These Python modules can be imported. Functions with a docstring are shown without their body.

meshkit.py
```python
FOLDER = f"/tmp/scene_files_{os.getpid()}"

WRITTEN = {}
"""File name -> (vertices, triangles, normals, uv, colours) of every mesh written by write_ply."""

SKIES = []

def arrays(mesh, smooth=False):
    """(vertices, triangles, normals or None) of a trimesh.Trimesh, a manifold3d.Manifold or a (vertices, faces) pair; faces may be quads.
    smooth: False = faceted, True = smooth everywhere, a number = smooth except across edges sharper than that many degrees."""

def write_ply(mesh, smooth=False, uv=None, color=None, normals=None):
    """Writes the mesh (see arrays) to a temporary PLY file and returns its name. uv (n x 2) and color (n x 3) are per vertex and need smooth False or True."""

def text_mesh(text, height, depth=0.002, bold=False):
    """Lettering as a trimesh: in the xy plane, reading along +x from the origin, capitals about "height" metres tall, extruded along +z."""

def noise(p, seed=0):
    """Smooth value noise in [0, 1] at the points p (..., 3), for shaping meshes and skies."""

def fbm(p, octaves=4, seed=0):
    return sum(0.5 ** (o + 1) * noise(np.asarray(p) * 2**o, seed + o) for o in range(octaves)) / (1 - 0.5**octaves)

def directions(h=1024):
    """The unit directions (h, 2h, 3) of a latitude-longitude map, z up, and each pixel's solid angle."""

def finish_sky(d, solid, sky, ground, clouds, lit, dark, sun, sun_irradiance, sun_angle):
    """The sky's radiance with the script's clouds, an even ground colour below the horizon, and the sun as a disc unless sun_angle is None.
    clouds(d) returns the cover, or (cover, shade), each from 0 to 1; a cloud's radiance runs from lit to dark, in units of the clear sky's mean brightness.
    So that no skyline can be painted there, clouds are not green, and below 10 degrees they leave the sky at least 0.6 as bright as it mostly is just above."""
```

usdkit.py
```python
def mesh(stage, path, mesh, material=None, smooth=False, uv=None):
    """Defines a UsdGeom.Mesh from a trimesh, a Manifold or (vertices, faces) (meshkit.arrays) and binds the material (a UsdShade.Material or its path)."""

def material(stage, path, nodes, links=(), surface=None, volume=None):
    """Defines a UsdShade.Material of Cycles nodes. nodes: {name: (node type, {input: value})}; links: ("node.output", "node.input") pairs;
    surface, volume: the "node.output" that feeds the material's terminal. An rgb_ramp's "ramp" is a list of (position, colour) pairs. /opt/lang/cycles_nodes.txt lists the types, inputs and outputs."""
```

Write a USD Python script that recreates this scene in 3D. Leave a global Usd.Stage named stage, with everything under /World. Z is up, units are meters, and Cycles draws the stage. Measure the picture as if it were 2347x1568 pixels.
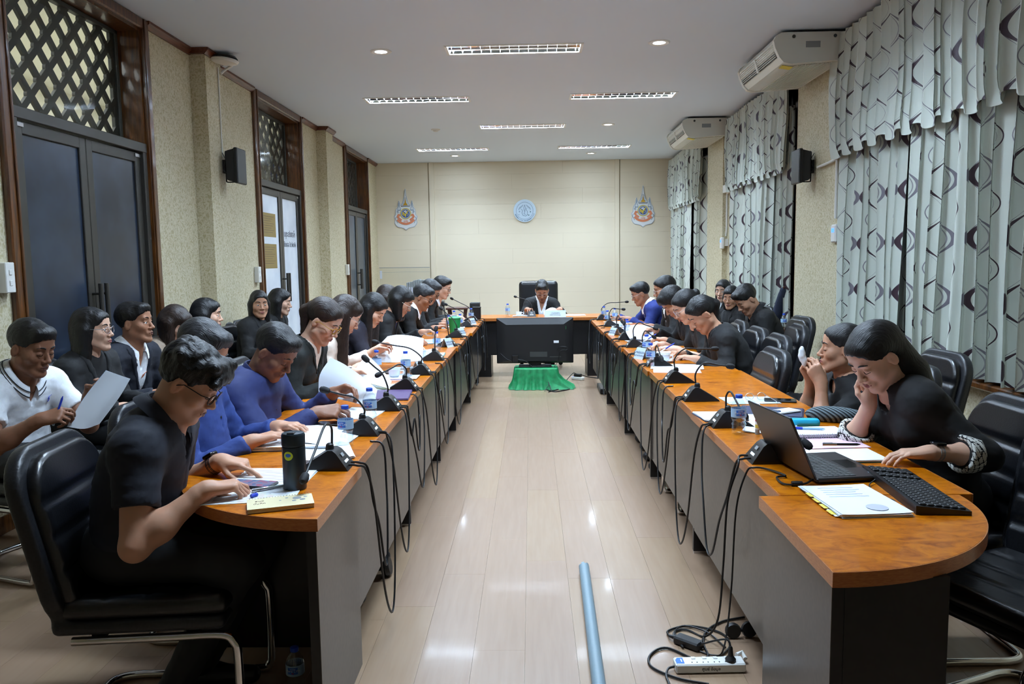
import math, glob, random
import numpy as np
import trimesh, manifold3d, shapely
import shapely.geometry as sg
from shapely import affinity
import meshkit, usdkit
from pxr import Usd, UsdGeom, UsdLux, UsdShade, Gf, Sdf, Vt

stage = Usd.Stage.CreateInMemory()
UsdGeom.SetStageUpAxis(stage, UsdGeom.Tokens.z)
UsdGeom.SetStageMetersPerUnit(stage, 1.0)
UsdGeom.Xform.Define(stage, '/World')
UsdGeom.Scope.Define(stage, '/World/Looks')

# ------------------------------------------------------------------ camera
cam = UsdGeom.Camera.Define(stage, '/World/camera')
cam.CreateHorizontalApertureAttr(36.0)
cam.CreateVerticalApertureAttr(36.0 * 1568 / 2347)
cam.CreateFocalLengthAttr(36.0 * 1825 / 2347)
cam.CreateClippingRangeAttr(Gf.Vec2f(0.05, 100))
cam.CreateExposureAttr(0.07)
_X = np.array([0.99962092, -0.01149622, -0.02501715])     # world axes seen by the camera (x right, y down, z forward)
_Y = np.array([0.02370216, -0.10298178, 0.9944008])
_Z = np.array([-0.01400816, -0.99461681, -0.10267026])
_R = np.stack([_X, _Y, _Z])
_r, _u, _b = _R[:, 0], -_R[:, 1], -_R[:, 2]
cam.AddTransformOp().Set(Gf.Matrix4d(*_r, 0, *_u, 0, *_b, 0, 0, 0, 1.48, 1))

# ------------------------------------------------------------------ light: the room's own lamps (see the fixtures) and a faint night sky
TUBE = 205.0         # radiance of the fluorescent panels
DOWN = 300.0         # radiance of the downlights
CORR = 9.0          # corridor lamp
_dome = UsdLux.DomeLight.Define(stage, '/World/night_sky')
_dome.CreateColorAttr(Gf.Vec3f(0.35, 0.45, 0.7)); _dome.CreateIntensityAttr(0.02)

def rect_light(name, x, y, z, w, h, inten, color):
    l = UsdLux.RectLight.Define(stage, '/World/' + name)
    l.CreateWidthAttr(w); l.CreateHeightAttr(h); l.CreateIntensityAttr(inten); l.CreateColorAttr(Gf.Vec3f(*color))
    l.CreateNormalizeAttr(False)
    l.AddTranslateOp().Set(Gf.Vec3d(x, y, z))
    return l

COOL = (0.70, 0.89, 1.11)
FIX = [(-0.13, 7.33), (-1.30, 9.49), (1.08, 9.47), (-0.10, 11.47), (-1.30, 13.69), (1.08, 13.66), (-1.30, 5.18), (1.08, 5.18), (-0.13, 3.02)]
DOWNS = [(-1.32, 7.32, 1), (1.14, 7.21, 1), (1.10, 11.44, 1), (-1.34, 14.5, 1.5), (1.09, 14.48, 1.5)]
CEIL = 3.35
for i, (x, y) in enumerate(FIX):
    rect_light('tube_light_%03d' % i, x, y, CEIL + 0.075, 1.14, 0.24, TUBE, COOL)
for i, (x, y, on) in enumerate(DOWNS):
    d = UsdLux.DiskLight.Define(stage, '/World/downlight_lamp_%03d' % i)
    d.CreateRadiusAttr(0.05); d.CreateIntensityAttr(DOWN * on); d.CreateColorAttr(Gf.Vec3f(0.70, 0.88, 1.10))
    d.AddTranslateOp().Set(Gf.Vec3d(x, y, CEIL - 0.012))
rect_light('corridor_lamp', -3.9, 7.0, 3.3, 0.5, 9.0, CORR, (0.9, 0.97, 1.0))

# ------------------------------------------------------------------ helpers
_names = {}
def numbered(path):
    k = _names.get(path, -1) + 1
    _names[path] = k
    return path if k == 0 else '%s_%03d' % (path, k)

def tag(prim, label=None, cat=None, group=None, kind=None):
    for k, v in (('label', label), ('category', cat), ('group', group), ('kind', kind)):
        if v: prim.SetCustomDataByKey(k, v)
    return prim

def thing(name, label, cat, loc=(0, 0, 0), rz=0.0, group=None, kind=None):
    p = numbered('/World/' + name)
    x = UsdGeom.Xform.Define(stage, p)
    x.AddTranslateOp().Set(Gf.Vec3d(*map(float, loc)))
    if rz: x.AddRotateZOp().Set(float(rz))
    tag(x.GetPrim(), label, cat, group, kind)
    return p

def put(parent, name, mesh, mat, smooth=30, label=None, kind=None, uv=None):
    p = numbered(parent + '/' + name)
    if isinstance(mesh, list): mesh = cat(mesh)
    m = usdkit.mesh(stage, p, mesh, mat, smooth=smooth, uv=uv)
    if hasattr(mesh, 'vertices') and uv is None: pass
    if label or kind: tag(m.GetPrim(), label, None, None, kind)
    return p

def solo(name, mesh, mat, label, cat_, smooth=30, group=None, kind=None, uv=None):
    p = put('/World', name, mesh, mat, smooth, uv=uv)
    tag(stage.GetPrimAtPath(p), label, cat_, group, kind)
    return p

def struct(name, mesh, mat, smooth=30, uv=None):
    return solo(name, mesh, mat, None, None, smooth, None, 'structure', uv)

def dup(src, loc, rz=0.0, label=None, group=None):
    base = src if src[-4] != '_' or not src[-3:].isdigit() else src[:-4]
    p = numbered(base)
    x = UsdGeom.Xform.Define(stage, p)
    x.GetPrim().GetReferences().AddInternalReference(src)
    x.ClearXformOpOrder()
    pr = x.GetPrim()
    pr.SetInstanceable(True)
    x.MakeMatrixXform().Set(Gf.Matrix4d().SetRotate(Gf.Rotation(Gf.Vec3d(0, 0, 1), float(rz))) * Gf.Matrix4d().SetTranslate(Gf.Vec3d(*map(float, loc))))
    tag(pr, label, None, group)
    return p

def cat(ms):
    vs, fs, n = [], [], 0
    for m in ms:
        v, f, _ = meshkit.arrays(m)
        vs.append(v); fs.append(f + n); n += len(v)
    return trimesh.Trimesh(np.vstack(vs), np.vstack(fs), process=False)

def xform(m, R=None, t=None):
    v, f, _ = meshkit.arrays(m)
    if R is not None: v = v @ np.asarray(R).T
    if t is not None: v = v + np.asarray(t)
    return trimesh.Trimesh(v, f, process=False)

def rot(ax, deg):
    a = math.radians(deg); c, s = math.cos(a), math.sin(a)
    return np.array({'x': [[1, 0, 0], [0, c, -s], [0, s, c]], 'y': [[c, 0, s], [0, 1, 0], [-s, 0, c]], 'z': [[c, -s, 0], [s, c, 0], [0, 0, 1]]}[ax])

_BF = None
def box(x0, x1, y0, y1, z0, z1, b=0.0):
    """A box, its edges chamfered by b."""
    lo, hi = np.minimum([x0, y0, z0], [x1, y1, z1]).astype(float), np.maximum([x0, y0, z0], [x1, y1, z1]).astype(float)
    if b <= 0:
        m = trimesh.creation.box(hi - lo); m.apply_translation((lo + hi) / 2); return m
    b = min(b, (hi - lo).min() * 0.45)
    P = []
    for sx in (0, 1):
        for sy in (0, 1):
            for sz in (0, 1):
                c = np.where([sx, sy, sz], hi, lo); s = np.where([sx, sy, sz], -1, 1) * b
                for k in range(3):
                    d = s.copy(); d[k] = 0; P.append(c + d)
    m = manifold3d.Manifold.hull_points(np.array(P))
    return xform(m)

def hull(pts): return xform(manifold3d.Manifold.hull_points(np.asarray(pts, float)))

def tube(pts, r, sides=8, caps=True):
    p = np.asarray(pts, float); n = len(p)
    r = np.broadcast_to(np.asarray(r, float), (n,))
    t = np.gradient(p, axis=0); t /= np.linalg.norm(t, axis=1, keepdims=True) + 1e-12
    a = np.zeros_like(t)
    ref = np.array([0, 0, 1.0]) if abs(t[0, 2]) < 0.9 else np.array([1.0, 0, 0])
    a[0] = np.cross(t[0], ref); a[0] /= np.linalg.norm(a[0])
    for i in range(1, n):
        w = a[i - 1] - t[i] * (a[i - 1] @ t[i]); a[i] = w / (np.linalg.norm(w) + 1e-12)
    b = np.cross(t, a)
    ang = np.arange(sides) * 2 * np.pi / sides
    v = (p[:, None] + r[:, None, None] * (np.cos(ang)[None, :, None] * a[:, None] + np.sin(ang)[None, :, None] * b[:, None])).reshape(-1, 3)
    i, j = np.meshgrid(np.arange(n - 1), np.arange(sides), indexing='ij')
    q = np.stack([i * sides + j, i * sides + (j + 1) % sides, (i + 1) * sides + (j + 1) % sides, (i + 1) * sides + j], -1).reshape(-1, 4)
    f = np.vstack([q[:, [0, 1, 2]], q[:, [0, 2, 3]]])
    if caps:
        v = np.vstack([v, p[:1], p[-1:]]); c0, c1 = n * sides, n * sides + 1; k = np.arange(sides)
        f = np.vstack([f, np.stack([np.full(sides, c0), (k + 1) % sides, k], 1), np.stack([np.full(sides, c1), (n - 1) * sides + k, (n - 1) * sides + (k + 1) % sides], 1)])
    return trimesh.Trimesh(v, f, process=False)

def spline(pts, n=24):
    """Catmull-Rom through the points."""
    p = np.asarray(pts, float); P = np.vstack([2 * p[0] - p[1], p, 2 * p[-1] - p[-2]]); out = []
    m = max(2, n // (len(p) - 1))
    for i in range(len(p) - 1):
        a, b, c, d = P[i:i + 4]
        for t in np.linspace(0, 1, m, endpoint=False):
            out.append(0.5 * (2 * b + (c - a) * t + (2 * a - 5 * b + 4 * c - d) * t * t + (3 * b - a - 3 * c + d) * t ** 3))
    return np.array(out + [p[-1]])

def lathe(prof, n=24, closed=False):
    """Revolves (radius, z) pairs round z."""
    pr = np.asarray(prof, float); m = len(pr); a = np.arange(n) * 2 * np.pi / n
    v = np.stack([pr[:, 0][:, None] * np.cos(a), pr[:, 0][:, None] * np.sin(a), np.broadcast_to(pr[:, 1][:, None], (m, n))], -1).reshape(-1, 3)
    i, j = np.meshgrid(np.arange(m - 1), np.arange(n), indexing='ij')
    q = np.stack([i * n + j, i * n + (j + 1) % n, (i + 1) * n + (j + 1) % n, (i + 1) * n + j], -1).reshape(-1, 4)
    return trimesh.Trimesh(v, np.vstack([q[:, [0, 1, 2]], q[:, [0, 2, 3]]]), process=False)

def extr(poly, h, z0=0.0):
    """Extrudes a shapely polygon (xy) by h along z."""
    gs = [g for g in getattr(poly, 'geoms', [poly]) if g.area > 1e-9]
    ms = [trimesh.creation.extrude_polygon(g, h, engine='earcut') for g in gs]
    m = cat(ms); m.vertices[:, 2] += z0
    return m

def sweep_profile(prof, x0, x1, axis='y'):
    """Extrudes a closed profile (list of (x, z)) along y from x0 to x1."""
    m = extr(sg.Polygon(prof), x1 - x0)
    v = np.array(m.vertices)
    m.vertices = np.stack([v[:, 0], x1 - v[:, 2], v[:, 1]], 1)
    return m

def text(t, h, depth=0.001, font='Inter', mirror=False):
    from PIL import Image, ImageDraw, ImageFont
    fs = [f for f in glob.glob('/opt/blender-*/*/datafiles/fonts/*') if font in f]
    if not fs: return meshkit.text_mesh(t, h, depth)
    f = ImageFont.truetype(fs[0], 80)
    x0, y0, x1, y1 = f.getbbox(t, anchor='ls')
    im = Image.new('L', (x1 - x0 + 8, y1 - y0 + 8))
    ImageDraw.Draw(im).text((4 - x0, 4 - y0), t, 255, f, anchor='ls')
    on = np.pad(np.asarray(im) > 127, ((0, 0), (1, 1))).astype(np.int8)
    r, s = np.nonzero(np.diff(on, axis=1) == 1); e = np.nonzero(np.diff(on, axis=1) == -1)[1]
    sh = shapely.union_all(shapely.box(s, -r - 1, e, -r)).buffer(0.6).buffer(-0.6).simplify(0.9)
    k = h / 58.0
    sh = affinity.affine_transform(sh, [-k if mirror else k, 0, 0, k, 0, 0])
    m = extr(sh, depth)
    m.vertices[:, 0] -= m.vertices[:, 0].mean() if False else (m.bounds[0, 0] + m.bounds[1, 0]) / 2
    m.vertices[:, 1] -= (m.bounds[0, 1] + m.bounds[1, 1]) / 2
    if mirror: m.faces = m.faces[:, ::-1]
    return m

def frame(origin, X, Y):
    """Matrix rows->columns for local axes X, Y, Z=XxY."""
    X = np.asarray(X, float); X /= np.linalg.norm(X); Y = np.asarray(Y, float); Y = Y - X * (X @ Y); Y /= np.linalg.norm(Y)
    return np.stack([X, Y, np.cross(X, Y)], 1), np.asarray(origin, float)

def on(m, origin, X, Y):
    R, t = frame(origin, X, Y); return xform(m, R, t)

# ------------------------------------------------------------------ materials
def lin(c):
    c = c.lstrip('#'); s = [int(c[i:i + 2], 16) / 255 for i in (0, 2, 4)]
    return tuple(x / 12.92 if x < 0.04045 else ((x + 0.055) / 1.055) ** 2.4 for x in s)

LK = '/World/Looks/'
M = {}
def plain(name, col, rough=0.5, metal=0.0, bump=0.0, bscale=200.0, coat=0.0, spec=None, sheen=0.0, sub=0.0):
    col = lin(col) if isinstance(col, str) else col
    p = {'base_color': col, 'roughness': rough, 'metallic': metal}
    if coat: p['coat_weight'] = coat; p['coat_roughness'] = 0.05
    if spec is not None: p['specular_ior_level'] = spec
    if sheen: p['sheen_weight'] = sheen; p['sheen_roughness'] = 0.5
    if sub: p['subsurface_weight'] = sub; p['subsurface_radius'] = (1.0, 0.35, 0.2); p['subsurface_scale'] = 0.006
    nodes = {'p': ('principled_bsdf', p)}; links = []
    if bump:
        nodes['t'] = ('texture_coordinate', {}); nodes['n'] = ('noise_texture', {'scale': bscale, 'detail': 3.0})
        nodes['b'] = ('bump', {'strength': bump, 'distance': 0.002})
        links = [('t.object', 'n.vector'), ('n.fac', 'b.height'), ('b.normal', 'p.normal')]
    M[name] = usdkit.material(stage, LK + name, nodes, links, surface='p.BSDF')
    return M[name]

def noisy(name, stops, scale=8.0, detail=4.0, rough=0.5, stretch=(1, 1, 1), bump=0.0, coat=0.0, distort=0.0, spec=None, wear=None):
    """A principled material coloured by a stretched noise through a colour ramp; object space."""
    stops = [(a, lin(c) if isinstance(c, str) else c) for a, c in stops]
    p = {'roughness': rough}
    if coat: p['coat_weight'] = coat; p['coat_roughness'] = 0.08
    if spec is not None: p['specular_ior_level'] = spec
    nodes = {'t': ('texture_coordinate', {}), 'm': ('mapping', {'scale': stretch}), 'n': ('noise_texture', {'scale': scale, 'detail': detail, 'distortion': distort}),
             'r': ('rgb_ramp', {'ramp': stops}), 'p': ('principled_bsdf', p)}
    links = [('t.object', 'm.vector'), ('m.vector', 'n.vector'), ('n.fac', 'r.fac'), ('r.color', 'p.base_color')]
    if bump:
        nodes['b'] = ('bump', {'strength': bump, 'distance': 0.003}); links += [('n.fac', 'b.height'), ('b.normal', 'p.normal')]
    M[name] = usdkit.material(stage, LK + name, nodes, links, surface='p.BSDF')
    return M[name]

plain('ceiling_white', '#dee9f5', 0.9)
plain('board_cream', '#e2d6bd', 0.6)
plain('joint_backing', '#c8bca3', 0.8)  # darker cream of the backing that shows in board and plank joints
noisy('casing_wood', [(0.3, '#381b0c'), (0.5, '#54300f'), (0.7, '#6d4019')], 9, 5, 0.32, (6, 6, 0.6), coat=0.3)
noisy('crown_wood', [(0.3, '#43200f'), (0.5, '#5e2d15'), (0.75, '#73391c')], 9, 5, 0.4, (6, 0.6, 6), coat=0.2)
plain('door_metal', '#3b3833', 0.38, 0.35)
noisy('glass_navy', [(0.35, '#161d29'), (0.55, '#222c3b'), (0.7, '#2b3646')], 2.2, 4, 0.26, spec=0.6)
noisy('glass_slate', [(0.35, '#39434c'), (0.65, '#4a555f')], 2.2, 4, 0.3)
noisy('glass_white', [(0.35, '#c9d0da'), (0.55, '#d8dee6'), (0.7, '#e2e7ec')], 2.5, 3, 0.35)
plain('lattice_dark', '#33342d', 0.6)
plain('corridor_cream', '#efede2', 0.8)
plain('gold_paper', '#8d7847', 0.7)
plain('print_grey', '#5d636c', 0.7)
plain('black_plastic', '#131315', 0.38, bump=0.15, bscale=900)
plain('matte_black', '#0d0d0f', 0.6)
plain('soft_black', '#101013', 0.75)
plain('white_plastic', '#e8e7e2', 0.35)
plain('ac_white', '#dcdcd2', 0.35)
plain('ac_dark', '#3a3d3c', 0.5)
plain('grey_plastic', '#8e9394', 0.5)
plain('chrome', (0.75, 0.75, 0.76), 0.12, 1.0)
plain('steel', (0.6, 0.6, 0.62), 0.3, 1.0)
plain('louvre_metal', (0.92, 0.93, 0.95), 0.45, 0.0)
plain('mirror_metal', (0.78, 0.8, 0.84), 0.1, 1.0)
noisy('leather_black', [(0.3, '#0d0e11'), (0.7, '#15161a')], 140, 3, 0.3, bump=0.12, spec=0.6)
noisy('leather_dull', [(0.3, '#151619'), (0.7, '#202126')], 140, 3, 0.42, bump=0.12)
plain('paper_white', '#eaf0f6', 0.8)
plain('paper_cream', '#d9cda6', 0.8)
plain('paper_pink', '#e8c6da', 0.8)
plain('paper_blue', '#bfd3e6', 0.8)
plain('card_pale', '#b4c4d2', 0.6)
plain('paper_grey', '#c3c6d6', 0.8)
plain('paper_teal', '#3f8b96', 0.7)
plain('paper_yellow', '#e8d660', 0.8)
plain('ink', '#5b6474', 0.8)
plain('folder_navy', '#2a3252', 0.5)
plain('folder_purple', '#4b3561', 0.6, bump=0.2, bscale=400)
plain('label_blue', '#2f6fd0', 0.4)
plain('label_sky', '#a3c6e6', 0.4)
plain('cap_blue', '#2b57d6', 0.35)
plain('label_red', '#c2305a', 0.4)
plain('white_print', '#f2f6fb', 0.5)
plain('thermos_navy', '#26343e', 0.33, 0.2)
plain('lime', '#c7d92e', 0.5)
plain('green_bin', '#178a4c', 0.45)
noisy('green_cloth', [(0.3, '#0d6c3c'), (0.7, '#1a8f53')], 20, 3, 0.6, spec=0.4)
plain('pvc_grey', '#7e929b', 0.4, bump=0.2, bscale=60)
plain('cyan_plastic', '#22b4dc', 0.4)
plain('navy_cloth', '#1a2236', 0.85)
plain('pen_blue', '#2743c4', 0.35)
plain('screen_blue', '#3a5c8c', 0.15)
plain('screen_dark', '#0b0d10', 0.12)
plain('porcelain', '#dfe8f2', 0.18)
plain('rubber_black', '#0b0b0c', 0.5)
plain('brown_wood', '#4a2417', 0.45)
plain('gold', '#c99a1c', 0.4)
plain('orange', '#d9845f', 0.6)
plain('emblem_white', '#e3e6e8', 0.55)
plain('emblem_blue', '#2f4f93', 0.5)
plain('emblem_ring', '#9aa3b6', 0.5)
plain('emblem_yellow', '#d9c13a', 0.5)
plain('emblem_grey', '#8d99a6', 0.6)
plain('seal_white', '#cfe2f0', 0.5)
plain('seal_line', '#7c93a8', 0.6)
plain('seal_green', '#4e7c7c', 0.6)
plain('night_black', '#05060a', 0.1)
plain('curtain_black', '#0a0a0b', 0.9)
plain('smoke_white', '#d8d6cf', 0.6)

# see-through ones: plain transparency with a sheen from outside only
def clear(name, tint, ior, rough):
    M[name] = usdkit.material(stage, LK + name, {'f': ('fresnel', {'IOR': ior}), 'g0': ('geometry', {}), 'i': ('math', {'math_type': 'subtract', 'value1': 1.0}), 'k': ('math', {'math_type': 'multiply_add', 'value3': 0.07 if 'plastic' in name else 0.0}),
        'a': ('transparent_bsdf', {'color': tint}), 'g': ('glossy_bsdf', {'roughness': rough, 'color': (1, 1, 1)}), 'x': ('mix_closure', {})},
        [('g0.backfacing', 'i.value2'), ('f.fac', 'k.value1'), ('i.value', 'k.value2'), ('k.value', 'x.fac'), ('a.BSDF', 'x.closure1'), ('g.BSDF', 'x.closure2')], surface='x.closure')
clear('clear_plastic', (0.96, 0.98, 1.0), 1.6, 0.12)
clear('acrylic', (0.95, 0.96, 0.95), 1.3, 0.05)
clear('lens', (0.95, 0.96, 0.98), 1.4, 0.03)
M['lamp_white'] = usdkit.material(stage, LK + 'lamp_white', {'e': ('emission', {'color': (0.86, 0.93, 1.0), 'strength': 14.0})}, surface='e.emission')
M['led_blue'] = usdkit.material(stage, LK + 'led_blue', {'e': ('emission', {'color': (0.05, 0.15, 1.0), 'strength': 4.0})}, surface='e.emission')
M['led_red'] = usdkit.material(stage, LK + 'led_red', {'e': ('emission', {'color': (1.0, 0.05, 0.05), 'strength': 1.2})}, surface='e.emission')
M['phone_screen'] = usdkit.material(stage, LK + 'phone_screen', {'t': ('texture_coordinate', {}), 'v': ('voronoi_texture', {'scale': 60.0}), 'r': ('rgb_ramp', {'ramp': [(0.0, (0.1, 0.2, 0.6)), (0.5, (0.35, 0.5, 0.85)), (1.0, (0.7, 0.2, 0.35))]}),
    'e': ('emission', {'strength': 0.6})}, [('t.object', 'v.vector'), ('v.color', 'r.fac'), ('r.color', 'e.color')], surface='e.emission')

# wallpaper: cream damask scrolls on a yellow ground, woven relief
def wallpaper(name, ground, fig, scale):
    M[name] = usdkit.material(stage, LK + name, {
        't': ('texture_coordinate', {}), 'n0': ('noise_texture', {'scale': 14.0 * scale, 'detail': 1.0}), 'ad': ('vector_math', {'math_type': 'multiply_add', 'vector2': (0.12, 0.12, 0.12)}),
        'v': ('voronoi_texture', {'scale': 26.0 * scale, 'feature': 'smooth_f1' if False else 'distance_to_edge'}), 'n': ('noise_texture', {'scale': 42.0 * scale, 'detail': 2.0, 'distortion': 1.8}),
        'mx': ('math', {'math_type': 'multiply_add', 'value2': -0.9}), 'r': ('rgb_ramp', {'ramp': [(0.20, lin(ground)), (0.50, lin(fig))]}),
        'b': ('bump', {'strength': 0.35, 'distance': 0.002}), 'p': ('principled_bsdf', {'roughness': 0.55, 'specular_ior_level': 0.4})},
        [('t.object', 'n0.vector'), ('n0.color', 'ad.vector1'), ('t.object', 'ad.vector3'), ('ad.vector', 'v.vector'), ('t.object', 'n.vector'), ('v.distance', 'mx.value1'), ('n.fac', 'mx.value3'),
         ('mx.value', 'r.fac'), ('r.color', 'p.base_color'), ('mx.value', 'b.height'), ('b.normal', 'p.normal')], surface='p.BSDF')
wallpaper('wallpaper', '#b7ab84', '#d4cbb0', 1.0)

# table: burled orange veneer under lacquer
M['burl'] = usdkit.material(stage, LK + 'burl', {
    't': ('texture_coordinate', {}), 'm': ('mapping', {'scale': (7.0, 13.0, 7.0), 'rotation': (0, 0, 0.5)}), 'n': ('noise_texture', {'scale': 1.6, 'detail': 7.0, 'roughness': 0.66, 'distortion': 1.3}),
    'r': ('rgb_ramp', {'ramp': [(0.25, lin('#7a3304')), (0.42, lin('#a85903')), (0.55, lin('#bd6b04')), (0.75, lin('#ca7c0a'))]}),
    'p': ('principled_bsdf', {'roughness': 0.3, 'coat_weight': 0.16, 'coat_roughness': 0.06, 'specular_ior_level': 0.25})},
    [('t.object', 'm.vector'), ('m.vector', 'n.vector'), ('n.fac', 'r.fac'), ('r.color', 'p.base_color')], surface='p.BSDF')
noisy('burl_edge', [(0.3, '#a55c27'), (0.7, '#b87036')], 20, 4, 0.3, (3, 3, 12), coat=0.2)
noisy('taupe', [(0.3, '#4a443e'), (0.7, '#544d46')], 60, 4, 0.32)
noisy('panel_black', [(0.3, '#0e0e11'), (0.7, '#15161a')], 60, 4, 0.34)
for k, (a, b) in enumerate([('#937861', '#997f69'), ('#94795f', '#9a8168'), ('#917660', '#987e68')]):
    noisy('plank_%d' % k, [(0.3, a), (0.7, b)], 3.0, 6, 0.3, (14, 1.0, 1), coat=0.12, distort=0.5)
# ================================================================== the room
XL, XR, YB, YF = -2.96, 2.75, 15.45, -1.6
rng = random.Random(4)

# floor: laminate planks running away from the camera
fl = struct('floor', box(XL - 0.25, XR + 0.25, YF, YB + 0.1, -0.06, -0.004), M['joint_backing'])
PW, PL = 0.195, 1.215
far_planks = [[], [], []]
ncol = int(math.ceil((XR - XL + 0.4) / PW))
for c in range(ncol):
    x0 = XL - 0.2 + c * PW
    off = rng.random() * PL
    y = 1.55 - off
    while y < YB:
        y1 = min(y + PL, YB + 0.05); g = 0.0003
        m = box(x0 + g, x0 + PW - g, y + g, y1 - g, -0.006, rng.uniform(-0.0002, 0.0), 0.0003)
        k = rng.randrange(3)
        if y1 < 9.4 and y1 > 1.9 and (-2.75 < x0 < 2.3):
            put(fl, 'plank', m, M['plank_%d' % k], False)
        else:
            far_planks[k].append(m)
        y = y1
for k in range(3):
    put(fl, 'plank_field', far_planks[k], M['plank_%d' % k], False, kind='stuff')
put(fl, 'plank_field', box(XL - 0.2, XR + 0.2, YF, 1.4, -0.006, 0.0), M['plank_0'], False, kind='stuff')

# ceiling with the recesses of the light fixtures
hole = sg.box(XL - 0.3, YF, XR + 0.3, YB + 0.1)
FW, FD = 1.20, 0.30
for x, y in FIX: hole = hole.difference(sg.box(x - FW / 2, y - FD / 2, x + FW / 2, y + FD / 2))
struct('ceiling', [extr(hole, 0.02, CEIL), box(XL - 0.3, XR + 0.3, YF, YB + 0.1, CEIL + 0.12, CEIL + 0.14)], M['ceiling_white'], False)

# left wall, with three door openings and two pilasters
DOORS = [(4.55, 6.20), (8.72, 10.35), (12.86, 14.52)]
segs, y0 = [], YF
for a, b in DOORS:
    segs.append(box(XL - 0.24, XL, y0, a, 0, CEIL)); y0 = b
segs.append(box(XL - 0.24, XL, y0, YB + 0.1, 0, CEIL))
wl = struct('wall_left', segs, M['wallpaper'], False)
for a, b in ((7.09, 7.44), (11.2, 11.57)):
    put(wl, 'pilaster', box(XL, -2.82, a, b, 0, CEIL), M['wallpaper'], False)
struct('wall_front', box(XL - 0.3, XR + 0.3, YF - 0.1, YF, 0, CEIL), M['wallpaper'], False)

# right wall with three curtained windows and two pilasters
WINS = [(4.15, 6.98), (8.30, 10.72), (12.38, 15.2)]
SILL, WTOP = 0.72, 3.27
segs, y0 = [], YF
for a, b in WINS:
    segs += [box(XR, XR + 0.24, y0, a, 0, CEIL), box(XR, XR + 0.24, a, b, 0, SILL), box(XR, XR + 0.24, a, b, WTOP, CEIL)]; y0 = b
segs.append(box(XR, XR + 0.24, y0, YB + 0.1, 0, CEIL))
wr = struct('wall_right', segs, M['wallpaper'], False)
for a, b in ((7.06, 8.22), (11.33, 12.30)):
    put(wr, 'pilaster', box(2.685, XR, a, b, 0, CEIL), M['wallpaper'], False)

# back wall: painted boards with fine joints, a raised middle field with grooves beside it
wb = struct('wall_back', box(XL - 0.3, XR + 0.3, YB + 0.012, YB + 0.15, 0, CEIL), M['joint_backing'], False)
BH = 0.283
for (xa, xb, d, cuts) in ((XL - 0.01, -1.955, 0.0, []), (-1.935, -1.84, 0.03, None), (-1.84, 1.615, 0.0, [-0.35, 0.62, -1.0, 0.2, 1.0]), (1.615, 1.695, 0.03, None), (1.715, XR + 0.01, 0.0, [])):
    if cuts is None:
        put(wb, 'strip', box(xa, xb, YB - d, YB + 0.014, 0, CEIL, 0.003), M['board_cream'], False); continue
    z, r = 0.0, 0
    while z < CEIL - 0.01:
        z1 = min(z + BH, CEIL); e = [xa] + ([cuts[r % len(cuts)]] if cuts else []) + [xb]
        for i in range(len(e) - 1):
            put(wb, 'board', box(e[i] + 0.0007, e[i + 1] - 0.0007, YB + rng.uniform(-0.0006, 0.0004), YB + 0.014, z + 0.0004, z1 - 0.0004, 0.0006), M['board_cream'], False)
        z = z1; r += 1

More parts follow.
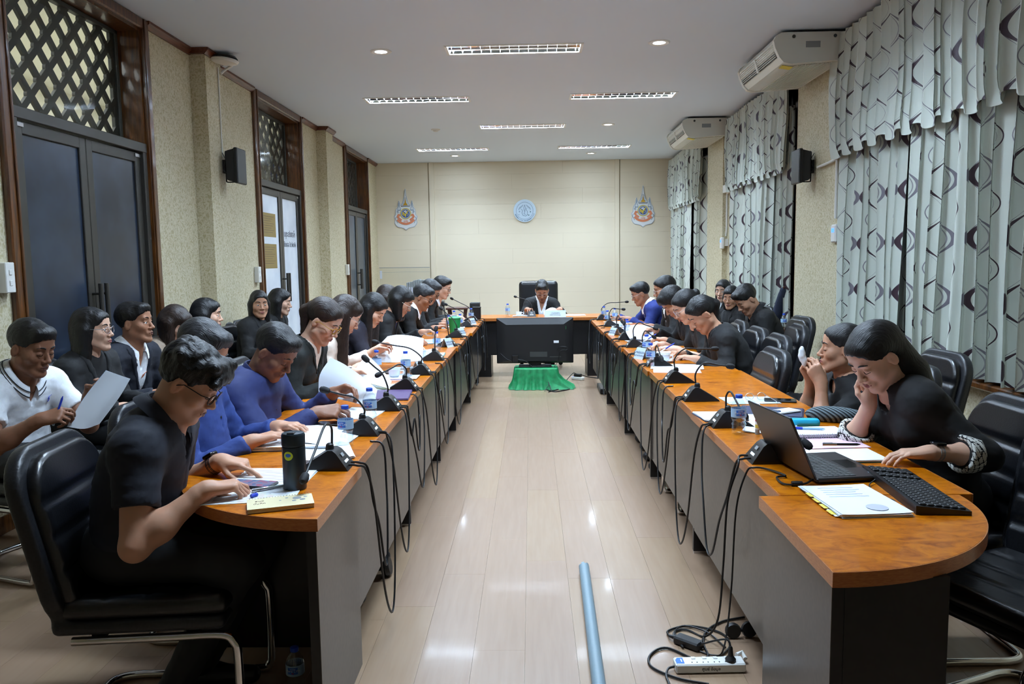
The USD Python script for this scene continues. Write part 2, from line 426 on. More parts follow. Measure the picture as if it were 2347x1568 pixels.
# crown trim of dark wood round the top of the side walls and pilasters
cr = [(0, 0), (0.012, 0), (0.045, 0.035), (0.045, 0.055), (0, 0.055)]
def crown(xw, s, a, b): return sweep_profile([(xw + s * p[0], CEIL - 0.057 + p[1]) for p in (cr if s > 0 else cr)], a, b)
n_tr = [0]
def trim(m, mat='crown_wood'):
    n_tr[0] += 1
    struct('trim_%d' % n_tr[0], m, M[mat])
L = []
for a, b in ((YF, 4.47), (6.28, 7.09), (7.44, 8.64), (10.43, 11.2), (11.57, 12.78), (14.6, YB)): L.append(crown(XL, 1, a, b))
for a, b in ((7.09, 7.44), (11.2, 11.57)):
    L.append(crown(-2.82, 1, a - 0.04, b + 0.04)); L.append(box(XL, -2.815, a - 0.045, a, CEIL - 0.05, CEIL - 0.002)); L.append(box(XL, -2.815, b, b + 0.045, CEIL - 0.05, CEIL - 0.002))
trim(L)
Rr = []
for a, b in ((YF, 4.08), (10.79, 11.33), (15.27, YB)): Rr.append(crown(XR, -1, a, b))
for a, b in ((7.06, 8.22), (11.33, 12.30)): Rr.append(crown(2.685, -1, a, b))
trim(Rr)
for y0, y1, xw, s in ((YF, 4.47, XL, 1), (6.28, 7.09, XL, 1), (7.44, 8.64, XL, 1), (10.43, 11.2, XL, 1), (YF, 15.4, XR, -1)):
    trim(box(xw, xw + s * 0.015, y0, y1, 0, 0.1, 0.003), 'casing_wood')

# doors in the left wall: wood casing, metal frame with two leaves, latticed transom set back above
def door(n, a, b, glass, zt=2.33, nx=4):
    d = thing('door_%d' % n, None, None, (XL, a, 0), kind='structure')
    w = b - a
    def bx(x0, x1, y0, y1, z0, z1, c=0.004): return box(x0, x1, y0, y1, z0, z1, c)
    # casing and lining
    put(d, 'casing', [bx(-0.01, 0.035, -0.085, 0.0, 0, CEIL - 0.003, 0.01), bx(-0.01, 0.035, w, w + 0.085, 0, CEIL - 0.003, 0.01), bx(-0.01, 0.035, 0, w, CEIL - 0.085, CEIL - 0.003, 0.01),
                      bx(0.03, 0.045, -0.02, 0.0, 0, CEIL - 0.01), bx(0.03, 0.045, w, w + 0.02, 0, CEIL - 0.01)], M['casing_wood'])
    put(d, 'lining', [box(-0.24, 0.0, 0, 0.02, 0, CEIL), box(-0.24, 0.0, w - 0.02, w, 0, CEIL), box(-0.24, 0.0, 0.02, w - 0.02, CEIL - 0.1, CEIL - 0.08)], M['casing_wood'])
    # metal frame
    put(d, 'metal_frame', [bx(-0.09, 0.012, 0.02, 0.075, 0, zt + 0.07), bx(-0.09, 0.012, w - 0.075, w - 0.02, 0, zt + 0.07), bx(-0.2, 0.016, 0.02, w - 0.02, zt + 0.005, zt + 0.075)], M['door_metal'])
    mid = w / 2
    for (p, q) in ((0.08, mid - 0.003), (mid + 0.003, w - 0.08)):
        lf = put(d, 'leaf_frame', [bx(-0.06, -0.015, p, p + 0.075, 0.01, zt), bx(-0.06, -0.015, q - 0.075, q, 0.01, zt), bx(-0.06, -0.015, p + 0.07, q - 0.07, zt - 0.075, zt), bx(-0.06, -0.015, p + 0.07, q - 0.07, 0.01, 0.12),
                                   bx(-0.06, -0.015, p + 0.07, q - 0.07, 0.98, 1.0) if False else bx(-0.06, -0.015, p + 0.07, q - 0.07, 0.115, 0.125)], M['door_metal'])
        put(lf, 'pane', box(-0.045, -0.03, p + 0.07, q - 0.07, 0.11, zt - 0.07), M[glass], False)
        yh = (q - 0.035) if p < mid / 2 else (p + 0.035)
        hz0, hz1 = (1.02, 1.36)
        put(d, 'pull_handle', [tube([(0.045, yh, hz0), (0.045, yh, hz1)], 0.016, 10)] + [tube([(-0.02, yh, z), (0.045, yh, z)], 0.008, 8) for z in (hz0 + 0.07, hz1 - 0.07)], M['door_metal'])
        put(d, 'hinge_plate', box(-0.016, -0.008, p + 0.005 if p < mid / 2 else q - 0.08, p + 0.08 if p < mid / 2 else q - 0.005, zt - 0.035, zt - 0.012), M['steel'])
    # transom
    t0, t1 = zt + 0.075, CEIL - 0.1
    put(d, 'transom_frame', [bx(-0.21, -0.16, 0.02, 0.06, t0, t1), bx(-0.21, -0.16, w - 0.06, w - 0.02, t0, t1), bx(-0.21, -0.16, 0.02, w - 0.02, t1 - 0.03, t1)], M['lattice_dark'])
    win = sg.box(0.05, t0, w - 0.05, t1 - 0.02)
    put(d, 'transom_pane', box(-0.172, -0.168, 0.05, w - 0.05, t0, t1 - 0.02), M['acrylic'], False)
    lat = put(d, 'lattice', [bx(-0.21, -0.18, 0.05, w - 0.05, t0, t0 + 0.025), bx(-0.21, -0.18, w - 0.09, w - 0.05, t0, t1)], M['lattice_dark'])
    px, pz = w / 7.6, 0.215
    sl = math.atan2(pz, px); Lg = math.hypot(px, pz)
    for sgn in (1, -1):
        k = -14
        while k < 16:
            cx = k * px
            base = sg.box(-3, -0.023, 3, 0.023)
            bumps = [sg.Point(-3 + i * Lg / 2 + Lg / 4, 0.008).buffer(0.034, quad_segs=5) for i in range(int(12 / Lg))]
            p2 = shapely.union_all([base] + (bumps if sgn > 0 else []))
            p2 = affinity.translate(affinity.rotate(p2, math.degrees(sgn * sl), origin=(0, 0)), cx, t0 + 0.05)
            p2 = p2.intersection(win)
            if not p2.is_empty and p2.area > 2e-3:
                m = extr(p2, 0.022); v = np.array(m.vertices)
                m.vertices = np.stack([-0.205 + v[:, 2] + (0.004 if sgn > 0 else 0), v[:, 0], v[:, 1]], 1)
                put(lat, 'slat', m, M['lattice_dark'], False)
            k += 1
    return d
d1 = door(1, *DOORS[0], 'glass_navy')
d2 = door(2, *DOORS[1], 'glass_white')
d3 = door(3, *DOORS[2], 'glass_slate')
# sheets taped on the second door, mirrored lettering on its glass
for (z0, z1) in ((1.78, 2.05), (1.42, 1.70)):
    s = solo('notice_sheet', box(-3.0, -2.9885, 8.86, 9.36, z0, z1), M['gold_paper'], 'upper brown notice sheet taped inside the white glass door' if z0 > 1.7 else 'lower brown notice sheet taped inside the white glass door', 'notice', False, group=None)
    put(s, 'printed_lines', [box(-2.9885, -2.9878, 8.92, 9.30 - 0.05 * (i % 3), z1 - 0.04 - 0.026 * i, z1 - 0.036 - 0.026 * i) for i in range(8)], M['brown_wood'], False)
dd = '/World/door_2'
for t, z, h in (('ห้องประชุม', 1.83, 0.075), ('พิมพ์วดี สอนดี', 1.71, 0.06)):
    m = text(t, h, 0.0015, 'NotoSansThai', True)
    v = np.array(m.vertices); w_ = v[:, 0].max() - v[:, 0].min()
    m.vertices = np.stack([v[:, 2], v[:, 0] * min(1, 0.52 / w_), v[:, 1]], 1) + np.array([-0.029, 1.17, z])
    put(dd, 'glass_lettering', m, M['print_grey'], False)
# corridor outside
struct('wall_corridor', [box(-5.2, -5.1, YF, YB, 0, 3.4), box(-5.2, XL - 0.24, YF, YB, 3.38, 3.45), box(-5.2, XL - 0.24, YF, YB, -0.05, 0)], M['corridor_cream'], False)

# windows in the right wall: wood casing, dark night glass, sill board
for n, (a, b) in enumerate(WINS, 1):
    w_ = thing('window_%d' % n, None, None, (XR, a, 0), kind='structure'); L_ = b - a
    put(w_, 'casing', [box(-0.045, 0.24, -0.075, 0.0, SILL, CEIL - 0.003, 0.008), box(-0.045, 0.24, L_, L_ + 0.075, SILL, CEIL - 0.003, 0.008), box(-0.045, 0.24, 0, L_, WTOP, CEIL - 0.003, 0.008)], M['casing_wood'])
    put(w_, 'sill', box(-0.12, 0.24, -0.09, L_ + 0.09, SILL - 0.04, SILL, 0.008), M['casing_wood'])
    put(w_, 'sash', [box(0.16, 0.2, 0, L_, SILL, SILL + 0.06)] + [box(0.16, 0.2, k * L_ / 3 - 0.025 * (k > 0), k * L_ / 3 + 0.03, SILL, WTOP) for k in range(4)], M['door_metal'])
    for k in range(3): put(w_, 'pane', box(0.175, 0.18, k * L_ / 3 + 0.02, (k + 1) * L_ / 3 - 0.02, SILL + 0.05, WTOP), M['night_black'], False)

# curtains: heavy cloth printed with waving ogee lines
def curtain_mat():
    N = {'uv': ('uvmap', {'attribute': 'st'}), 's': ('separate_xyz', {})}
    Lk = [('uv.UV', 's.vector')]
    def mth(n, op, *ins):
        N[n] = ('math', {'math_type': op})
        for i, v in enumerate(ins):
            if isinstance(v, str): Lk.append((v, '%s.value%d' % (n, i + 1)))
            else: N[n][1]['value%d' % (i + 1)] = float(v)
        return n + '.value'
    sn = mth('sn', 'sine', mth('vv', 'multiply', 's.y', 2 * math.pi / 0.37))
    P = 0.34
    uu = mth('uu', 'multiply', mth('fr', 'fraction', mth('ud', 'divide', 's.x', P)), P)
    masks = []
    for k, (c, amp, wd, sg_) in enumerate(((0.095, 0.066, 0.017, 1), (0.255, -0.066, 0.013, -1), (0.115, 0.056, 0.004, 1), (0.272, -0.05, 0.004, -1))):
        dx = mth('dx%d' % k, 'subtract', uu, mth('xc%d' % k, 'multiply_add', sn, amp, c))
        ab = mth('ab%d' % k, 'absolute', dx)
        wv = mth('wv%d' % k, 'multiply_add', mth('mx%d' % k, 'maximum', mth('sg%d' % k, 'multiply', sn, 1.0 if k != 1 else 1.0), -0.3), wd * 0.62, wd * 0.42)
        masks.append(mth('mk%d' % k, 'less_than', ab, wv))
    N['n'] = ('noise_texture', {'scale': 500.0, 'detail': 2.0}); Lk.append(('uv.UV', 'n.vector'))
    N['c0'] = ('mix_color', {'a': lin('#c8cdc2'), 'b': lin('#6f6a72')}); Lk.append((masks[1], 'c0.fac'))
    N['c1'] = ('mix_color', {'b': lin('#8d8b8c')}); Lk.extend([('c0.result', 'c1.a'), (masks[3], 'c1.fac')])
    N['c2'] = ('mix_color', {'b': lin('#77737c')}); Lk.extend([('c1.result', 'c2.a'), (masks[2], 'c2.fac')])
    N['c3'] = ('mix_color', {'b': lin('#2e1522')}); Lk.extend([('c2.result', 'c3.a'), (masks[0], 'c3.fac')])
    N['b'] = ('bump', {'strength': 0.2, 'distance': 0.001}); Lk.append(('n.fac', 'b.height'))
    N['p'] = ('principled_bsdf', {'roughness': 0.55, 'sheen_weight': 0.15}); Lk.extend([('c3.result', 'p.base_color'), ('b.normal', 'p.normal')])
    return usdkit.material(stage, LK + 'curtain_cloth', N, Lk, surface='p.BSDF')
M['curtain'] = curtain_mat()
def cloth(y0, y1, z0, z1, x, folds, amp, seed, gather=0.0, hem=0.0, dy=0.0):
    """Hanging cloth in the plane x, pleated; returns mesh and its unfolded uv."""
    nu, nv = folds * 18 + 1, 22
    u = np.linspace(0, 1, nu); v = np.linspace(0, 1, nv)
    r = np.random.default_rng(seed)
    wob = np.interp(u, np.linspace(0, 1, folds + 2), r.uniform(-0.35, 0.35, folds + 2))
    ph = 2 * np.pi * folds * u + wob * 5
    am = amp * np.interp(u, np.linspace(0, 1, folds + 2), r.uniform(0.55, 1.25, folds + 2))
    U, V = np.meshgrid(u, v, indexing='ij')
    A = am[:, None] * (0.65 + 0.35 * V) * (1 - gather * np.clip(1 - (1 - V) * 14, 0, 1))
    X = x + A * np.sin(ph)[:, None] + 0.012 * np.sin(5 * V + 9 * U)
    Yv = y0 + (y1 - y0) * U + 0.35 * A * np.sin(2 * ph + 0.7)[:, None] + dy * V
    Z = z1 - (z1 - z0) * V
    Z[:, -1] += hem * np.sin(ph * 0.5)
    p = np.stack([X, Yv, Z], -1)
    seg = np.linalg.norm(np.diff(np.stack([X[:, 0], Yv[:, 0]], -1), axis=0), axis=1)
    s = np.concatenate([[0], np.cumsum(seg)]) + r.uniform(0, 3)
    uv = np.stack([np.broadcast_to(s[:, None], U.shape), np.broadcast_to(Z, U.shape)], -1).reshape(-1, 2)
    i, j = np.meshgrid(np.arange(nu - 1), np.arange(nv - 1), indexing='ij')
    q = np.stack([i * nv + j, (i + 1) * nv + j, (i + 1) * nv + j + 1, i * nv + j + 1], -1).reshape(-1, 4)
    f = np.vstack([q[:, [0, 1, 2]], q[:, [0, 2, 3]]])
    pf = p.reshape(-1, 3); pb = pf + np.array([0.004, 0, 0]); n = len(pf)
    return trimesh.Trimesh(np.vstack([pf, pb]), np.vstack([f, f[:, ::-1] + n]), process=False), np.vstack([uv, uv])
def drape(name, lab, c, parent=None):
    m, uv = c
    p = usdkit.mesh(stage, numbered('/World/' + name), m, M['curtain'], smooth=True, uv=uv)
    tag(p.GetPrim(), lab, 'curtain'); return p
drape('curtain', 'patterned grey curtain panel at the far side of the nearest window', cloth(5.72, 6.93, 0.74, 3.0, 2.66, 8, 0.052, 3, dy=0.03))
drape('curtain', 'wide patterned grey curtain panel at the right edge, nearest the camera', cloth(4.18, 5.66, 0.74, 3.0, 2.64, 10, 0.055, 4))
drape('valance', 'gathered patterned valance over the nearest window', cloth(4.1, 6.99, 2.32, 3.3, 2.57, 22, 0.042, 5, 0.5, 0.03))
drape('curtain', 'patterned grey curtain panel over most of the middle window', cloth(8.95, 10.68, 0.74, 3.0, 2.67, 11, 0.05, 6))
drape('curtain', 'narrow patterned grey curtain panel at the near side of the middle window', cloth(8.33, 8.78, 0.74, 3.0, 2.67, 4, 0.04, 7))
drape('valance', 'gathered patterned valance over the middle window', cloth(8.32, 10.8, 2.36, 3.28, 2.6, 22, 0.035, 8, 0.5, 0.03))
drape('curtain', 'patterned grey curtain panel at the back corner beside the dark gap', cloth(13.6, 15.15, 0.74, 3.0, 2.67, 9, 0.05, 9))
drape('curtain', 'patterned grey curtain panel on the near side of the dark gap in the far window', cloth(12.42, 13.05, 0.74, 3.0, 2.67, 4, 0.045, 10))
drape('valance', 'gathered patterned valance over the far window', cloth(12.4, 15.2, 2.38, 3.28, 2.6, 24, 0.035, 11, 0.5, 0.03))
# ================================================================== soft shapes: blended distance fields meshed by surface nets
class Field:
    def __init__(self, lo, hi, h):
        self.h = h; self.lo = np.asarray(lo, float); n = np.maximum(np.ceil((np.asarray(hi) - self.lo) / h).astype(int) + 1, 4)
        ax = [self.lo[i] + h * np.arange(n[i]) for i in range(3)]
        self.P = np.stack(np.meshgrid(*ax, indexing='ij'), -1).astype(np.float32)
        self.D = np.full(n, 0.3, np.float32)
    def _sl(self, c, r):
        a = np.clip(np.floor((np.asarray(c) - r - self.lo) / self.h).astype(int), 0, None); b = np.ceil((np.asarray(c) + r - self.lo) / self.h).astype(int) + 1
        return tuple(slice(int(x), int(max(x, y))) for x, y in zip(a, b))
    def _op(self, d, s, k, cut=False):
        A = self.D[s]
        if cut:
            d = -d
            if k > 0:
                t = np.clip(0.5 - 0.5 * (A - d) / k, 0, 1); self.D[s] = A + (d - A) * t + k * t * (1 - t)
            else: self.D[s] = np.maximum(A, d)
        else:
            if k > 0:
                t = np.clip(0.5 + 0.5 * (A - d) / k, 0, 1); self.D[s] = A + (d - A) * t - k * t * (1 - t)
            else: self.D[s] = np.minimum(A, d)
    def seg(self, a, b, ra, rb=None, k=0.02, cut=False, end=None):
        rb = ra if rb is None else rb; a = np.asarray(a, float); b = np.asarray(b, float); ab = b - a
        s = self._sl((a + b) / 2, np.abs(ab) / 2 + max(ra, rb) + k + 2 * self.h); p = self.P[s]
        if p.size == 0: return self
        q = p - a.astype(np.float32); t = np.clip((q @ ab.astype(np.float32)) / max(ab @ ab, 1e-9), 0, 1)
        d = np.sqrt(((q - t[..., None] * ab.astype(np.float32)) ** 2).sum(-1)) - (ra + (rb - ra) * t)
        if end is not None: d = np.maximum(d, (p - np.asarray(end[0], np.float32)) @ np.asarray(end[1], np.float32))
        self._op(d, s, k, cut); return self
    def ell(self, c, r, R=None, k=0.02, cut=False):
        c = np.asarray(c, float); r = np.asarray(r, float)
        s = self._sl(c, r.max() + k + 2 * self.h); q = self.P[s] - c.astype(np.float32)
        if q.size == 0: return self
        if R is not None: q = q @ np.asarray(R, np.float32)
        k0 = np.sqrt(((q / r.astype(np.float32)) ** 2).sum(-1)); k1 = np.sqrt(((q / (r * r).astype(np.float32)) ** 2).sum(-1))
        self._op(k0 * (k0 - 1) / np.maximum(k1, 1e-5), s, k, cut); return self
    def rbox(self, c, half, rad, R=None, k=0.0, cut=False):
        c = np.asarray(c, float); half = np.asarray(half, float)
        s = self._sl(c, np.linalg.norm(half) + k + 2 * self.h); q = self.P[s] - c.astype(np.float32)
        if q.size == 0: return self
        if R is not None: q = q @ np.asarray(R, np.float32)
        e = np.abs(q) - (half - rad).astype(np.float32)
        self._op(np.sqrt((np.maximum(e, 0) ** 2).sum(-1)) + np.minimum(e.max(-1), 0) - rad, s, k, cut); return self
    def fn(self, f, k=0.0, cut=False):
        self._op(f(self.P).astype(np.float32), (slice(None),) * 3, k, cut); return self
    def keep(self, f):
        self.D = np.maximum(self.D, f(self.P).astype(np.float32)); return self
    def mesh(self, bump=0.0, bs=20.0, seed=1, stretch=(1, 1, 1)):
        D = np.pad(self.D, 1, constant_values=0.1); S = D < 0
        lo = self.lo - self.h
        nx, ny, nz = D.shape
        c = [D[i:nx - 1 + i, j:ny - 1 + j, k:nz - 1 + k] for i in (0, 1) for j in (0, 1) for k in (0, 1)]
        ins = sum((x < 0).astype(np.int8) for x in c)
        cell = (ins > 0) & (ins < 8)
        idx = np.full(cell.shape, -1, np.int64); I = np.argwhere(cell); idx[cell] = np.arange(len(I))
        if len(I) == 0: return trimesh.Trimesh()
        cv = np.stack([x[cell] for x in c], 1)
        off = np.array([(i, j, k) for i in (0, 1) for j in (0, 1) for k in (0, 1)], float)
        acc = np.zeros((len(I), 3)); cnt = np.zeros(len(I))
        for a in range(8):
            for b in range(a + 1, 8):
                if np.abs(off[a] - off[b]).sum() != 1: continue
                da, db = cv[:, a], cv[:, b]; x = (da < 0) != (db < 0)
                t = np.where(x, da / np.where(x, da - db, 1), 0)
                acc += np.where(x[:, None], off[a] + t[:, None] * (off[b] - off[a]), 0); cnt += x
        v = lo + (I + acc / np.maximum(cnt, 1)[:, None]) * self.h
        fs = []
        for ax in range(3):
            n = [nx, ny, nz]; sl0 = [slice(1, m - 1) for m in n]; sl0[ax] = slice(0, n[ax] - 1); sl1 = list(sl0); sl1[ax] = slice(1, n[ax])
            a, b = S[tuple(sl0)], S[tuple(sl1)]; E = np.argwhere(a != b); sg_ = a[a != b]
            base = E + 1; base[:, ax] -= 1
            u, w = (ax + 1) % 3, (ax + 2) % 3; eu = np.eye(3, dtype=int)[u]; ew = np.eye(3, dtype=int)[w]
            q = np.stack([idx[tuple((base - x).T)] for x in (eu * 0, eu, eu + ew, ew)], 1)
            q[~sg_] = q[~sg_][:, ::-1]
            fs.append(q)
        q = np.vstack(fs); q = q[(q >= 0).all(1)]
        f = np.vstack([q[:, [0, 1, 2]], q[:, [0, 2, 3]]])
        m = trimesh.Trimesh(v, f, process=False)
        if bump:
            _, _, n = meshkit.arrays(m, True)
            g = meshkit.fbm(v * bs * np.asarray(stretch), 3, seed) - 0.5
            m.vertices = v + n * (g * 2 * bump)[:, None]
        return m
# ================================================================== lamps and devices on the ceiling and the walls
fx0 = None
for i, (x, y) in enumerate(FIX):
    lab = ['long recessed fluorescent light nearest the camera, in the middle of the ceiling', 'left recessed fluorescent light of the second row', 'right recessed fluorescent light of the second row',
           'recessed fluorescent light in the middle of the third row', 'left recessed fluorescent light nearest the back wall', 'right recessed fluorescent light nearest the back wall',
           'recessed fluorescent light overhead on the left, outside the picture', 'recessed fluorescent light overhead on the right, outside the picture', 'recessed fluorescent light straight overhead, outside the picture'][i]
    if fx0: dup(fx0, (x, y, CEIL), 0, lab); continue
    t = thing('ceiling_light', lab, 'ceiling light', (x, y, CEIL), group='louvred ceiling lights')
    fx0 = t
    W2, D2 = FW / 2, FD / 2
    put(t, 'frame', [box(-W2 - .012, W2 + .012, s * D2 - .012, s * D2 + .012, -0.006, 0.004) for s in (-1, 1)] + [box(s * W2 - .012, s * W2 + .012, -D2, D2, -0.006, 0.004) for s in (-1, 1)], M['white_plastic'])
    put(t, 'housing', [box(-W2, W2, s * (D2 + .006), s * D2, 0, 0.118) for s in (-1, 1)] + [box(s * (W2 + .006), s * W2, -D2, D2, 0, 0.118) for s in (-1, 1)], M['white_plastic'], False)
    rf = []
    for s in (-1, 1):       # curved mirror sides of the two troughs
        for a0, a1, z0_, z1_ in ((0.148, 0.142, 0.002, 0.028), (0.142, 0.128, 0.028, 0.045), (0.002, 0.008, 0.002, 0.018), (0.008, 0.02, 0.018, 0.028)):
            rf.append(hull([(xx, s * a, z) for xx in (-W2, W2) for a, z in ((a0, z0_), (a1, z1_), (a0 + 0.002, z0_ + .001), (a1 + .002, z1_ + .001))]))
    put(t, 'reflector', rf, M['mirror_metal'], False)
    for k in range(14):
        xk = -W2 + 0.043 + k * (FW - 0.086) / 13
        put(t, 'louvre', [hull([(xk + e, y_, z) for y_ in (-0.147, 0.147) for e, z in ((-0.003, 0.038), (0.003, 0.038), (0.001, 0.004), (-0.001, 0.004))])], M['louvre_metal'], False)
    for s in (-1, 1): put(t, 'tube', tube([(-W2 + .02, s * 0.075, 0.07), (W2 - .02, s * 0.075, 0.07)], 0.008, 8), M['lamp_white'], True)

for i, (x, y, on_) in enumerate(DOWNS[:5]):
    lab = ['round downlight on the left, nearest the camera', 'round downlight on the right, nearest the camera', 'round downlight in front of the second air conditioner', 'left round downlight close to the back wall', 'right round downlight close to the back wall'][i]
    t = thing('downlight', lab, 'downlight', (x, y, CEIL), group='lit downlights')
    put(t, 'ring', lathe([(0.055, 0.0), (0.055, -0.006), (0.085, -0.010), (0.095, -0.004), (0.095, 0.0)], 32), M['white_plastic'])
    put(t, 'bulb', lathe([(0.0, -0.009), (0.03, -0.0085), (0.055, -0.004), (0.055, 0)], 24), M['lamp_white'])
t = thing('smoke_detector', 'small white disc detector on the ceiling between the lights', 'smoke detector', (-1.34, 11.6, CEIL))
put(t, 'base', lathe([(0, -0.012), (0.06, -0.012), (0.066, 0)], 24), M['smoke_white']); put(t, 'sensor_cap', lathe([(0, -0.035), (0.03, -0.033), (0.042, -0.012)], 24), M['smoke_white'])
t = thing('wireless_access_point', 'white disc device hanging under the ceiling on the first pilaster', 'access point', (-2.72, 7.28, 3.29))
put(t, 'cover', [xform(lathe([(0, -0.035), (0.06, -0.033), (0.11, -0.02), (0.125, 0), (0.11, 0.012), (0, 0.014)], 32), rot('y', 6))], M['white_plastic'])
put(t, 'backplate', lathe([(0, 0.03), (0.1, 0.03), (0.115, 0.01), (0, 0.01)], 24), M['black_plastic'])
put(t, 'cable_end', tube(spline([(0.06, 0.12, 0.02), (0.0, 0.14, -0.02), (-0.06, 0.15, -0.05), (-0.085, 0.12, -0.09)]), 0.012, 8), M['white_plastic'])
solo('cable_conduit', [tube([(-2.812, 7.36, 3.25), (-2.812, 7.36, 2.45)], 0.006, 6)], M['white_plastic'], 'thin pale conduit down the first pilaster to the left speaker', 'cable')

def speaker(loc, s, lab):
    t = thing('wall_speaker', lab, 'speaker', loc)
    put(t, 'cabinet', [hull([(s * a, yy, z) for yy, k in ((-0.1, 1), (0.1, 1)) for a, z in ((0.06, -0.12), (0.06, 0.12), (0.135, -0.15), (0.135, 0.15), (0.075, -0.135), (0.075, 0.135))])], M['matte_black'])
    put(t, 'grille', box(s * 0.133, s * 0.17, -0.115, 0.115, -0.16, 0.16, 0.008), M['black_plastic'])
    put(t, 'bracket', [tube(spline([(s * 0.11, 0, z), (s * 0.03, 0, z), (s * 0.02, 0, z - 0.01 * np.sign(z))], 6), 0.006, 6) for z in (-0.14, 0.14)] + [tube([(s * 0.02, 0, -0.13), (s * 0.02, 0, 0.13)], 0.006, 6), box(0, s * 0.02, -0.03, 0.03, -0.06, 0.06)], M['matte_black'])
    put(t, 'wire', tube(spline([(s * 0.01, -0.05, 0.12), (s * 0.05, -0.07, 0.04), (s * 0.02, -0.08, -0.02), (s * 0.05, -0.08, -0.06), (s * 0.07, -0.05, 0.0)], 20), 0.003, 5), M['rubber_black'])
speaker((-2.82, 7.6 - 0.2, 2.37), 1, 'black speaker bracketed to the first pilaster of the left wall')
speaker((2.685, 7.75, 2.32), -1, 'black speaker on the right wall between the first two curtained windows')
t = thing('cable_conduit', 'white conduit running down beside the nearest curtain and over to the right speaker', 'cable')
put(t, 'pipe', tube(spline([(2.66, 7.01, 3.28), (2.66, 7.01, 2.9), (2.66, 7.01, 2.5), (2.66, 7.03, 2.36), (2.66, 7.15, 2.31), (2.66, 7.55, 2.29)], 40), 0.013, 8), M['white_plastic'])
t = thing('cable_conduit', 'white conduit from the nearer air conditioner down to the wall controller', 'cable')
put(t, 'pipe', tube(spline([(2.67, 7.09, 3.02), (2.67, 7.1, 2.9), (2.67, 7.11, 2.2), (2.67, 7.11, 1.8)], 30), 0.014, 8), M['white_plastic'])
t = thing('cable_conduit', 'white conduit on the far strip of right wall ending at a small controller', 'cable')
put(t, 'pipe', tube(spline([(2.73, 11.05, 2.36), (2.73, 11.22, 2.36), (2.73, 11.27, 2.3), (2.73, 11.27, 1.9), (2.73, 11.3, 1.77)], 30), 0.013, 8), M['white_plastic'])
put(t, 'junction_box', box(2.68, 2.749, 11.0, 11.32, 2.36, 2.47, 0.006), M['white_plastic'])
def controller(y, z, lab, both=True):
    t = thing('wall_controller', lab, 'air conditioner control', (2.75, y, z))
    put(t, 'housing', box(-0.10, -0.055, -0.06, 0.05, -0.09, 0.07, 0.012), M['white_plastic'])
    put(t, 'display', box(-0.102, -0.099, -0.035, 0.025, 0.0, 0.035), M['led_blue'], False)
    if both:
        h = put(t, 'sensor_box', box(-0.065, 0.0, -0.13, -0.03, 0.09, 0.19, 0.008), M['white_plastic']); put(h, 'lens_window', box(-0.067, -0.064, -0.10, -0.06, 0.12, 0.17), M['screen_dark'], False)
    put(t, 'wall_mount', box(-0.056, 0.0, -0.03, 0.03, -0.05, 0.05), M['white_plastic'])
controller(7.12, 1.68, 'white air conditioner controller with a blue light beside the nearest curtain')
controller(11.28, 1.68, 'small white air conditioner controller between the middle and far windows', False)
for y, z, lab in ((4.40, 1.42, 'double light switch box left of the first door'), (8.52, 1.36, 'light switch box between the first pilaster and the white glass door'), (12.72, 1.36, 'light switch box before the farthest door')):
    t = thing('light_switch', lab, 'light switch', (XL, y, z))
    put(t, 'box', box(0.0, 0.05, -0.04, 0.04, -0.085, 0.085, 0.004), M['white_plastic'])
    for k in (-1, 1): put(t, 'rocker', box(0.05, 0.054, -0.012, 0.012, k * 0.03 - 0.015, k * 0.03 + 0.015, 0.002), M['white_plastic'])

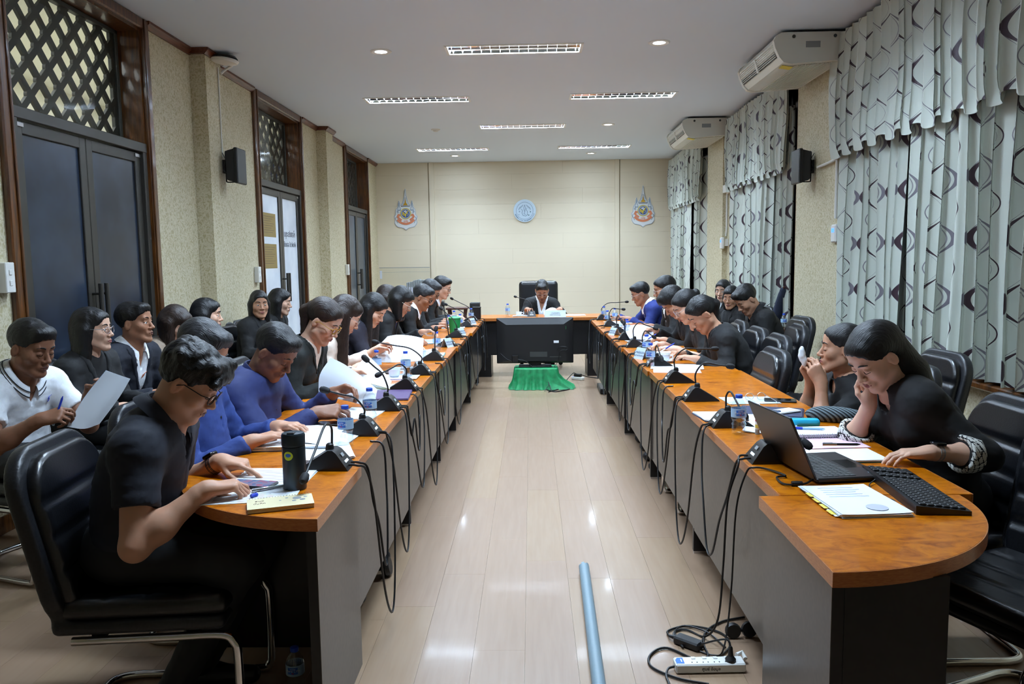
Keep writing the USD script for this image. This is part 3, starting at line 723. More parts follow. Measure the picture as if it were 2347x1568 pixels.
def aircon(y0, y1, lab):
    t = thing('air_conditioner', lab, 'air conditioner', (0, 0, 0))
    pr = [(2.64, 3.10), (2.64, 3.325), (2.10, 3.325), (2.055, 3.30), (2.035, 3.26), (2.05, 3.20), (2.085, 3.125), (2.12, 3.085), (2.18, 3.07)]
    for a, b in ((y0, y0 + 0.05), (y1 - 0.05, y1)): put(t, 'end_cap', sweep_profile(pr, a, b), M['ac_white'])
    inner = [(x + 0.008 * (x < 2.4), z + (0.006 if z < 3.2 else -0.006)) for x, z in pr]
    put(t, 'casing', sweep_profile(inner, y0 + 0.05, y1 - 0.05), M['ac_white'])
    # outlet grille: dark slot and slats along the length, split by a rib
    a_, b_ = np.array([2.049, 3.245]), np.array([2.083, 3.135]); nrm = np.array([-0.955, -0.295])
    def strip(s0, s1, o0, o1, ya, yb):
        P = [a_ + (b_ - a_) * s0, a_ + (b_ - a_) * s1]; return hull([(p[0] + nrm[0] * o, yy, p[1] + nrm[1] * o) for p in P for o in (o0, o1) for yy in (ya, yb)])
    ym = (y0 + y1) / 2
    put(t, 'outlet', strip(0.0, 1.0, -0.004, 0.004, y0 + 0.06, y1 - 0.06), M['ac_dark'], False)
    for (ya, yb) in ((y0 + 0.06, ym - 0.02), (ym + 0.02, y1 - 0.06)):
        for k in range(7): put(t, 'slat', strip(k / 7 + 0.03, k / 7 + 0.075, 0.003, 0.012, ya, yb), M['ac_white'], False)
    put(t, 'rib', strip(-0.02, 1.02, 0.0, 0.016, ym - 0.02, ym + 0.02), M['ac_white'], False)
    # intake grille below
    for k in range(22):
        x = 2.24 + k * 0.017; z = 3.07 + (x - 2.18) * 0.065
        put(t, 'intake_slat', box(x, x + 0.009, y0 + 0.08, y1 - 0.08, z - 0.006, z + 0.004), M['ac_white'], False)
    put(t, 'side_label', box(2.30, 2.42, y0 - 0.0012, y0, 3.2, 3.25), M['grey_plastic'], False)
    put(t, 'energy_label', hull([(2.14 + u * 0.09 , y0 + 0.1 + w * 0.1, 3.081 - u * 0.0145 - d) for u in (0, 1) for w in (0, 1) for d in (0, 0.002)]), M['paper_yellow'], False)
    put(t, 'screw', [xform(lathe([(0, 0), (0.014, 0), (0.014, 0.004), (0, 0.004)], 12), rot('x', 90), (x, y0, 3.29)) for x in (2.2, 2.54)], M['ac_dark'])
    put(t, 'hanger', [box(2.2, 2.24, yy, yy + 0.03, 3.32, 3.35) for yy in (y0 + 0.15, y1 - 0.2)] + [box(2.5, 2.56, yy, yy + 0.03, 3.32, 3.35) for yy in (y0 + 0.15, y1 - 0.2)] + [box(2.12, 2.62, y0 + 0.02, y1 - 0.02, 3.318, 3.335)], M['ac_dark'])
    put(t, 'pipe', tube(spline([(2.6, y0 + 0.15, 3.16), (2.68, y0 + 0.14, 3.14), (2.74, y0 + 0.14, 3.13)], 8), 0.03, 10), M['white_plastic'])
aircon(6.88, 8.05, 'white ceiling air conditioner nearest the camera')
aircon(10.92, 12.15, 'white ceiling air conditioner at the far right')

# emblems on the back wall
def emblem(x, z, lab):
    t = thing('wall_emblem', lab, 'emblem', (x, YB, z), group=None)
    def flat(poly, d0, d1, name, mat, lab2=None):
        m = extr(poly, d1 - d0); v = np.array(m.vertices); m.vertices = np.stack([v[:, 0], -(d0 + v[:, 2]), v[:, 1]], 1); m.faces = m.faces[:, ::-1] if False else m.faces
        return put(t, name, m, M[mat], False)
    P = sg.Polygon; s = 0.0062   # drawn in units of s
    def A(pts): return affinity.scale(P(pts), s, s, origin=(0, 0))
    out = [(0, -50), (8, -44), (16, -42), (26, -40), (31, -35), (35, -28), (33, -18), (36, -8), (31, -2), (31, 6), (29, 14), (26, 18), (24, 22), (22, 33), (20, 40), (18, 33), (15, 25), (10, 32), (6, 42), (3, 55), (1.5, 68), (0, 76)]
    full = out + [(-a, b) for a, b in out[::-1]]
    flat(A(full).buffer(0.006), 0.0, 0.012, 'backing', 'emblem_white')
    flat(A(full).buffer(0.002).difference(A(full).buffer(-0.004)), 0.012, 0.014, 'outline', 'emblem_grey')
    for k in range(6): flat(affinity.scale(sg.box(-12 + k * 1.8, 27 + k * 4.2, 12 - k * 1.8, 28.2 + k * 4.2), s, s, origin=(0, 0)), 0.012, 0.015, 'tier', 'emblem_grey')
    flat(A([(-14, 22), (14, 22), (14, 24.5), (-14, 24.5)]), 0.012, 0.016, 'tier', 'print_grey')
    flat(A([(-7, 26), (7, 26), (5, 30), (2, 33), (1, 40), (0, 47), (-1, 40), (-2, 33), (-5, 30)]), 0.012, 0.019, 'crown', 'gold')
    for sx in (-1, 1):
        flat(A([(sx * 15, 12), (sx * 25, 12), (sx * 21, 24), (sx * 20, 34), (sx * 19, 24)]).boundary.buffer(0.004), 0.012, 0.015, 'side_spire', 'seal_line')
        flat(A([(sx * 15, 11), (sx * 25, 11), (sx * 25, 9.5), (sx * 15, 9.5)]), 0.012, 0.015, 'side_spire_foot', 'emblem_grey')
    c = sg.Point(0, 0).buffer(15.2 * s, quad_segs=10)
    flat(c.buffer(0.012).difference(c), 0.012, 0.019, 'gold_rim', 'emblem_yellow')
    flat(c.difference(sg.Point(0, 0).buffer(11.5 * s, quad_segs=10)), 0.012, 0.018, 'ring', 'emblem_ring')
    flat(sg.Point(0, 0).buffer(11.5 * s, quad_segs=10), 0.012, 0.016, 'disc', 'emblem_blue')
    sw = shapely.union_all([sg.LineString([(-8, 4), (-4, 0), (0, -2), (4, 2), (7, 8)]).buffer(1.6), sg.LineString([(0, -2), (-1, -8)]).buffer(1.8), sg.LineString([(-8, 4), (-9, -2), (-5, -5), (-3, -2)]).buffer(1.3)])
    flat(affinity.scale(sw, s, s, origin=(0, 0)), 0.016, 0.019, 'monogram', 'emblem_yellow')
    flat(affinity.scale(sg.LineString([(-5, 7), (0, 9), (4, 6), (1, 3), (-2, 6)]).buffer(1.3), s, s, origin=(0, 0)), 0.016, 0.019, 'monogram', 'emblem_white')
    flat(affinity.scale(sg.LineString([(4, -6), (8, -4), (8, 1), (5, -1)]).buffer(1.2), s, s, origin=(0, 0)), 0.016, 0.019, 'monogram', 'emblem_grey')
    a = np.linspace(math.pi * 1.22, math.pi * 1.78, 12)
    flat(affinity.scale(sg.LineString([(34 * math.cos(q), 5 + 36 * math.sin(q)) for q in a]).buffer(3.4, cap_style=2), s, s, origin=(0, 0)), 0.012, 0.018, 'ribbon', 'orange')
    for sx in (-1, 1):
        flat(affinity.scale(sg.LineString([(sx * 13, -20), (sx * 20, -15), (sx * 25, -9), (sx * 22, -3), (sx * 17, -6)]).buffer(3.0, cap_style=2), s, s, origin=(0, 0)), 0.012, 0.0175, 'ribbon_tail', 'orange')
        flat(affinity.scale(sg.LineString([(sx * 24, 2), (sx * 27, 6), (sx * 24, 9), (sx * 22, 4)]).buffer(1.0), s, s, origin=(0, 0)), 0.012, 0.0155, 'figure', 'emblem_grey')
        flat(affinity.scale(sg.LineString([(sx * 30, -10), (sx * 33, -16), (sx * 29, -22), (sx * 26, -28)]).buffer(0.9), s, s, origin=(0, 0)), 0.012, 0.0155, 'scroll', 'emblem_grey')
    m = text('๗๒', 0.05, 0.003, 'NotoSansThai'); v = np.array(m.vertices); m.vertices = np.stack([v[:, 0], -0.0125 - v[:, 2], v[:, 1] - 23 * s], 1)
    put(t, 'numeral', m, M['orange'], False)
emblem(-2.40, 2.39, 'royal style emblem on the left of the cream back wall')
emblem(2.15, 2.38, 'royal style emblem on the right of the cream back wall')
t = thing('wall_seal', 'round pale blue seal in the middle of the back wall', 'seal', (-0.11, YB, 2.41))
def disc(r0, r1, d0, d1, n=48):
    m = lathe([(r0, d0), (r1, d0), (r1, d1), (r0, d1)] if r0 else [(0, d0), (r1, d0), (r1 , d1), (0, d1)], n); return xform(m, rot('x', 90))
put(t, 'disc', xform(lathe([(0.215, 0), (0.215, 0.03), (0.20, 0.036), (0, 0.036)], 48), rot('x', 90)), M['seal_white'])
put(t, 'ring', [xform(lathe([(0.158, 0.036), (0.158, 0.041), (0.164, 0.041), (0.164, 0.036)], 48), rot('x', 90))], M['seal_line'])
def sealflat(poly, name, mat, d=0.004):
    m = extr(poly, d); v = np.array(m.vertices); m.vertices = np.stack([v[:, 0], -0.036 - v[:, 2], v[:, 1]], 1); put(t, name, m, M[mat], False)
sealflat(shapely.union_all([sg.LineString(q).buffer(0.0045) for q in ([(-0.06, 0.03), (-0.04, 0.0), (-0.055, -0.04), (-0.03, -0.09), (0.02, -0.1), (0.055, -0.07), (0.05, -0.01), (0.03, 0.02), (0.035, 0.05)], [(0, 0.11), (-0.018, 0.05), (0.0, -0.02), (0.018, 0.05), (0, 0.11)], [(0.0, -0.02), (-0.01, -0.06), (0.015, -0.07)])]), 'serpent', 'seal_line')
sealflat(shapely.union_all([sg.LineString([(s * (0.03 + 0.02 * k), 0.11 - 0.015 * k), (s * (0.05 + 0.02 * k), 0.095 - 0.02 * k), (s * (0.045 + 0.02 * k), 0.075 - 0.02 * k)]).buffer(0.004) for s in (-1, 1) for k in range(4)]), 'cloud_scroll', 'seal_line', 0.003)
sealflat(sg.Polygon([(0.055, -0.075), (0.095, -0.075), (0.075, -0.095)]), 'bowl', 'seal_green'); sealflat(sg.box(0.1, -0.03, 0.12, -0.012), 'leaf', 'seal_green'); sealflat(sg.Polygon([(-0.12, -0.08), (-0.1, -0.08), (-0.11, -0.06)]), 'bowl', 'seal_line'); sealflat(sg.Point(-0.1, -0.015).buffer(0.011), 'leaf', 'seal_line')
for q in np.linspace(200, 340, 26):
    if 256 < q < 262: continue
    a = math.radians(q); sealflat(affinity.rotate(sg.box(0.178, -0.006, 0.196, 0.003 + 0.004 * (int(q * 7) % 3)), q, origin=(0, 0)), 'rim_letter', 'seal_line', 0.003)

# ================================================================== tables
TZ = 0.75
def table_unit(side, y0, y1, xin, lab, dark, legs=True, far_leg=None, black_bottom=False):
    """side -1: left row, +1: right row; the inner long edge at x = xin faces the aisle."""
    t = thing('conference_table', lab, 'table', (xin, (y0 + y1) / 2, 0), group=None)
    h = (y1 - y0) / 2; D_ = 0.585 * side
    put(t, 'tabletop', box(0.004 * side, D_, -h + 0.001, h - 0.001, TZ - 0.028, TZ, 0.0015), M['burl'], False)
    put(t, 'edge_band', [box(0.0, 0.0042 * side, -h + 0.001, h - 0.001, TZ - 0.036, TZ - 0.0005), box(D_, D_ + 0.004 * side, -h + 0.001, h - 0.001, TZ - 0.036, TZ - 0.0005)], M['burl_edge'], False)
    mat = 'panel_black' if dark else 'taupe'
    put(t, 'front_panel', box(0.022 * side, 0.04 * side, -h + 0.003, h - 0.003, 0.165, TZ - 0.036, 0.001), M[mat], False)
    if legs:
        for k in ([-h + 0.14] + ([far_leg - (y0 + y1) / 2] if far_leg else [])):
            lg = put(t, 'leg', box(0.042 * side, 0.50 * side, k - 0.012, k + 0.016, 0.012, TZ - 0.03, 0.001), M['panel_black'], False)
            put(lg, 'foot', box(0.045 * side, 0.50 * side, k - 0.01, k + 0.014, 0.0, 0.012), M['steel'], False)
    return t
LT = [(2.80, 4.20, -0.645), (4.20, 5.60, -0.65), (5.60, 6.65, -0.64), (6.65, 8.0, -0.625), (8.0, 9.93, -0.60)]
RT = [(2.40, 3.76, 0.752), (3.76, 5.13, 0.757), (5.13, 6.48, 0.745), (6.48, 7.86, 0.73), (7.86, 9.55, 0.71)]
nth = ['nearest', 'second', 'third', 'fourth', 'farthest']
for i, (a, b, x) in enumerate(LT): table_unit(-1, a, b, x, '%s straight table of the left row, orange burl top' % nth[i], i >= 3, far_leg=9.45 if i == 4 else None)
for i, (a, b, x) in enumerate(RT): table_unit(1, a, b, x, '%s straight table of the right row, orange burl top' % nth[i], i >= 3)
def end_table(side, xin, y0, y1, lab):
    t = thing('end_table', lab, 'table', (xin, y1, 0))
    rx, ry = 0.605, y1 - y0
    a = np.linspace(0, math.pi / 2, 28)
    pts = [(0, 0)] + [(side * rx * math.sin(q), -ry * math.cos(q)) for q in a]
    if side > 0: pts = pts
    P = sg.Polygon(pts)
    put(t, 'tabletop', extr(P.buffer(-0.003), 0.028, TZ - 0.028), M['burl'], 20)
    put(t, 'edge_band', extr(P.difference(P.buffer(-0.0045)), 0.037, TZ - 0.0375), M['burl_edge'], 30)
    put(t, 'side_panel', box(0.02 * side, 0.022 * side, -ry + 0.055, -0.002, 0.0, TZ - 0.036), M['taupe'], False)
    put(t, 'side_board', box(0.0222 * side, 0.05 * side, -ry + 0.055, -0.002, 0.0, TZ - 0.036), M['panel_black'], False)
    if side > 0: put(t, 'leg_board', box(0.052, 0.30, -ry + 0.058, -ry + 0.085, 0.0, TZ - 0.036), M['panel_black'], False)
    else: put(t, 'back_board', box(-0.052, -0.55, -0.03, -0.003, 0.08, TZ - 0.036), M['panel_black'], False)
    return t
end_table(-1, -0.62, 2.20, 2.795, 'rounded end table of the left row under the thermos')
end_table(1, 0.69, 1.795, 2.395, 'rounded end table of the right row under the keyboard')
t = thing('head_table', 'head table across the far end of the room', 'table', (0.1, 10.0, 0))
put(t, 'tabletop', box(-0.85, 0.85, 0, 0.66, TZ - 0.03, TZ, 0.002), M['burl'], False); put(t, 'edge_band', box(-0.85, 0.85, -0.004, 0, TZ - 0.036, TZ - 0.0005), M['burl_edge'], False)
put(t, 'front_panel', box(-0.62, 0.6, 0.03, 0.05, 0.28, TZ - 0.03), M['panel_black'], False)
for a, b in ((-0.80, -0.62), (0.60, 0.72)): put(t, 'leg', box(a, b, 0.03, 0.5, 0, TZ - 0.03), M['panel_black'], False)

# ================================================================== chairs
def visitor_chair():
    """Black padded cantilever chair, facing +y; origin on the floor under the seat."""
    t = thing('cantilever_chair', 'black padded chair', 'chair')
    th = math.radians(13); Rb = rot('x', math.degrees(th))       # the back leans towards -y
    c0 = np.array([0, -0.235, 0.44])
    def backpt(x, y, z): return c0 + Rb @ np.array([x, y, z])
    def rounded(p, hw, zt, r):   # 2-D outline of the back in its own plane
        q = (p - c0.astype(np.float32)) @ Rb.astype(np.float32)
        ex = np.abs(q[..., 0]) - (hw - r); ez = np.abs(q[..., 2] - zt / 2 + 0.03) - (zt / 2 + 0.03 - r)
        return np.sqrt(np.maximum(ex, 0) ** 2 + np.maximum(ez, 0) ** 2) + np.minimum(np.maximum(ex, ez), 0) - r, q
    F = Field((-0.28, -0.45, 0.33), (0.28, 0.29, 1.02), 0.0075)
    def shell(p):
        d, q = rounded(p, 0.24, 0.50, 0.13); e = np.abs(q[..., 1] - 0.0) - 0.014
        a_, b_ = d + .006, e + .004; return np.where((a_ > 0) & (b_ > 0), np.hypot(np.maximum(a_, 0), np.maximum(b_, 0)), np.maximum(a_, b_)) - 0.016
    F.fn(shell)
    F.rbox((0, 0.0, 0.395), (0.235, 0.255, 0.022), 0.02, k=0.03)
    put(t, 'shell', F.mesh(), M['leather_dull'], True)
    # back cushions
    F = Field((-0.26, -0.42, 0.40), (0.26, -0.05, 1.02), 0.0075)
    def pad(p):
        d, q = rounded(p, 0.218, 0.475, 0.12); e = np.abs(q[..., 1] - 0.026) - 0.014
        k = np.maximum(d + 0.022, e); return np.where((d + 0.022 > 0) & (e > 0), np.hypot(np.maximum(d + 0.022, 0), np.maximum(e, 0)), k) - 0.022
    F.fn(pad)
    for z in (0.12, 0.225, 0.335): F.seg(backpt(-0.25, 0.075, z), backpt(0.25, 0.075, z), 0.022, k=0.012, cut=True)
    put(t, 'backrest', F.mesh(), M['leather_black'], True)
    F = Field((-0.26, -0.28, 0.38), (0.26, 0.29, 0.5), 0.0075)
    F.rbox((0, 0.01, 0.445), (0.228, 0.252, 0.035), 0.033)
    for y in (-0.1, 0.02, 0.13): F.seg((-0.25, y, 0.492), (0.25, y, 0.492), 0.015, k=0.01, cut=True)
    put(t, 'seat', F.mesh(), M['leather_black'], True)
    for s in (-1, 1):
        put(t, 'frame_tube', tube(spline([(s * 0.215, -0.20, 0.352), (s * 0.215, 0.1, 0.352), (s * 0.215, 0.24, 0.35), (s * 0.215, 0.275, 0.325), (s * 0.215, 0.285, 0.28), (s * 0.215, 0.285, 0.08), (s * 0.215, 0.275, 0.03), (s * 0.215, 0.23, 0.014), (s * 0.215, -0.1, 0.014), (s * 0.215, -0.2, 0.014), (s * 0.19, -0.255, 0.014), (s * 0.13, -0.27, 0.014), (0, -0.27, 0.014)], 60), 0.0135, 10), M['chrome'], True)
    put(t, 'seat_bracket', [box(-0.2, 0.2, y - 0.02, y + 0.02, 0.352, 0.378) for y in (-0.13, 0.15)], M['matte_black'])
    return t
CH = visitor_chair()
_first = [True]
def chair(x, y, heading, label, group=None):
    """heading: degrees, the way the sitter faces (0 = +x)."""
    if _first[0]:
        _first[0] = False; x_ = UsdGeom.Xformable(stage.GetPrimAtPath(CH)); x_.ClearXformOpOrder(); x_.AddTranslateOp().Set(Gf.Vec3d(x, y, 0)); x_.AddRotateZOp().Set(heading - 90.0)
        pr = stage.GetPrimAtPath(CH); tag(pr, label, 'chair', group)
        # a matrix keeps copies free of the first one's ops
        m = Gf.Matrix4d().SetRotate(Gf.Rotation(Gf.Vec3d(0, 0, 1), heading - 90.0)) * Gf.Matrix4d().SetTranslate(Gf.Vec3d(x, y, 0))
        x_.ClearXformOpOrder(); x_.MakeMatrixXform().Set(m); return CH
    return dup(CH, (x, y, 0), heading - 90.0, label, group)

# tall chair of the chairman
t = thing('executive_chair', 'tall black leather executive chair at the head table', 'chair', (0.1, 11.12, 0))
F = Field((-0.34, -0.12, 0.38), (0.34, 0.32, 1.25), 0.0125)
F.rbox((0, 0.17, 0.82), (0.275, 0.06, 0.36), 0.055, rot('x', -6))
for x in (-0.11, 0.0, 0.11): F.seg((x, 0.09, 0.62), (x, 0.04, 1.2), 0.018, k=0.01, cut=True)
F.seg((-0.3, 0.09, 0.72), (0.3, 0.09, 0.72), 0.018, k=0.01, cut=True)
put(t, 'backrest', F.mesh(), M['leather_black'], True)
F = Field((-0.34, -0.5, 0.36), (0.34, 0.22, 0.6), 0.0125); F.rbox((0, -0.14, 0.47), (0.27, 0.28, 0.06), 0.05)
put(t, 'seat', F.mesh(), M['leather_black'], True)
for s in (-1, 1): put(t, 'armrest', [box(s * 0.28, s * 0.34, -0.3, 0.1, 0.63, 0.67, 0.015), box(s * 0.29, s * 0.33, -0.12, -0.06, 0.42, 0.64, 0.01)], M['leather_black'])
put(t, 'column', lathe([(0.03, 0.1), (0.03, 0.42), (0.15, 0.43)], 16), M['matte_black'])
for k in range(5):
    a = 2 * math.pi * k / 5; put(t, 'base_arm', [tube([(0, 0, 0.1), (0.3 * math.cos(a), 0.3 * math.sin(a), 0.07)], [0.03, 0.018], 8), xform(lathe([(0, -0.012), (0.03, -0.012), (0.03, 0.012), (0, 0.012)], 12), rot('x', 90), (0.3 * math.cos(a), 0.3 * math.sin(a), 0.03))], M['matte_black'])
# ================================================================== people
for n_, c in (('skin_fair', '#d6ae96'), ('skin_mid', '#bd9075'), ('skin_tan', '#a5785e'), ('skin_deep', '#8a624c')): noisy(n_, [(0.3, lin(c)), (0.7, tuple(np.array(lin(c)) * np.array([1.1, 1.0, 0.96])))], 35, 3, 0.48, spec=0.35)
plain('lip', '#9a5350', 0.45); plain('lip_dark', '#6f4038', 0.5); plain('eye_white', '#e6e2dc', 0.2); plain('iris', '#1c120c', 0.15)
for n_, a, b in (('hair_black', '#0b0a0b', '#171516'), ('hair_brown', '#1d130e', '#33231a'), ('hair_grey', '#19191b', '#3a3a3c')): noisy(n_, [(0.35, a), (0.7, b)], 330, 4, 0.45, (0.09, 1, 0.09), bump=1.0, spec=0.45)
for n_, c in (('cloth_black', '#0c0c0e'), ('cloth_navy', '#0f1320'), ('cloth_dkgreen', '#0f1513'), ('cloth_white', '#e9edf2'), ('cloth_cream', '#d8c9bb'), ('cloth_indigo', '#202b5c'), ('cloth_blue', '#233a78'), ('cloth_royal', '#14286e'), ('cloth_beige', '#8d7c6b'), ('cloth_trouser', '#111316'), ('cloth_plum', '#171423')):
    noisy(n_, [(0.3, lin(c)), (0.7, tuple(np.array(lin(c)) * 1.18))], 30, 5, 0.8, bump=0.25)
M['ikat'] = usdkit.material(stage, LK + 'ikat', {'t': ('texture_coordinate', {}), 'm1': ('mapping', {'rotation': (0.3, 0.6, 0.8)}), 'm2': ('mapping', {'rotation': (-0.5, -0.7, -0.8)}), 'w1': ('wave_texture', {'scale': 14.0, 'detail': 0.0}), 'w2': ('wave_texture', {'scale': 14.0, 'detail': 0.0}),
    'v': ('voronoi_texture', {'scale': 130.0, 'metric': 'manhattan', 'randomness': 0.0}), 'd': ('math', {'math_type': 'subtract'}), 'a': ('math', {'math_type': 'absolute'}), 'e': ('math', {'math_type': 'multiply_add', 'value2': 0.35}), 'r': ('rgb_ramp', {'ramp': [(0.40, lin('#0b0b12')), (0.46, lin('#dcdcd4'))]}), 'p': ('principled_bsdf', {'roughness': 0.8})},
    [('t.object', 'm1.vector'), ('t.object', 'm2.vector'), ('m1.vector', 'w1.vector'), ('m2.vector', 'w2.vector'), ('t.object', 'v.vector'), ('w1.fac', 'd.value1'), ('w2.fac', 'd.value2'), ('d.value', 'a.value1'), ('v.distance', 'e.value1'), ('a.value', 'e.value3'), ('e.value', 'r.fac'), ('r.color', 'p.base_color')], surface='p.BSDF')

def unit(v): v = np.asarray(v, float); return v / (np.linalg.norm(v) + 1e-12)
def perp(v, n): return unit(np.asarray(v, float) - np.asarray(n) * (np.asarray(v) @ np.asarray(n)))
FING = {'rest': [(18, 25, 15)] * 4, 'flat': [(4, 6, 4)] * 4, 'grip': [(50, 65, 35)] * 4, 'hold': [(35, 35, 20), (40, 40, 20), (45, 45, 25), (50, 45, 25)],
        'pen': [(40, 45, 20), (50, 55, 30), (62, 70, 40), (66, 72, 40)], 'point': [(14, 12, 6), (48, 72, 40), (55, 78, 40), (58, 78, 40)], 'fist': [(72, 88, 50)] * 4, 'type': [(30, 45, 25), (48, 62, 35), (55, 66, 35), (55, 66, 35)]}

def hand_field(F, W, fd, pd, right, pose, s):
    fd = unit(fd); z = -perp(pd, fd); x = np.cross(fd, z)             # x,y=fd,z: right-handed, palm at -z
    T = np.stack([x, fd, z], 1); sx = -1.0 if right else 1.0
    g = lambda a: W + T @ (np.asarray(a, float) * s)
    kx = [-0.031, -0.0105, 0.0105, 0.030]; ky = [0.088, 0.092, 0.087, 0.078]
    L = [(.044, .026, .021), (.048, .030, .022), (.045, .028, .021), (.036, .021, .018)]; R = [.0088, .0090, .0085, .0076]
    if not right: kx = [-v for v in kx]
    for i in range(4):
        F.seg(g((kx[i] * 0.55, 0.0, 0)), g((kx[i], ky[i], 0.0)), .0155 * s, .0115 * s, k=0.014)
    F.ell(g((0, 0.05, -0.006)), np.array((.036, .046, .0135)) * s, T, k=0.012)
    F.ell(g((sx * .022, 0.035, -0.012)), np.array((.016, .03, .015)) * s, T, k=0.012)
    for i in range(4):
        p = np.array((kx[i], ky[i], 0.0)); a = 0.0; sp = (kx[i] * 1.6); r = R[i]
        for j in range(3):
            a += math.radians(FING[pose][i][j]); d = np.array((sp * math.cos(a), math.cos(a), -math.sin(a))); d /= np.linalg.norm(d)
            q = p + d * L[i][j]; F.seg(g(p), g(q), r * s, r * 0.93 * s, k=0.003 if j else 0.006); p = q; r *= 0.93
    th = {'rest': [(.024, .02, -.006), (.05, .052, -.018), (.055, .080, -.026), (.05, .102, -.034)], 'flat': [(.024, .02, -.004), (.056, .048, -.010), (.070, .073, -.012), (.078, .096, -.014)]}.get(pose, [(.025, .022, -.012), (.040, .052, -.036), (.026, .078, -.050), (.010, .098, -.053)])
    if pose == 'point': th = [(.024, .02, -.01), (.046, .055, -.03), (.05, .085, -.045), (.045, .108, -.055)]
    th = [np.array((sx * a, b, c)) for a, b, c in th]
    for j in range(3): F.seg(g(th[j]), g(th[j + 1]), (.0135, .0105, .0098)[j] * s, (.0105, .0098, .0085)[j] * s, k=0.008 if j == 0 else 0.003)
    return T

def person(label, head, hip, face, look, hl=None, hr=None, top='blazer', cloth='cloth_black', inner='cloth_white', hair='short', hcol='hair_black', sex='m', skin='skin_mid', s=1.0, fat=1.0, glasses=None, eyes='down',
           trousers='cloth_trouser', legs=None, pole_l=None, pole_r=None, vd=0.26, vol=0.0, watch=None, extra=None, group=None, hs=1.0):
    head = np.array(head, float); hip = np.array((hip[0], hip[1], hip[2] if len(hip) > 2 else 0.57)); y = head[1]
    rb, rh, rf = (0.0098, 0.0040, 0.0041) if y < 3.4 else (0.012, 0.0050, 0.0048) if y < 5.6 else (0.014, 0.0066, 0.0064)
    f = math.radians(face); fw = np.array((math.cos(f), math.sin(f), 0)); rt = np.array((math.sin(f), -math.cos(f), 0)); up = np.array((0, 0, 1.0))
    ya, pi_ = math.radians(look[0]), math.radians(look[1]); ro = math.radians(look[2]) if len(look) > 2 else 0.0
    hf = np.array((math.cos(pi_) * math.cos(ya), math.cos(pi_) * math.sin(ya), -math.sin(pi_))); hu = np.array((math.sin(pi_) * math.cos(ya), math.sin(pi_) * math.sin(ya), math.cos(pi_))); hx = np.cross(hf, hu)
    hx, hu = hx * math.cos(ro) + hu * math.sin(ro), hu * math.cos(ro) - hx * math.sin(ro)
    Rh = np.stack([hx, hf, hu], 1); sh = s * (1.05 if sex == 'm' else 1.0) * hs
    H = lambda a: head + Rh @ (np.asarray(a, float) * sh)
    base = H((0, -0.02, -0.055)); spd = unit(base - hip); C7 = base - unit(spd * 0.7 + hu * 0.5) * 0.085 * s - fw * 0.005
    L = np.linalg.norm(C7 - hip)
    P1 = hip + up * 0.5 * L - fw * 0.035 + (C7 - hip) * 0.12 * np.array((1, 1, 0))
    def sp(t):
        c = (1 - t) ** 2 * hip + 2 * t * (1 - t) * P1 + t * t * C7; d = unit(2 * (1 - t) * (P1 - hip) + 2 * t * (C7 - P1)); x = perp(rt, d); return c, np.stack([x, np.cross(d, x), d], 1)
    w = s * (1.0 if sex == 'm' else 0.90); sw = 0.152 * w * min(1.15, 0.5 + 0.5 * fat)
    cS, RS = sp(0.93)
    shd = [cS + RS @ np.array((k * sw, 0.012, -0.042)) for k in (-1, 1)]    # left (-x), right (+x)
    STN = [(0.04, (.168, .122, .13), 1), (0.28, (.150 * fat, .118 * fat, .13), 1), (0.48, (.148 * fat ** .7, .116 * fat ** .7, .13), 1), (0.68, (.158, .112, .14), 1), (0.86, (.142, .086, .10), 1)]
    def torso(F, o, lo=0.0, k=0.05):
        for t, r, _ in STN:
            if t < lo: continue
            c, R = sp(t); F.ell(c, np.array((r[0] * w + o, r[1] * w + o, r[2] * s)), R, k=k)
        F.seg(shd[0], shd[1], .056 * w + o, k=k)
        for q in shd: F.seg(C7 - RS[:, 2] * 0.034, q, .036 * w + o, .048 * w + o, k=k)
        if sex == 'f':
            c, R = sp(0.66)
            for kx in (-1, 1): F.ell(c + R @ np.array((kx * .066, .07, 0.0)), np.array((.062 + o, .056 + o, .062 + o)), R, k=0.04)
    # arms
    arms = []
    for i, hd in enumerate((hl, hr)):
        S = shd[i]; k = -1 if i == 0 else 1; l1, l2 = .282 * s * (1 if sex == 'm' else .94), .25 * s * (1 if sex == 'm' else .94)
        if hd is None: hd = dict(w=hip + fw * 0.34 + rt * k * 0.1 + up * 0.12)
        W = np.array(hd['w'], float); v = W - S; d = np.linalg.norm(v)
        if d > (l1 + l2) * 0.985: W = S + v / d * (l1 + l2) * 0.985; d = (l1 + l2) * 0.985
        pol = (pole_l, pole_r)[i]; pol = np.array(pol, float) if pol is not None else rt * k * 0.55 - up * 1.0 - fw * 0.25
        n = unit(v); a = (d * d + l1 * l1 - l2 * l2) / (2 * d); hgt = math.sqrt(max(l1 * l1 - a * a, 1e-6)); E = S + n * a + perp(pol, n) * hgt
        fd = np.array(hd['fd'], float) if 'fd' in hd else unit(W - E) * np.array((1, 1, 0.35)); pd = hd.get('pd', (0, 0, -1))
        arms.append((S, E, W, unit(fd), np.array(pd, float), hd.get('pose', 'rest')))
    org = np.array((hip[0], hip[1], 0.0))
    t_ = thing('person', label, 'person', org, group=group)
    def add(name, m, mat, par=None, smooth=True, lab=None):
        m = xform(m, None, -org); return put(par or t_, name, m, M[mat] if isinstance(mat, str) else mat, smooth, lab)
    # ---------------- body: head, neck, hands and the (clothed) trunk in one mesh
    C7l = Rh.T @ (C7 - head) / sh; low = Rh.T @ (C7 + fw * 0.032 - up * 0.055 - head) / sh; hl_ = [Rh.T @ (q - head) / sh for q in shd]
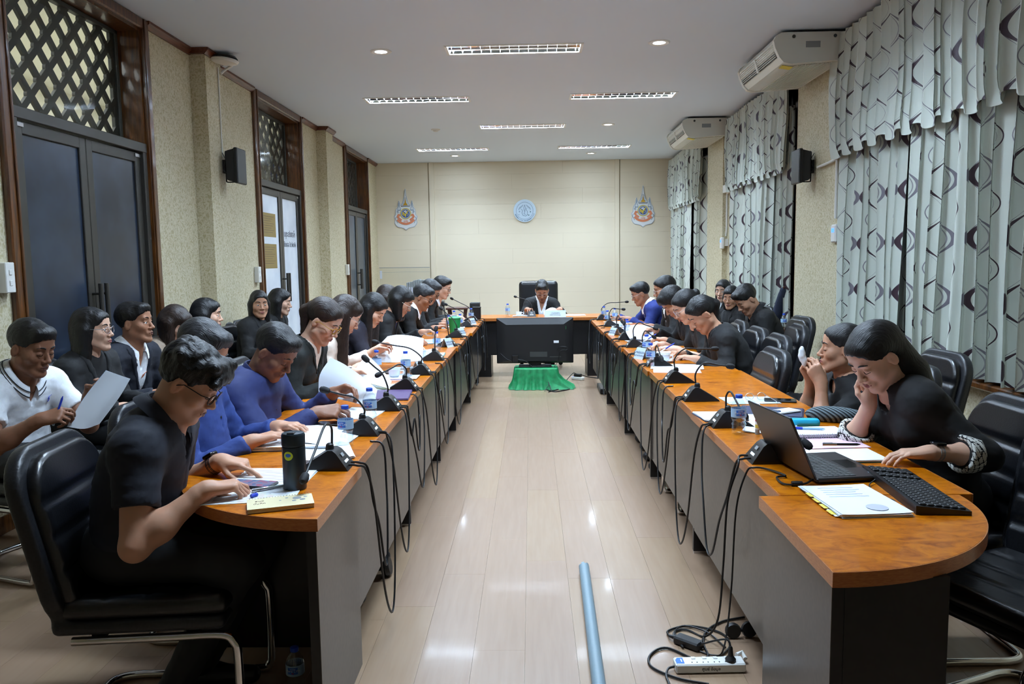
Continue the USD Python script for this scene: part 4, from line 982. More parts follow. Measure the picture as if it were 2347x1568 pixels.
    lo = np.minimum.reduce([(-.1, -.13, -.14), C7l - .09, low - .07]); hi = np.maximum.reduce([(.1, .135, .15), C7l + .09, low + .07])
    F = Field(lo, hi, rh / sh)
    F.ell((0, -.015, .045), (.0735, .093, .083), k=.02).ell((0, .02, -.02), (.0635, .066, .082), k=.03)
    for k in (-1, 1): F.seg((k * .049, .004, -.058), (k * .019, .064, -.098), .022, .018, k=.025)
    F.ell((0, .070, -.100), (.022, .020, .018), k=.02)
    for k in (-1, 1): F.ell((k * .041, .053, -.022), (.025, .027, .026), k=.02)
    F.ell((0, .052, .058), (.055, .034, .043), k=.025).seg((-.034, .074, .027), (.034, .074, .027), .0135 if sex == 'm' else .011, k=.016)
    for k in (-1, 1): F.ell((k * .031, .094 if sex == 'm' else .0965, .006), (.019, .015, .0115), k=.012, cut=True)
    for k in (-1, 1):
        if eyes == 'down': F.ell((k * .031, .0745, .003), (.0165, .014, .0125), k=.004)
        else: F.seg((k * .018, .0835, .0088), (k * .045, .078, .0085), .0048, k=.004); F.seg((k * .018, .083, -.0052), (k * .044, .077, -.0045), .0045, k=.004)
    F.seg((0, .083, .014), (0, .103, -.026), .0075, .0105, k=.010).ell((0, .1055, -.029), (.0115, .011, .0095), k=.006)
    for k in (-1, 1): F.ell((k * .0135, .094, -.033), (.009, .011, .0075), k=.005); F.ell((k * .006, .1, -.041), (.0035, .005, .003), k=.002, cut=True)
    F.ell((0, .078, -.062), (.028, .018, .022), k=.014).seg((-.017, .0905, -.0575), (.017, .0905, -.0575), .0052, k=.004).seg((-.014, .090, -.0695), (.014, .090, -.0695), .0057, k=.004)
    F.seg((-.021, .1, -.0635), (.021, .1, -.0635), .0022, k=.002, cut=True)
    for k in (-1, 1):
        Re = rot('z', k * 22) @ rot('x', -8)
        F.ell((k * .0765, -.010, -.006), (.0075, .0175, .031), Re, k=.006).ell((k * .0845, -.004, -.002), (.006, .0095, .017), Re, k=.003, cut=True)
    nk = .054 if sex == 'm' else .0455
    F.seg(C7l + (0, .0, .0), (0, -.02, -.05), nk * 1.1, nk, k=.03).seg(low, (0, .0, -.07), nk * .62, nk * .64, k=.025)
    for q in hl_: F.seg(C7l, C7l + (q - C7l) * 0.4, .04, .035, k=.03)
    hm = F.mesh(); hm.vertices = head + (np.asarray(hm.vertices) * sh) @ Rh.T
    parts = [hm]
    F = Field(hip - .27, hip + (.27, .27, .3) + np.abs(C7 - hip) * 1.05, 0.02) if False else Field(np.minimum(hip, C7) - .26, np.maximum(hip, C7) + .24, 0.018)
    torso(F, -0.012); parts.append(F.mesh())
    hs_ = s * (1.0 if sex == 'm' else .92)
    for i, (S, E, W, fd, pd, pose) in enumerate(arms):
        A = S if top in ('polo', 'tee') else E
        lo = np.minimum.reduce([A, E, W, W + fd * .2]) - .075; hi = np.maximum.reduce([A, E, W, W + fd * .2]) + .075
        F = Field(lo, hi, rf if y < 5.6 else 0.0058)
        if top in ('polo', 'tee'): F.seg(S, E, .050 * w, .042 * w, k=.02)
        F.seg(E, E + (W - E) * .35, .042 * w, .043 * w, k=.02).seg(E + (W - E) * .35, W, .043 * w, .0255 * w, k=.03).seg(E + (W - E) * .9, W + fd * .02, .027 * w, .024 * w, k=.02)
        hand_field(F, W, fd, pd, i == 1, pose, hs_); parts.append(F.mesh())
    bm = cat(parts); body = add('body', bm, skin)
    def loc(m): m.vertices = head + (np.asarray(m.vertices) * sh) @ Rh.T; return m
    # ---------------- face details
    br = []
    for k in (-1, 1): br.append(tube(spline([(k * .013, .0905, .0275), (k * .030, .0905, .0345), (k * .050, .0765, .029)], 8), [.0026, .0028, .003, .003, .003, .0028, .0024, .002, .0012][:len(spline([(0, 0, 0), (1, 0, 0), (2, 0, 0)], 8))], 6))
    [add('eyebrow', loc(b_), hcol) for b_ in br]
    add('lips', loc(cat([tube(spline([(-.021, .0885, -.0625), (-.009, .0962, -.0585), (0, .0962, -.0598), (.009, .0962, -.0585), (.021, .0885, -.0625)], 12), .0034, 6), tube(spline([(-.019, .0885, -.0645), (0, .0962, -.069), (.019, .0885, -.0645)], 10), .0042, 6)])), 'lip' if sex == 'f' else 'lip_dark')
    if eyes == 'down': [add('eyelash', loc(tube(spline([(k * .016, .0835, -.001), (k * .030, .0885, -.0055), (k * .046, .0795, -.002)], 8), .0014, 5)), 'iris') for k in (-1, 1)]
    else:
        for k in (-1, 1):
            e = trimesh.creation.icosphere(2, 0.0118); e.apply_translation((k * .031, .0745, .002)); ey = add('eye', loc(e), 'eye_white')
            e = trimesh.creation.icosphere(2, 0.0066); e.apply_translation((k * .031, .0808, .002)); add('iris', loc(e), 'iris', ey)
    # ---------------- hair
    g = Rh.T @ np.array((0, 0, -1.0)); v_ = vol
    ln = {'long': .36, 'longer': .42, 'bob': .17}.get(hair, 0)
    pts = np.array([(0, 0, 0)] + ([tuple(g * (ln + .1))] if ln else []) + ([tuple(np.array((0, -.12, 0)) + g * .3)] if hair == 'pony' else []) + ([(0, -.17, .08)] if hair == 'bun' else []) + ([tuple(Rh.T @ (C7 - spd * .34 - fw * .12 - head) / sh)] if hair == 'back' else []))
    F = Field(np.minimum(pts.min(0) - .0, 0) - (.125, .15, .14), np.maximum(pts.max(0), 0) + (.125, .15, .17), (rh * 1.25) / sh)
    tied = hair in ('pony', 'bun', 'sleek', 'back'); RN0 = fw
    F.ell((0, -.018, .047 + v_ * .5), (.0795 + v_, .1015 + v_, .0895 + v_), k=0)
    F.ell((0, .050, .060 + v_ * .4), (.0595 + v_ * .5 + .002 * (hair not in ('pony', 'bun', 'sleek', 'back')), .0395 + v_ * .5 + .003 * (hair not in ('pony', 'bun', 'sleek', 'back')), .050 + v_ * .5), k=.02)
    if hair in ('short', 'fluffy', 'quiff'): F.ell((0, .052, .096 + v_ * .6), (.056 + v_ * .3, .042, .026 + v_ * .5), k=.02)
    if hair == 'fluffy':
        for a in range(22):
            q = np.array((math.sin(a * 2.4) * .066, math.cos(a * 1.7) * .082 + .004, .072 + .034 * math.sin(a * 1.1))); F.ell(q, (.024, .024, .021), k=.018)
        for a in range(6): F.ell((-.05 + a * .02, .084, .070 + .008 * math.sin(a * 2.1)), (.016, .018, .026), k=.012)
    YS = [-.14, -.07, -.035, -.02, .012, .024, .036, .055, .085, .13]
    if hair in ('short', 'fluffy', 'quiff', 'crop'): ZS = [-.055, -.05, -.02, .018, .022, .0, .028, .052, .070, .080]
    elif tied: ZS = [-.05, -.045, -.022, .016, .02, .006, .020, .046, .076, .084]
    else: ZS = [-.12, -.12, -.12, -.12, -.12, -.07, -.035, .014, .070, .082]
    if hair == 'fluffy': ZS = [-.05, -.045, -.02, .016, .02, .0, .024, .042, .055, .06]
    if hair == 'fringe': ZS = [-.12, -.12, -.12, -.12, -.1, -.08, -.03, .02, .034, .04]
    F.keep(lambda p: (np.interp(p[..., 1], YS, ZS) - .3 * np.clip(np.abs(p[..., 0]) - .025, 0, .03) * (p[..., 1] > .03) + .003 * np.sin(p[..., 0] * 260) - p[..., 2]) * 0.75)
    if hair == 'fringe': ln = .12
    if ln:
        F.ell((0, -.03, .0), (.080, .085, .10), k=.02)
        F.fn(lambda p: np.maximum.reduce([np.abs(p[..., 0]) - .058 + np.maximum(0, p[..., 2] - .0) * .45, .016 - p[..., 1], np.abs(p[..., 2] + .07) - .125]), k=.01, cut=True)
        for x, yy, r0, r1, q in ((0, -.062, .062, .035, 1.0), (-.045, -.045, .046, .03, 1.0), (.045, -.045, .046, .03, .97), (-.064, -.01, .034, .026, .95), (.064, -.01, .034, .026, .92)):
            a = np.array((x, yy, .0)); F.seg(a, a + g * ln * q + np.array((0, -.02, 0)) * (ln > .2), r0, r1, k=.03)
    if hair == 'pony':
        r0 = np.array((0, -.105, .035)); m1 = r0 + np.array((0, -.045, .0)) + g * .05; F.seg((0, -.09, .04), r0, .03, .022, k=.02); F.seg(r0, m1, .024, .032, k=.015).seg(m1, m1 + g * .13 + (0, -.01, 0), .032, .024, k=.02).seg(m1 + g * .13 + (0, -.01, 0), m1 + g * .24, .024, .008, k=.01)
    if hair == 'back':
        b0_, b1_ = H((0, -.075, .03)), C7 - RN0 * .06 + up * .045; b2_ = b1_ - spd * .2 - RN0 * .015; b3_ = b2_ - spd * .12 + RN0 * .01
        q = [Rh.T @ (v - head) / sh for v in (b0_, b1_, b2_, b3_)]; F.seg(q[0], q[1], .062, .058, k=.03).seg(q[1], q[2], .058, .05, k=.02).seg(q[2], q[3], .05, .02, k=.02)
    if hair == 'bun': F.ell((0, -.118, .045), (.038, .036, .036), k=.008)
    hm = F.mesh({'fluffy': .009}.get(hair, 0.003 if not tied else .0016), 60 if hair != 'fluffy' else 44, 7, (1.0, 1.0, 0.4)); hr_ = add('hair', loc(hm), hcol)
    if hair == 'pony' and extra and 'clip' in extra:
        add('hair_clip', loc(cat([xform(trimesh.creation.icosphere(1, .009), None, (.0 + .016 * math.cos(a), -.112 + .004 * math.sin(3 * a), .035 + .024 * math.sin(a))) for a in np.linspace(0, 6.28, 9)])), 'gold')
    # ---------------- clothes
    o = {'blazer': .02, 'polo': .014, 'tee': .014, 'shirt': .013, 'blouse': .015, 'trad': .017}[top]
    pts = np.array([q for a in arms for q in a[:3]] + [hip, C7]); F = Field(pts.min(0) - .16, pts.max(0) + .16, rb)
    torso(F, o, k=.05); F.keep(lambda p: (hip[2] - .05 - p[..., 2]))
    if extra and 'drop' in extra: pass
    # neckline
    cN, RN = sp(0.985); fr = C7 + RN[:, 1] * .052 - RN[:, 2] * .045
    lp = lambda p: ((p - C7.astype(np.float32)) @ RN.astype(np.float32))
    hole_r = nk * s + (.012 if top in ('blazer', 'blouse', 'tee') else .004)
    F.seg(C7 + RN @ np.array((0, -.005, -.012)), H((0, -.01, -.07)), hole_r, hole_r + .004, k=.008, cut=True)
    if top == 'blouse' or top == 'tee': F.ell(C7 + RN @ np.array((0, .05, -.03)), np.array((.062, .06, .05)) * s, RN, k=.01, cut=True)
    vw = .062 * s
    def wv(z): return vw * np.clip((z + vd) / vd, 0, 1.25)
    def vcut(p): q = lp(p); return np.maximum(np.abs(q[..., 0]) - wv(q[..., 2]), -q[..., 1] + .0)
    if top == 'blazer': F.fn(vcut, k=.004, cut=True)
    if top in ('polo', 'shirt'):
        def vn(p): q = lp(p); return np.maximum(np.abs(q[..., 0]) - .04 * np.clip((q[..., 2] + .10) / .10, 0, 1.3), -q[..., 1])
        F.fn(vn, k=.004, cut=True)
    D0 = F.D.copy()
    for i, (S, E, W, fd, pd, pose) in enumerate(arms):
        u1, u2 = unit(E - S), unit(W - E)
        if top in ('polo', 'tee'):
            e = S + (E - S) * (.60 if top == 'polo' else .72); F.seg(S, e + u1 * .06, .056 * w + o, .055 * w + o, k=.03, end=(e, u1))
        else:
            q = (.93 if top != 'blouse' else .84) if not (extra and 'wide' in extra) else .45
            e = E + (W - E) * q; F.seg(S, E, .054 * w + o * .7, .046 * w + o * .7, k=.035)
            if extra and 'wide' in extra: F.seg(E, e + u2 * .05, .05 * w + o, .075 * w, k=.02, end=(e, u2))
            else: F.seg(E, E + (W - E) * .4, .046 * w + o * .7, .045 * w + o * .7, k=.02); F.seg(E + (W - E) * .4, e + u2 * .06, .045 * w + o * .7, .030 * w + o * .6, k=.02, end=(e, u2))
    gm = F.mesh(0.0065, 13, 3, (1, 1, 2.2)); gname = {'blazer': 'jacket', 'polo': 'polo_shirt', 'tee': 'top', 'shirt': 'shirt', 'blouse': 'blouse', 'trad': 'jacket'}[top]
    gp = add(gname, gm, cloth)
    FS = [F]
    def surf(x, z, y0=.25):
        F = FS[0]      # point on the front of the garment at chest coordinates (x, z)
        for yy in np.arange(y0, -.05, -.004):
            p = C7 + RN @ np.array((x, yy, z)); i = np.round((p - F.lo) / F.h).astype(int)
            if (i >= 0).all() and (i < F.D.shape).all() and F.D[tuple(i)] < 0: return p
        return C7 + RN @ np.array((x, .1, z))
    if extra and 'wide' in extra:
        for i, (S, E, W, fd, pd, pose) in enumerate(arms):
            u2 = unit(W - E); e = E + (W - E) * .45; F2 = Field(e - .13, e + .13, rb * .8); F2.seg(E, e + u2 * .05, .052 * w + o, .079 * w, k=0, end=(e + u2 * .004, u2)); q0 = (e - u2 * .055).astype(np.float32)
            F2.keep(lambda p: -((p - q0) @ u2.astype(np.float32))); F2.seg(e - u2 * .02, e + u2 * .1, .052 * w, .070 * w, k=0, cut=True); add('patterned_cuff', F2.mesh(), 'ikat', gp)
    if top == 'blazer':
        F3 = Field(np.minimum(C7, sp(.4)[0]) - .22, np.maximum(C7, sp(.4)[0]) + .2, rb); torso(F3, o - .009, lo=.3); F3.seg(C7 + RN @ np.array((0, -.004, -.012)), H((0, -.01, -.07)), nk * s + .003, k=.005, cut=True)
        if extra and 'open' in extra: F3.fn(lambda p: (lambda q: np.maximum(np.abs(q[..., 0]) - .035 * np.clip((q[..., 2] + .12) / .12, 0, 1.3), -q[..., 1]))(lp(p)), k=.003, cut=True)
        F3.keep(lambda p: (lambda q: np.maximum(np.abs(q[..., 0]) - wv(q[..., 2]) - .02, -.02 - q[..., 1]))(lp(p)))
        FS[0] = F3 if inner == 'cloth_white' else F; sm = F3.mesh()
        if len(sm.vertices): add('shirt', sm, inner)
        F4 = Field.__new__(Field); F4.lo, F4.h, F4.P, F4.D = F.lo, F.h, F.P, D0 - .0045
        F4.keep(lambda p: (lambda q: np.maximum.reduce([wv(q[..., 2]) - .001 - np.abs(q[..., 0]), np.abs(q[..., 0]) - wv(q[..., 2]) - np.clip(.045 * (q[..., 2] + vd) / vd, .004, .042), -q[..., 1] + .01, -vd - q[..., 2], q[..., 2] - .03]))(lp(p)))
        lm = F4.mesh()
        if len(lm.vertices): add('lapel', lm, cloth, gp)
    if top in ('polo', 'shirt', 'blazer', 'trad') and not (top == 'blazer' and sex == 'f' and not (extra and 'collar' in extra)):
        nd = unit(H((0, -.01, -.07)) - C7); cx_ = perp(RN[:, 0], nd); cy_ = np.cross(nd, cx_); nr = nk * s; stand = top == 'trad'
        gap = 13 if not (extra and 'open' in extra) else 24
        ph = np.radians(np.linspace(gap, 360 - gap, 41)); fr_ = ((1 + np.cos(ph)) / 2) ** 1.5; sd = np.sin(ph) ** 2
        rows = [(.007, -.02), (.012, .030), (.017, .034), (.028, .020), (.040, .002)] if not stand else [(.010, -.02), (.014, .032), (.019, .032), (.020, -.02)]
        def crow(dr, h): rr = nr + dr * (1.15 if not stand else 1); hh = h + (.012 if not stand else 0) - .058 * fr_ + .022 * sd - (.016 * fr_ ** 3 if h < .01 and not stand and dr > .02 else 0); return C7 + (rr * np.sin(ph))[:, None] * cx_ + (rr * np.cos(ph) * 1.04 + .012 * fr_)[:, None] * cy_ + hh[:, None] * nd
        A_ = np.stack([crow(*q) for q in rows]); th_ = np.stack([crow(q[0] + .004 if k > 1 else q[0] - .003, q[1] - .003) for k, q in enumerate(rows)])
        a_, b_ = A_.shape[:2]; ii, jj = np.meshgrid(np.arange(a_ - 1), np.arange(b_ - 1), indexing='ij'); q4 = np.stack([ii * b_ + jj, (ii + 1) * b_ + jj, (ii + 1) * b_ + jj + 1, ii * b_ + jj + 1], -1).reshape(-1, 4); f_ = np.vstack([q4[:, [0, 1, 2]], q4[:, [0, 2, 3]]])
        cpath = add('collar', trimesh.Trimesh(np.vstack([A_.reshape(-1, 3), th_.reshape(-1, 3)]), np.vstack([f_, f_[:, ::-1] + a_ * b_]), process=False), inner if top == 'blazer' else cloth, gp)
        if extra and 'stripes' in extra:
            for dr, h in ((.0325, .0155), (.0395, .0055)): add('collar_stripe', tube(crow(dr + .003, h + .001), .0022, 5), 'cloth_navy', gp)
    def disc_at(p, r, d=.004): m = trimesh.creation.icosphere(1, r); m.vertices[:, 1] *= .4; return xform(m, RN, p)
    if top in ('shirt', 'trad', 'blazer', 'polo'):
        zs = {'shirt': (-.14, -.21, -.28), 'trad': (-.10, -.19, -.28), 'polo': (-.09, -.12), 'blazer': (-vd - .01, -vd - .1)}[top]
        if y < 8: add('buttons', cat([disc_at(surf(0.0 if top != 'blazer' else .012, z), .006 if top != 'blazer' else .009) for z in zs]), 'matte_black' if cloth != 'cloth_white' else 'white_plastic', gp)
    if extra:
        for nm, (x, z, r, mt) in extra.get('pins', {}).items(): add(nm, disc_at(surf(x, z), r), mt, gp)
        for (tx, x, z, hh, mt) in extra.get('prints', []):
            p0 = surf(x, z); px_ = surf(x + .03, z); pz_ = surf(x, z + .03); m = text(tx, hh, .002); X = unit(px_ - p0) * (-1); X = unit(p0 - surf(x + .03, z)) if False else unit(px_ - p0)
            Yv = perp(pz_ - p0, X)
            Zv = np.cross(X, Yv)
            if Zv @ RN[:, 1] < 0: X = -X; Zv = -Zv
            m = xform(m, np.stack([X, Yv, Zv], 1), p0 + Zv * .012); add('chest_print', m, mt, gp, False)
    # trousers and shoes
    lg = []
    for i, k in enumerate((-1, 1)):
        hj = hip + rt * k * .085
        if legs: kn, an = np.array(legs[i][0], float), np.array(legs[i][1], float)
        else: kn = hip + fw * .43 * s + rt * k * .12; kn[2] = .515; an = kn + fw * .02 + rt * k * 0; an[2] = .09
        lg.append((hj, kn, an))
    pts = np.array([q for a in lg for q in a]); F = Field(pts.min(0) - .14, pts.max(0) + (.14, .14, .17), rb * 1.25)
    F.ell(hip + up * .0 - fw * .01, (.172 * w + .01, .172 * w + .01, .115), k=.03)
    for hj, kn, an in lg: F.seg(hj, kn, .089 * w, .066 * w, k=.04).seg(kn, kn + (an - kn) * .4, .066 * w, .06 * w, k=.03).seg(kn + (an - kn) * .4, an, .06 * w, .05 * w, k=.03)
    F.keep(lambda p: .055 - p[..., 2])
    add('trousers', F.mesh(.004, 18, 5), trousers)
    for i, (hj, kn, an) in enumerate(lg):
        F = Field(an - (.2, .2, .1), an + (.2, .2, .08), rb); d = unit(fw + rt * (i * 2 - 1) * .15)
        F.seg(an - d * .05 + up * (-an[2] + .045), an + d * .03 + up * (-an[2] + .05), .036, .042, k=.02).seg(an + d * .03 + up * (-an[2] + .045), an + d * .16 + up * (-an[2] + .035), .042, .032, k=.03); F.keep(lambda p: .003 - p[..., 2]); add('shoe', F.mesh(), 'leather_dull')
    # accessories
    if glasses:
        gl = []; fy = .1005
        for k in (-1, 1):
            a = np.linspace(0, 2 * np.pi, 17); c = np.stack([k * .032 + .0235 * np.sign(np.cos(a)) * np.abs(np.cos(a)) ** .8, fy - .006 * np.abs(np.cos(a)) * (np.cos(a) * k > 0), .001 + .018 * np.sign(np.sin(a)) * np.abs(np.sin(a)) ** .8], -1)
            gl.append(tube(c, .0016, 5, False)); gl.append(tube([(k * .056, fy - .006, .008), (k * .074, fy - .03, .008), (k * .081, .01, .010), (k * .080, -.012, -.006)], .0017, 5))
        gl.append(tube(spline([(-.009, fy, .006), (0, fy + .003, .008), (.009, fy, .006)], 6), .0016, 5))
        gp_ = add('glasses', loc(cat(gl)), glasses)
        for k in (-1, 1): add('lens', loc(xform(trimesh.creation.cylinder(1, 1, sections=20), np.diag((.0225, .017, .0012)) @ np.eye(3), None).copy() if False else xform(xform(trimesh.creation.cylinder(.5, 1, sections=20), np.diag((.044, .034, .0012))), rot('x', 90), (k * .032, fy - .002, .001))), 'lens', gp_)
    if watch is not None:
        S, E, W, fd, pd, pose = arms[watch[0]]; u = unit(W - E); c = W - u * .03; b1 = perp(-pd, u); b2 = np.cross(u, b1); r = .031 * w
        a = np.linspace(0, 2 * np.pi, 20); band = put(t_, 'watch_band', xform(cat([tube([c + (b1 * math.cos(q) + b2 * math.sin(q)) * r + u * dx for q in a], .003, 5, False) for dx in (-.008, -.003, .003, .008)]), None, -org), M[watch[1]], True)
        put(band, 'watch_face', xform(box(-.022, .022, -.019, .019, -.004, .009, .004), np.stack([u, b2, b1], 1), c + b1 * (r + .003) - org), M['screen_dark'], True)
    return dict(p=t_, arms=arms, C7=C7, RN=RN, surf=surf, L=L)
# ------------------------------------------------------------------ who sits where
def W(x, y, z=0.79, **k): return dict(w=(x, y, z), **k)
R_ = (1, 0, -0.1)
# left row at the table, from the camera to the far end
person('young man with wavy hair and glasses in a navy polo, nearest the camera', (-1.10, 2.50, 1.105), (-1.29, 2.50), 6, (4, 35), W(-1.085, 2.68, 0.80, fd=(1, -0.12, -0.10), pose='point'), W(-1.01, 2.37, 0.79, fd=(0.85, 0.5, 0.02), pose='type'),
       'polo', 'cloth_navy', hair='fluffy', skin='skin_mid', glasses='matte_black', vol=.002, hs=.94, watch=(0, 'leather_dull'), legs=[((-0.93, 2.64, .54), (-1.16, 2.62, .1)), ((-0.93, 2.42, .54), (-1.18, 2.42, .1))], pole_l=(-.2, .4, -1), pole_r=(-.12, -.45, -1))
person('grey-haired man in a bright blue shirt, half hidden behind the navy polo shirt', (-1.325, 3.14, 1.13), (-1.37, 3.16), 0, (-5, 30), W(-1.08, 3.3), W(-1.1, 3.02), 'shirt', 'cloth_blue', hair='short', hcol='hair_grey', skin='skin_mid', fat=1.1, hs=.95)
person('stout man in an indigo long-sleeved jacket bent over raised papers', (-1.20, 3.66, 1.068), (-1.38, 3.70), -6, (-14, 38), W(-1.0, 3.92, 0.83, fd=(.9, -.2, .3), pose='hold', pd=(0, -.5, -1)), W(-0.985, 3.55, 0.80, fd=(1, 0.15, 0.05), pose='hold', pd=(.1, .6, -.8)), 'trad', 'cloth_indigo', hair='short', skin='skin_deep', fat=1.25, s=1.05, hs=.92, pole_r=(-.3, -.7, -.7))
person('woman with a brown ponytail, gold hair clip and glasses in a dark green suit', (-1.175, 4.45, 1.15), (-1.42, 4.5), -4, (-10, 34), W(-1.06, 4.66, 0.83, pose='hold'), W(-1.12, 4.32, 0.80, pose='rest'), 'blazer', 'cloth_dkgreen', 'cloth_cream', 'pony', 'hair_brown', 'f', 'skin_fair', fat=1.15, glasses='gold', vd=.16, extra={'clip': 1})
person('woman in a cream blouse with very long dark hair hiding her face', (-1.21, 5.12, 1.135), (-1.43, 5.14), 8, (18, 34), W(-1.08, 5.38, 0.87, fd=(.8, .2, .4), pose='hold', pd=(0, -.7, -.6)), W(-1.10, 4.98, 0.82, pose='type'), 'blouse', 'cloth_cream', hair='longer', hcol='hair_brown', sex='f', skin='skin_fair', glasses='steel')
person('woman with long black hair in a plum-black blazer, eyes lowered', (-1.24, 6.2, 1.105), (-1.44, 6.2), -4, (-14, 36), W(-1.02, 6.42, pose='rest'), W(-1.04, 6.08, pose='pen'), 'blazer', 'cloth_plum', 'cloth_beige', 'long', 'hair_black', 'f', 'skin_fair', vd=.3)
person('woman with dark shoulder-length hair and white-rimmed glasses in a black suit over blue', (-1.15, 7.0, 1.13), (-1.42, 7.0), 0, (-2, 34), W(-1.0, 7.18, 0.84, fd=(1, -.1, .2), pose='hold'), W(-1.02, 6.82, pose='pen'), 'blazer', 'cloth_black', 'cloth_royal', 'bob', 'hair_black', 'f', 'skin_mid', glasses='white_plastic', vd=.24)
person('woman with long brown hair leaning back, mostly hidden behind the suited women', (-1.39, 7.68, 1.125), (-1.5, 7.7), 5, (20, 12), None, None, 'blazer', 'cloth_black', hair='long', hcol='hair_brown', sex='f', skin='skin_fair')
person('man with black hair and dark glasses in a black jacket leaning on the left table', (-1.145, 8.35, 1.10), (-1.45, 8.35), 0, (-6, 26), W(-0.98, 8.62, pose='hold'), W(-1.02, 8.2, pose='rest'), 'blazer', 'cloth_black', 'cloth_white', 'short', 'hair_grey', 'm', 'skin_tan', glasses='matte_black', vd=.12, fat=1.15)
person('person with dark grey hair almost hidden behind the man with dark glasses', (-1.145, 9.0, 1.135), (-1.45, 9.0), 0, (0, 30), W(-1.0, 9.2, pose='rest'), W(-1.0, 8.9, pose='rest'), 'blazer', 'cloth_black', 'cloth_white', 'short', 'hair_grey', 'm', 'skin_tan', glasses='matte_black')
person('slim man with cropped hair, black jacket and white collar at the far left', (-1.07, 9.52, 1.16), (-1.45, 9.52, .60), 0, (-4, 18), W(-0.97, 9.75, pose='rest'), W(-0.98, 9.4, pose='rest'), 'blazer', 'cloth_black', 'cloth_white', 'short', 'hair_black', 'm', 'skin_fair', glasses='matte_black', vd=.2, extra={'open': 1})
# chairman
person('man in a black suit and open white shirt reading at the head table', (0.145, 10.86, 1.055), (0.13, 11.0, .58), 270, (270, 32), W(0.38, 10.62, 0.82, fd=(-.2, -1, .0), pose='hold'), W(-0.06, 10.60, 0.82, fd=(.4, -1, 0.1), pose='grip'), 'blazer', 'cloth_black', 'cloth_white', 'short', 'hair_black', 'm', 'skin_tan', glasses='steel', vd=.34, extra={'open': 1, 'collar': 1}, s=1.06)
# right row at the table
person('long-haired woman resting her chin on her hand, with patterned cuffs and a smartwatch', (1.30, 3.03, 1.095), (1.55, 3.0), 182, (200, 38), W(1.375, 2.74, 0.795, fd=(-1, 0.12, -0.05), pose='rest'), W(1.305, 3.075, 0.90, fd=(-.02, -.2, 1), pd=(-.5, .6, 0), pose='fist'), 'blouse', 'cloth_black', hair='back', sex='f', skin='skin_fair', fat=1.1,
       pole_l=(.6, -.5, -.8), pole_r=(-.1, .7, -1.1), watch=(0, 'grey_plastic'), extra={'wide': 1, 'pins': {'brooch': (.05, -.16, .008, 'white_plastic')}})
person('woman with short tied hair in a black top holding something white in raised hands', (1.55, 4.0, 1.01), (1.66, 4.05, .55), 172, (168, -2), W(1.41, 3.88, 0.86, fd=(-.45, .1, .9), pd=(.2, .9, .2), pose='grip'), W(1.41, 4.02, 0.86, fd=(-.45, -.1, .9), pd=(.2, -.9, .2), pose='grip'), 'tee', 'cloth_black', hair='sleek', sex='f', skin='skin_mid', fat=1.25, pole_l=(.1, -.35, -1), pole_r=(.1, .5, -1))
person('woman with a low black ponytail in a black blazer, writing at the right table', (1.195, 5.6, 1.08), (1.44, 5.6), 180, (188, 40), W(1.12, 5.42, pose='rest'), W(1.08, 5.72, pose='pen'), 'blazer', 'cloth_black', 'cloth_black', 'pony', 'hair_black', 'f', 'skin_mid', vd=.14)
person('woman with glasses and pulled-back hair, bare forearms, second of the right row group', (1.20, 6.2, 1.10), (1.46, 6.2), 180, (188, 34), W(1.09, 6.02, pose='rest'), W(1.05, 6.35, pose='pen'), 'tee', 'cloth_black', hair='bun', sex='f', skin='skin_fair', glasses='steel')
person('woman with thick short black hair bent low over papers in the right row', (1.225, 6.88, 1.09), (1.48, 6.9), 180, (184, 46), W(1.12, 6.7, pose='pen'), W(1.10, 7.06, 0.84, pose='hold'), 'blazer', 'cloth_black', 'cloth_black', 'short', 'hair_black', 'f', 'skin_mid', vol=.014, vd=.12)
person('man with cropped hair and bright glasses in black with a yellow ribbon', (1.315, 7.9, 1.165), (1.5, 7.9), 182, (178, 14), W(1.16, 7.7, 0.82, pose='hold'), W(1.14, 8.1, pose='rest'), 'blazer', 'cloth_black', 'cloth_white', 'crop', 'hair_black', 'm', 'skin_tan', glasses='steel', vd=.18, extra={'pins': {'ribbon': (.06, -.2, .022, 'paper_yellow')}}, fat=1.1)
person('man in a royal blue jacket leaning over papers at the far right', (1.27, 9.3, 1.065), (1.52, 9.3), 182, (180, 22), W(1.12, 9.1, pose='rest'), W(1.02, 9.5, pose='rest'), 'blazer', 'cloth_royal', 'cloth_white', 'short', 'hair_black', 'm', 'skin_tan', glasses='steel', vd=.2, fat=1.15)
# back row on the right
person('young woman with long hair and a round face in the right back row, farthest', (2.22, 9.3, 1.085), (2.3, 9.3), 195, (232, 6), None, None, 'blazer', 'cloth_black', 'cloth_white', 'long', 'hair_black', 'f', 'skin_fair', eyes='open', vd=.2)
person('young woman with a fringe in the right back row, looking up', (2.17, 8.72, 1.035), (2.27, 8.75), 200, (235, 8), None, None, 'blazer', 'cloth_black', 'cloth_black', 'fringe', 'hair_black', 'f', 'skin_mid', eyes='open', vd=.2)
person('young man in a black shirt looking down in the right back row', (1.93, 7.2, 1.095), (2.16, 7.22), 186, (196, 40), W(1.85, 7.1, 0.72, fd=(-.6, .5, -.3)), W(1.83, 7.3, 0.72, fd=(-.6, -.5, -.3)), 'shirt', 'cloth_black', hair='quiff', skin='skin_mid')
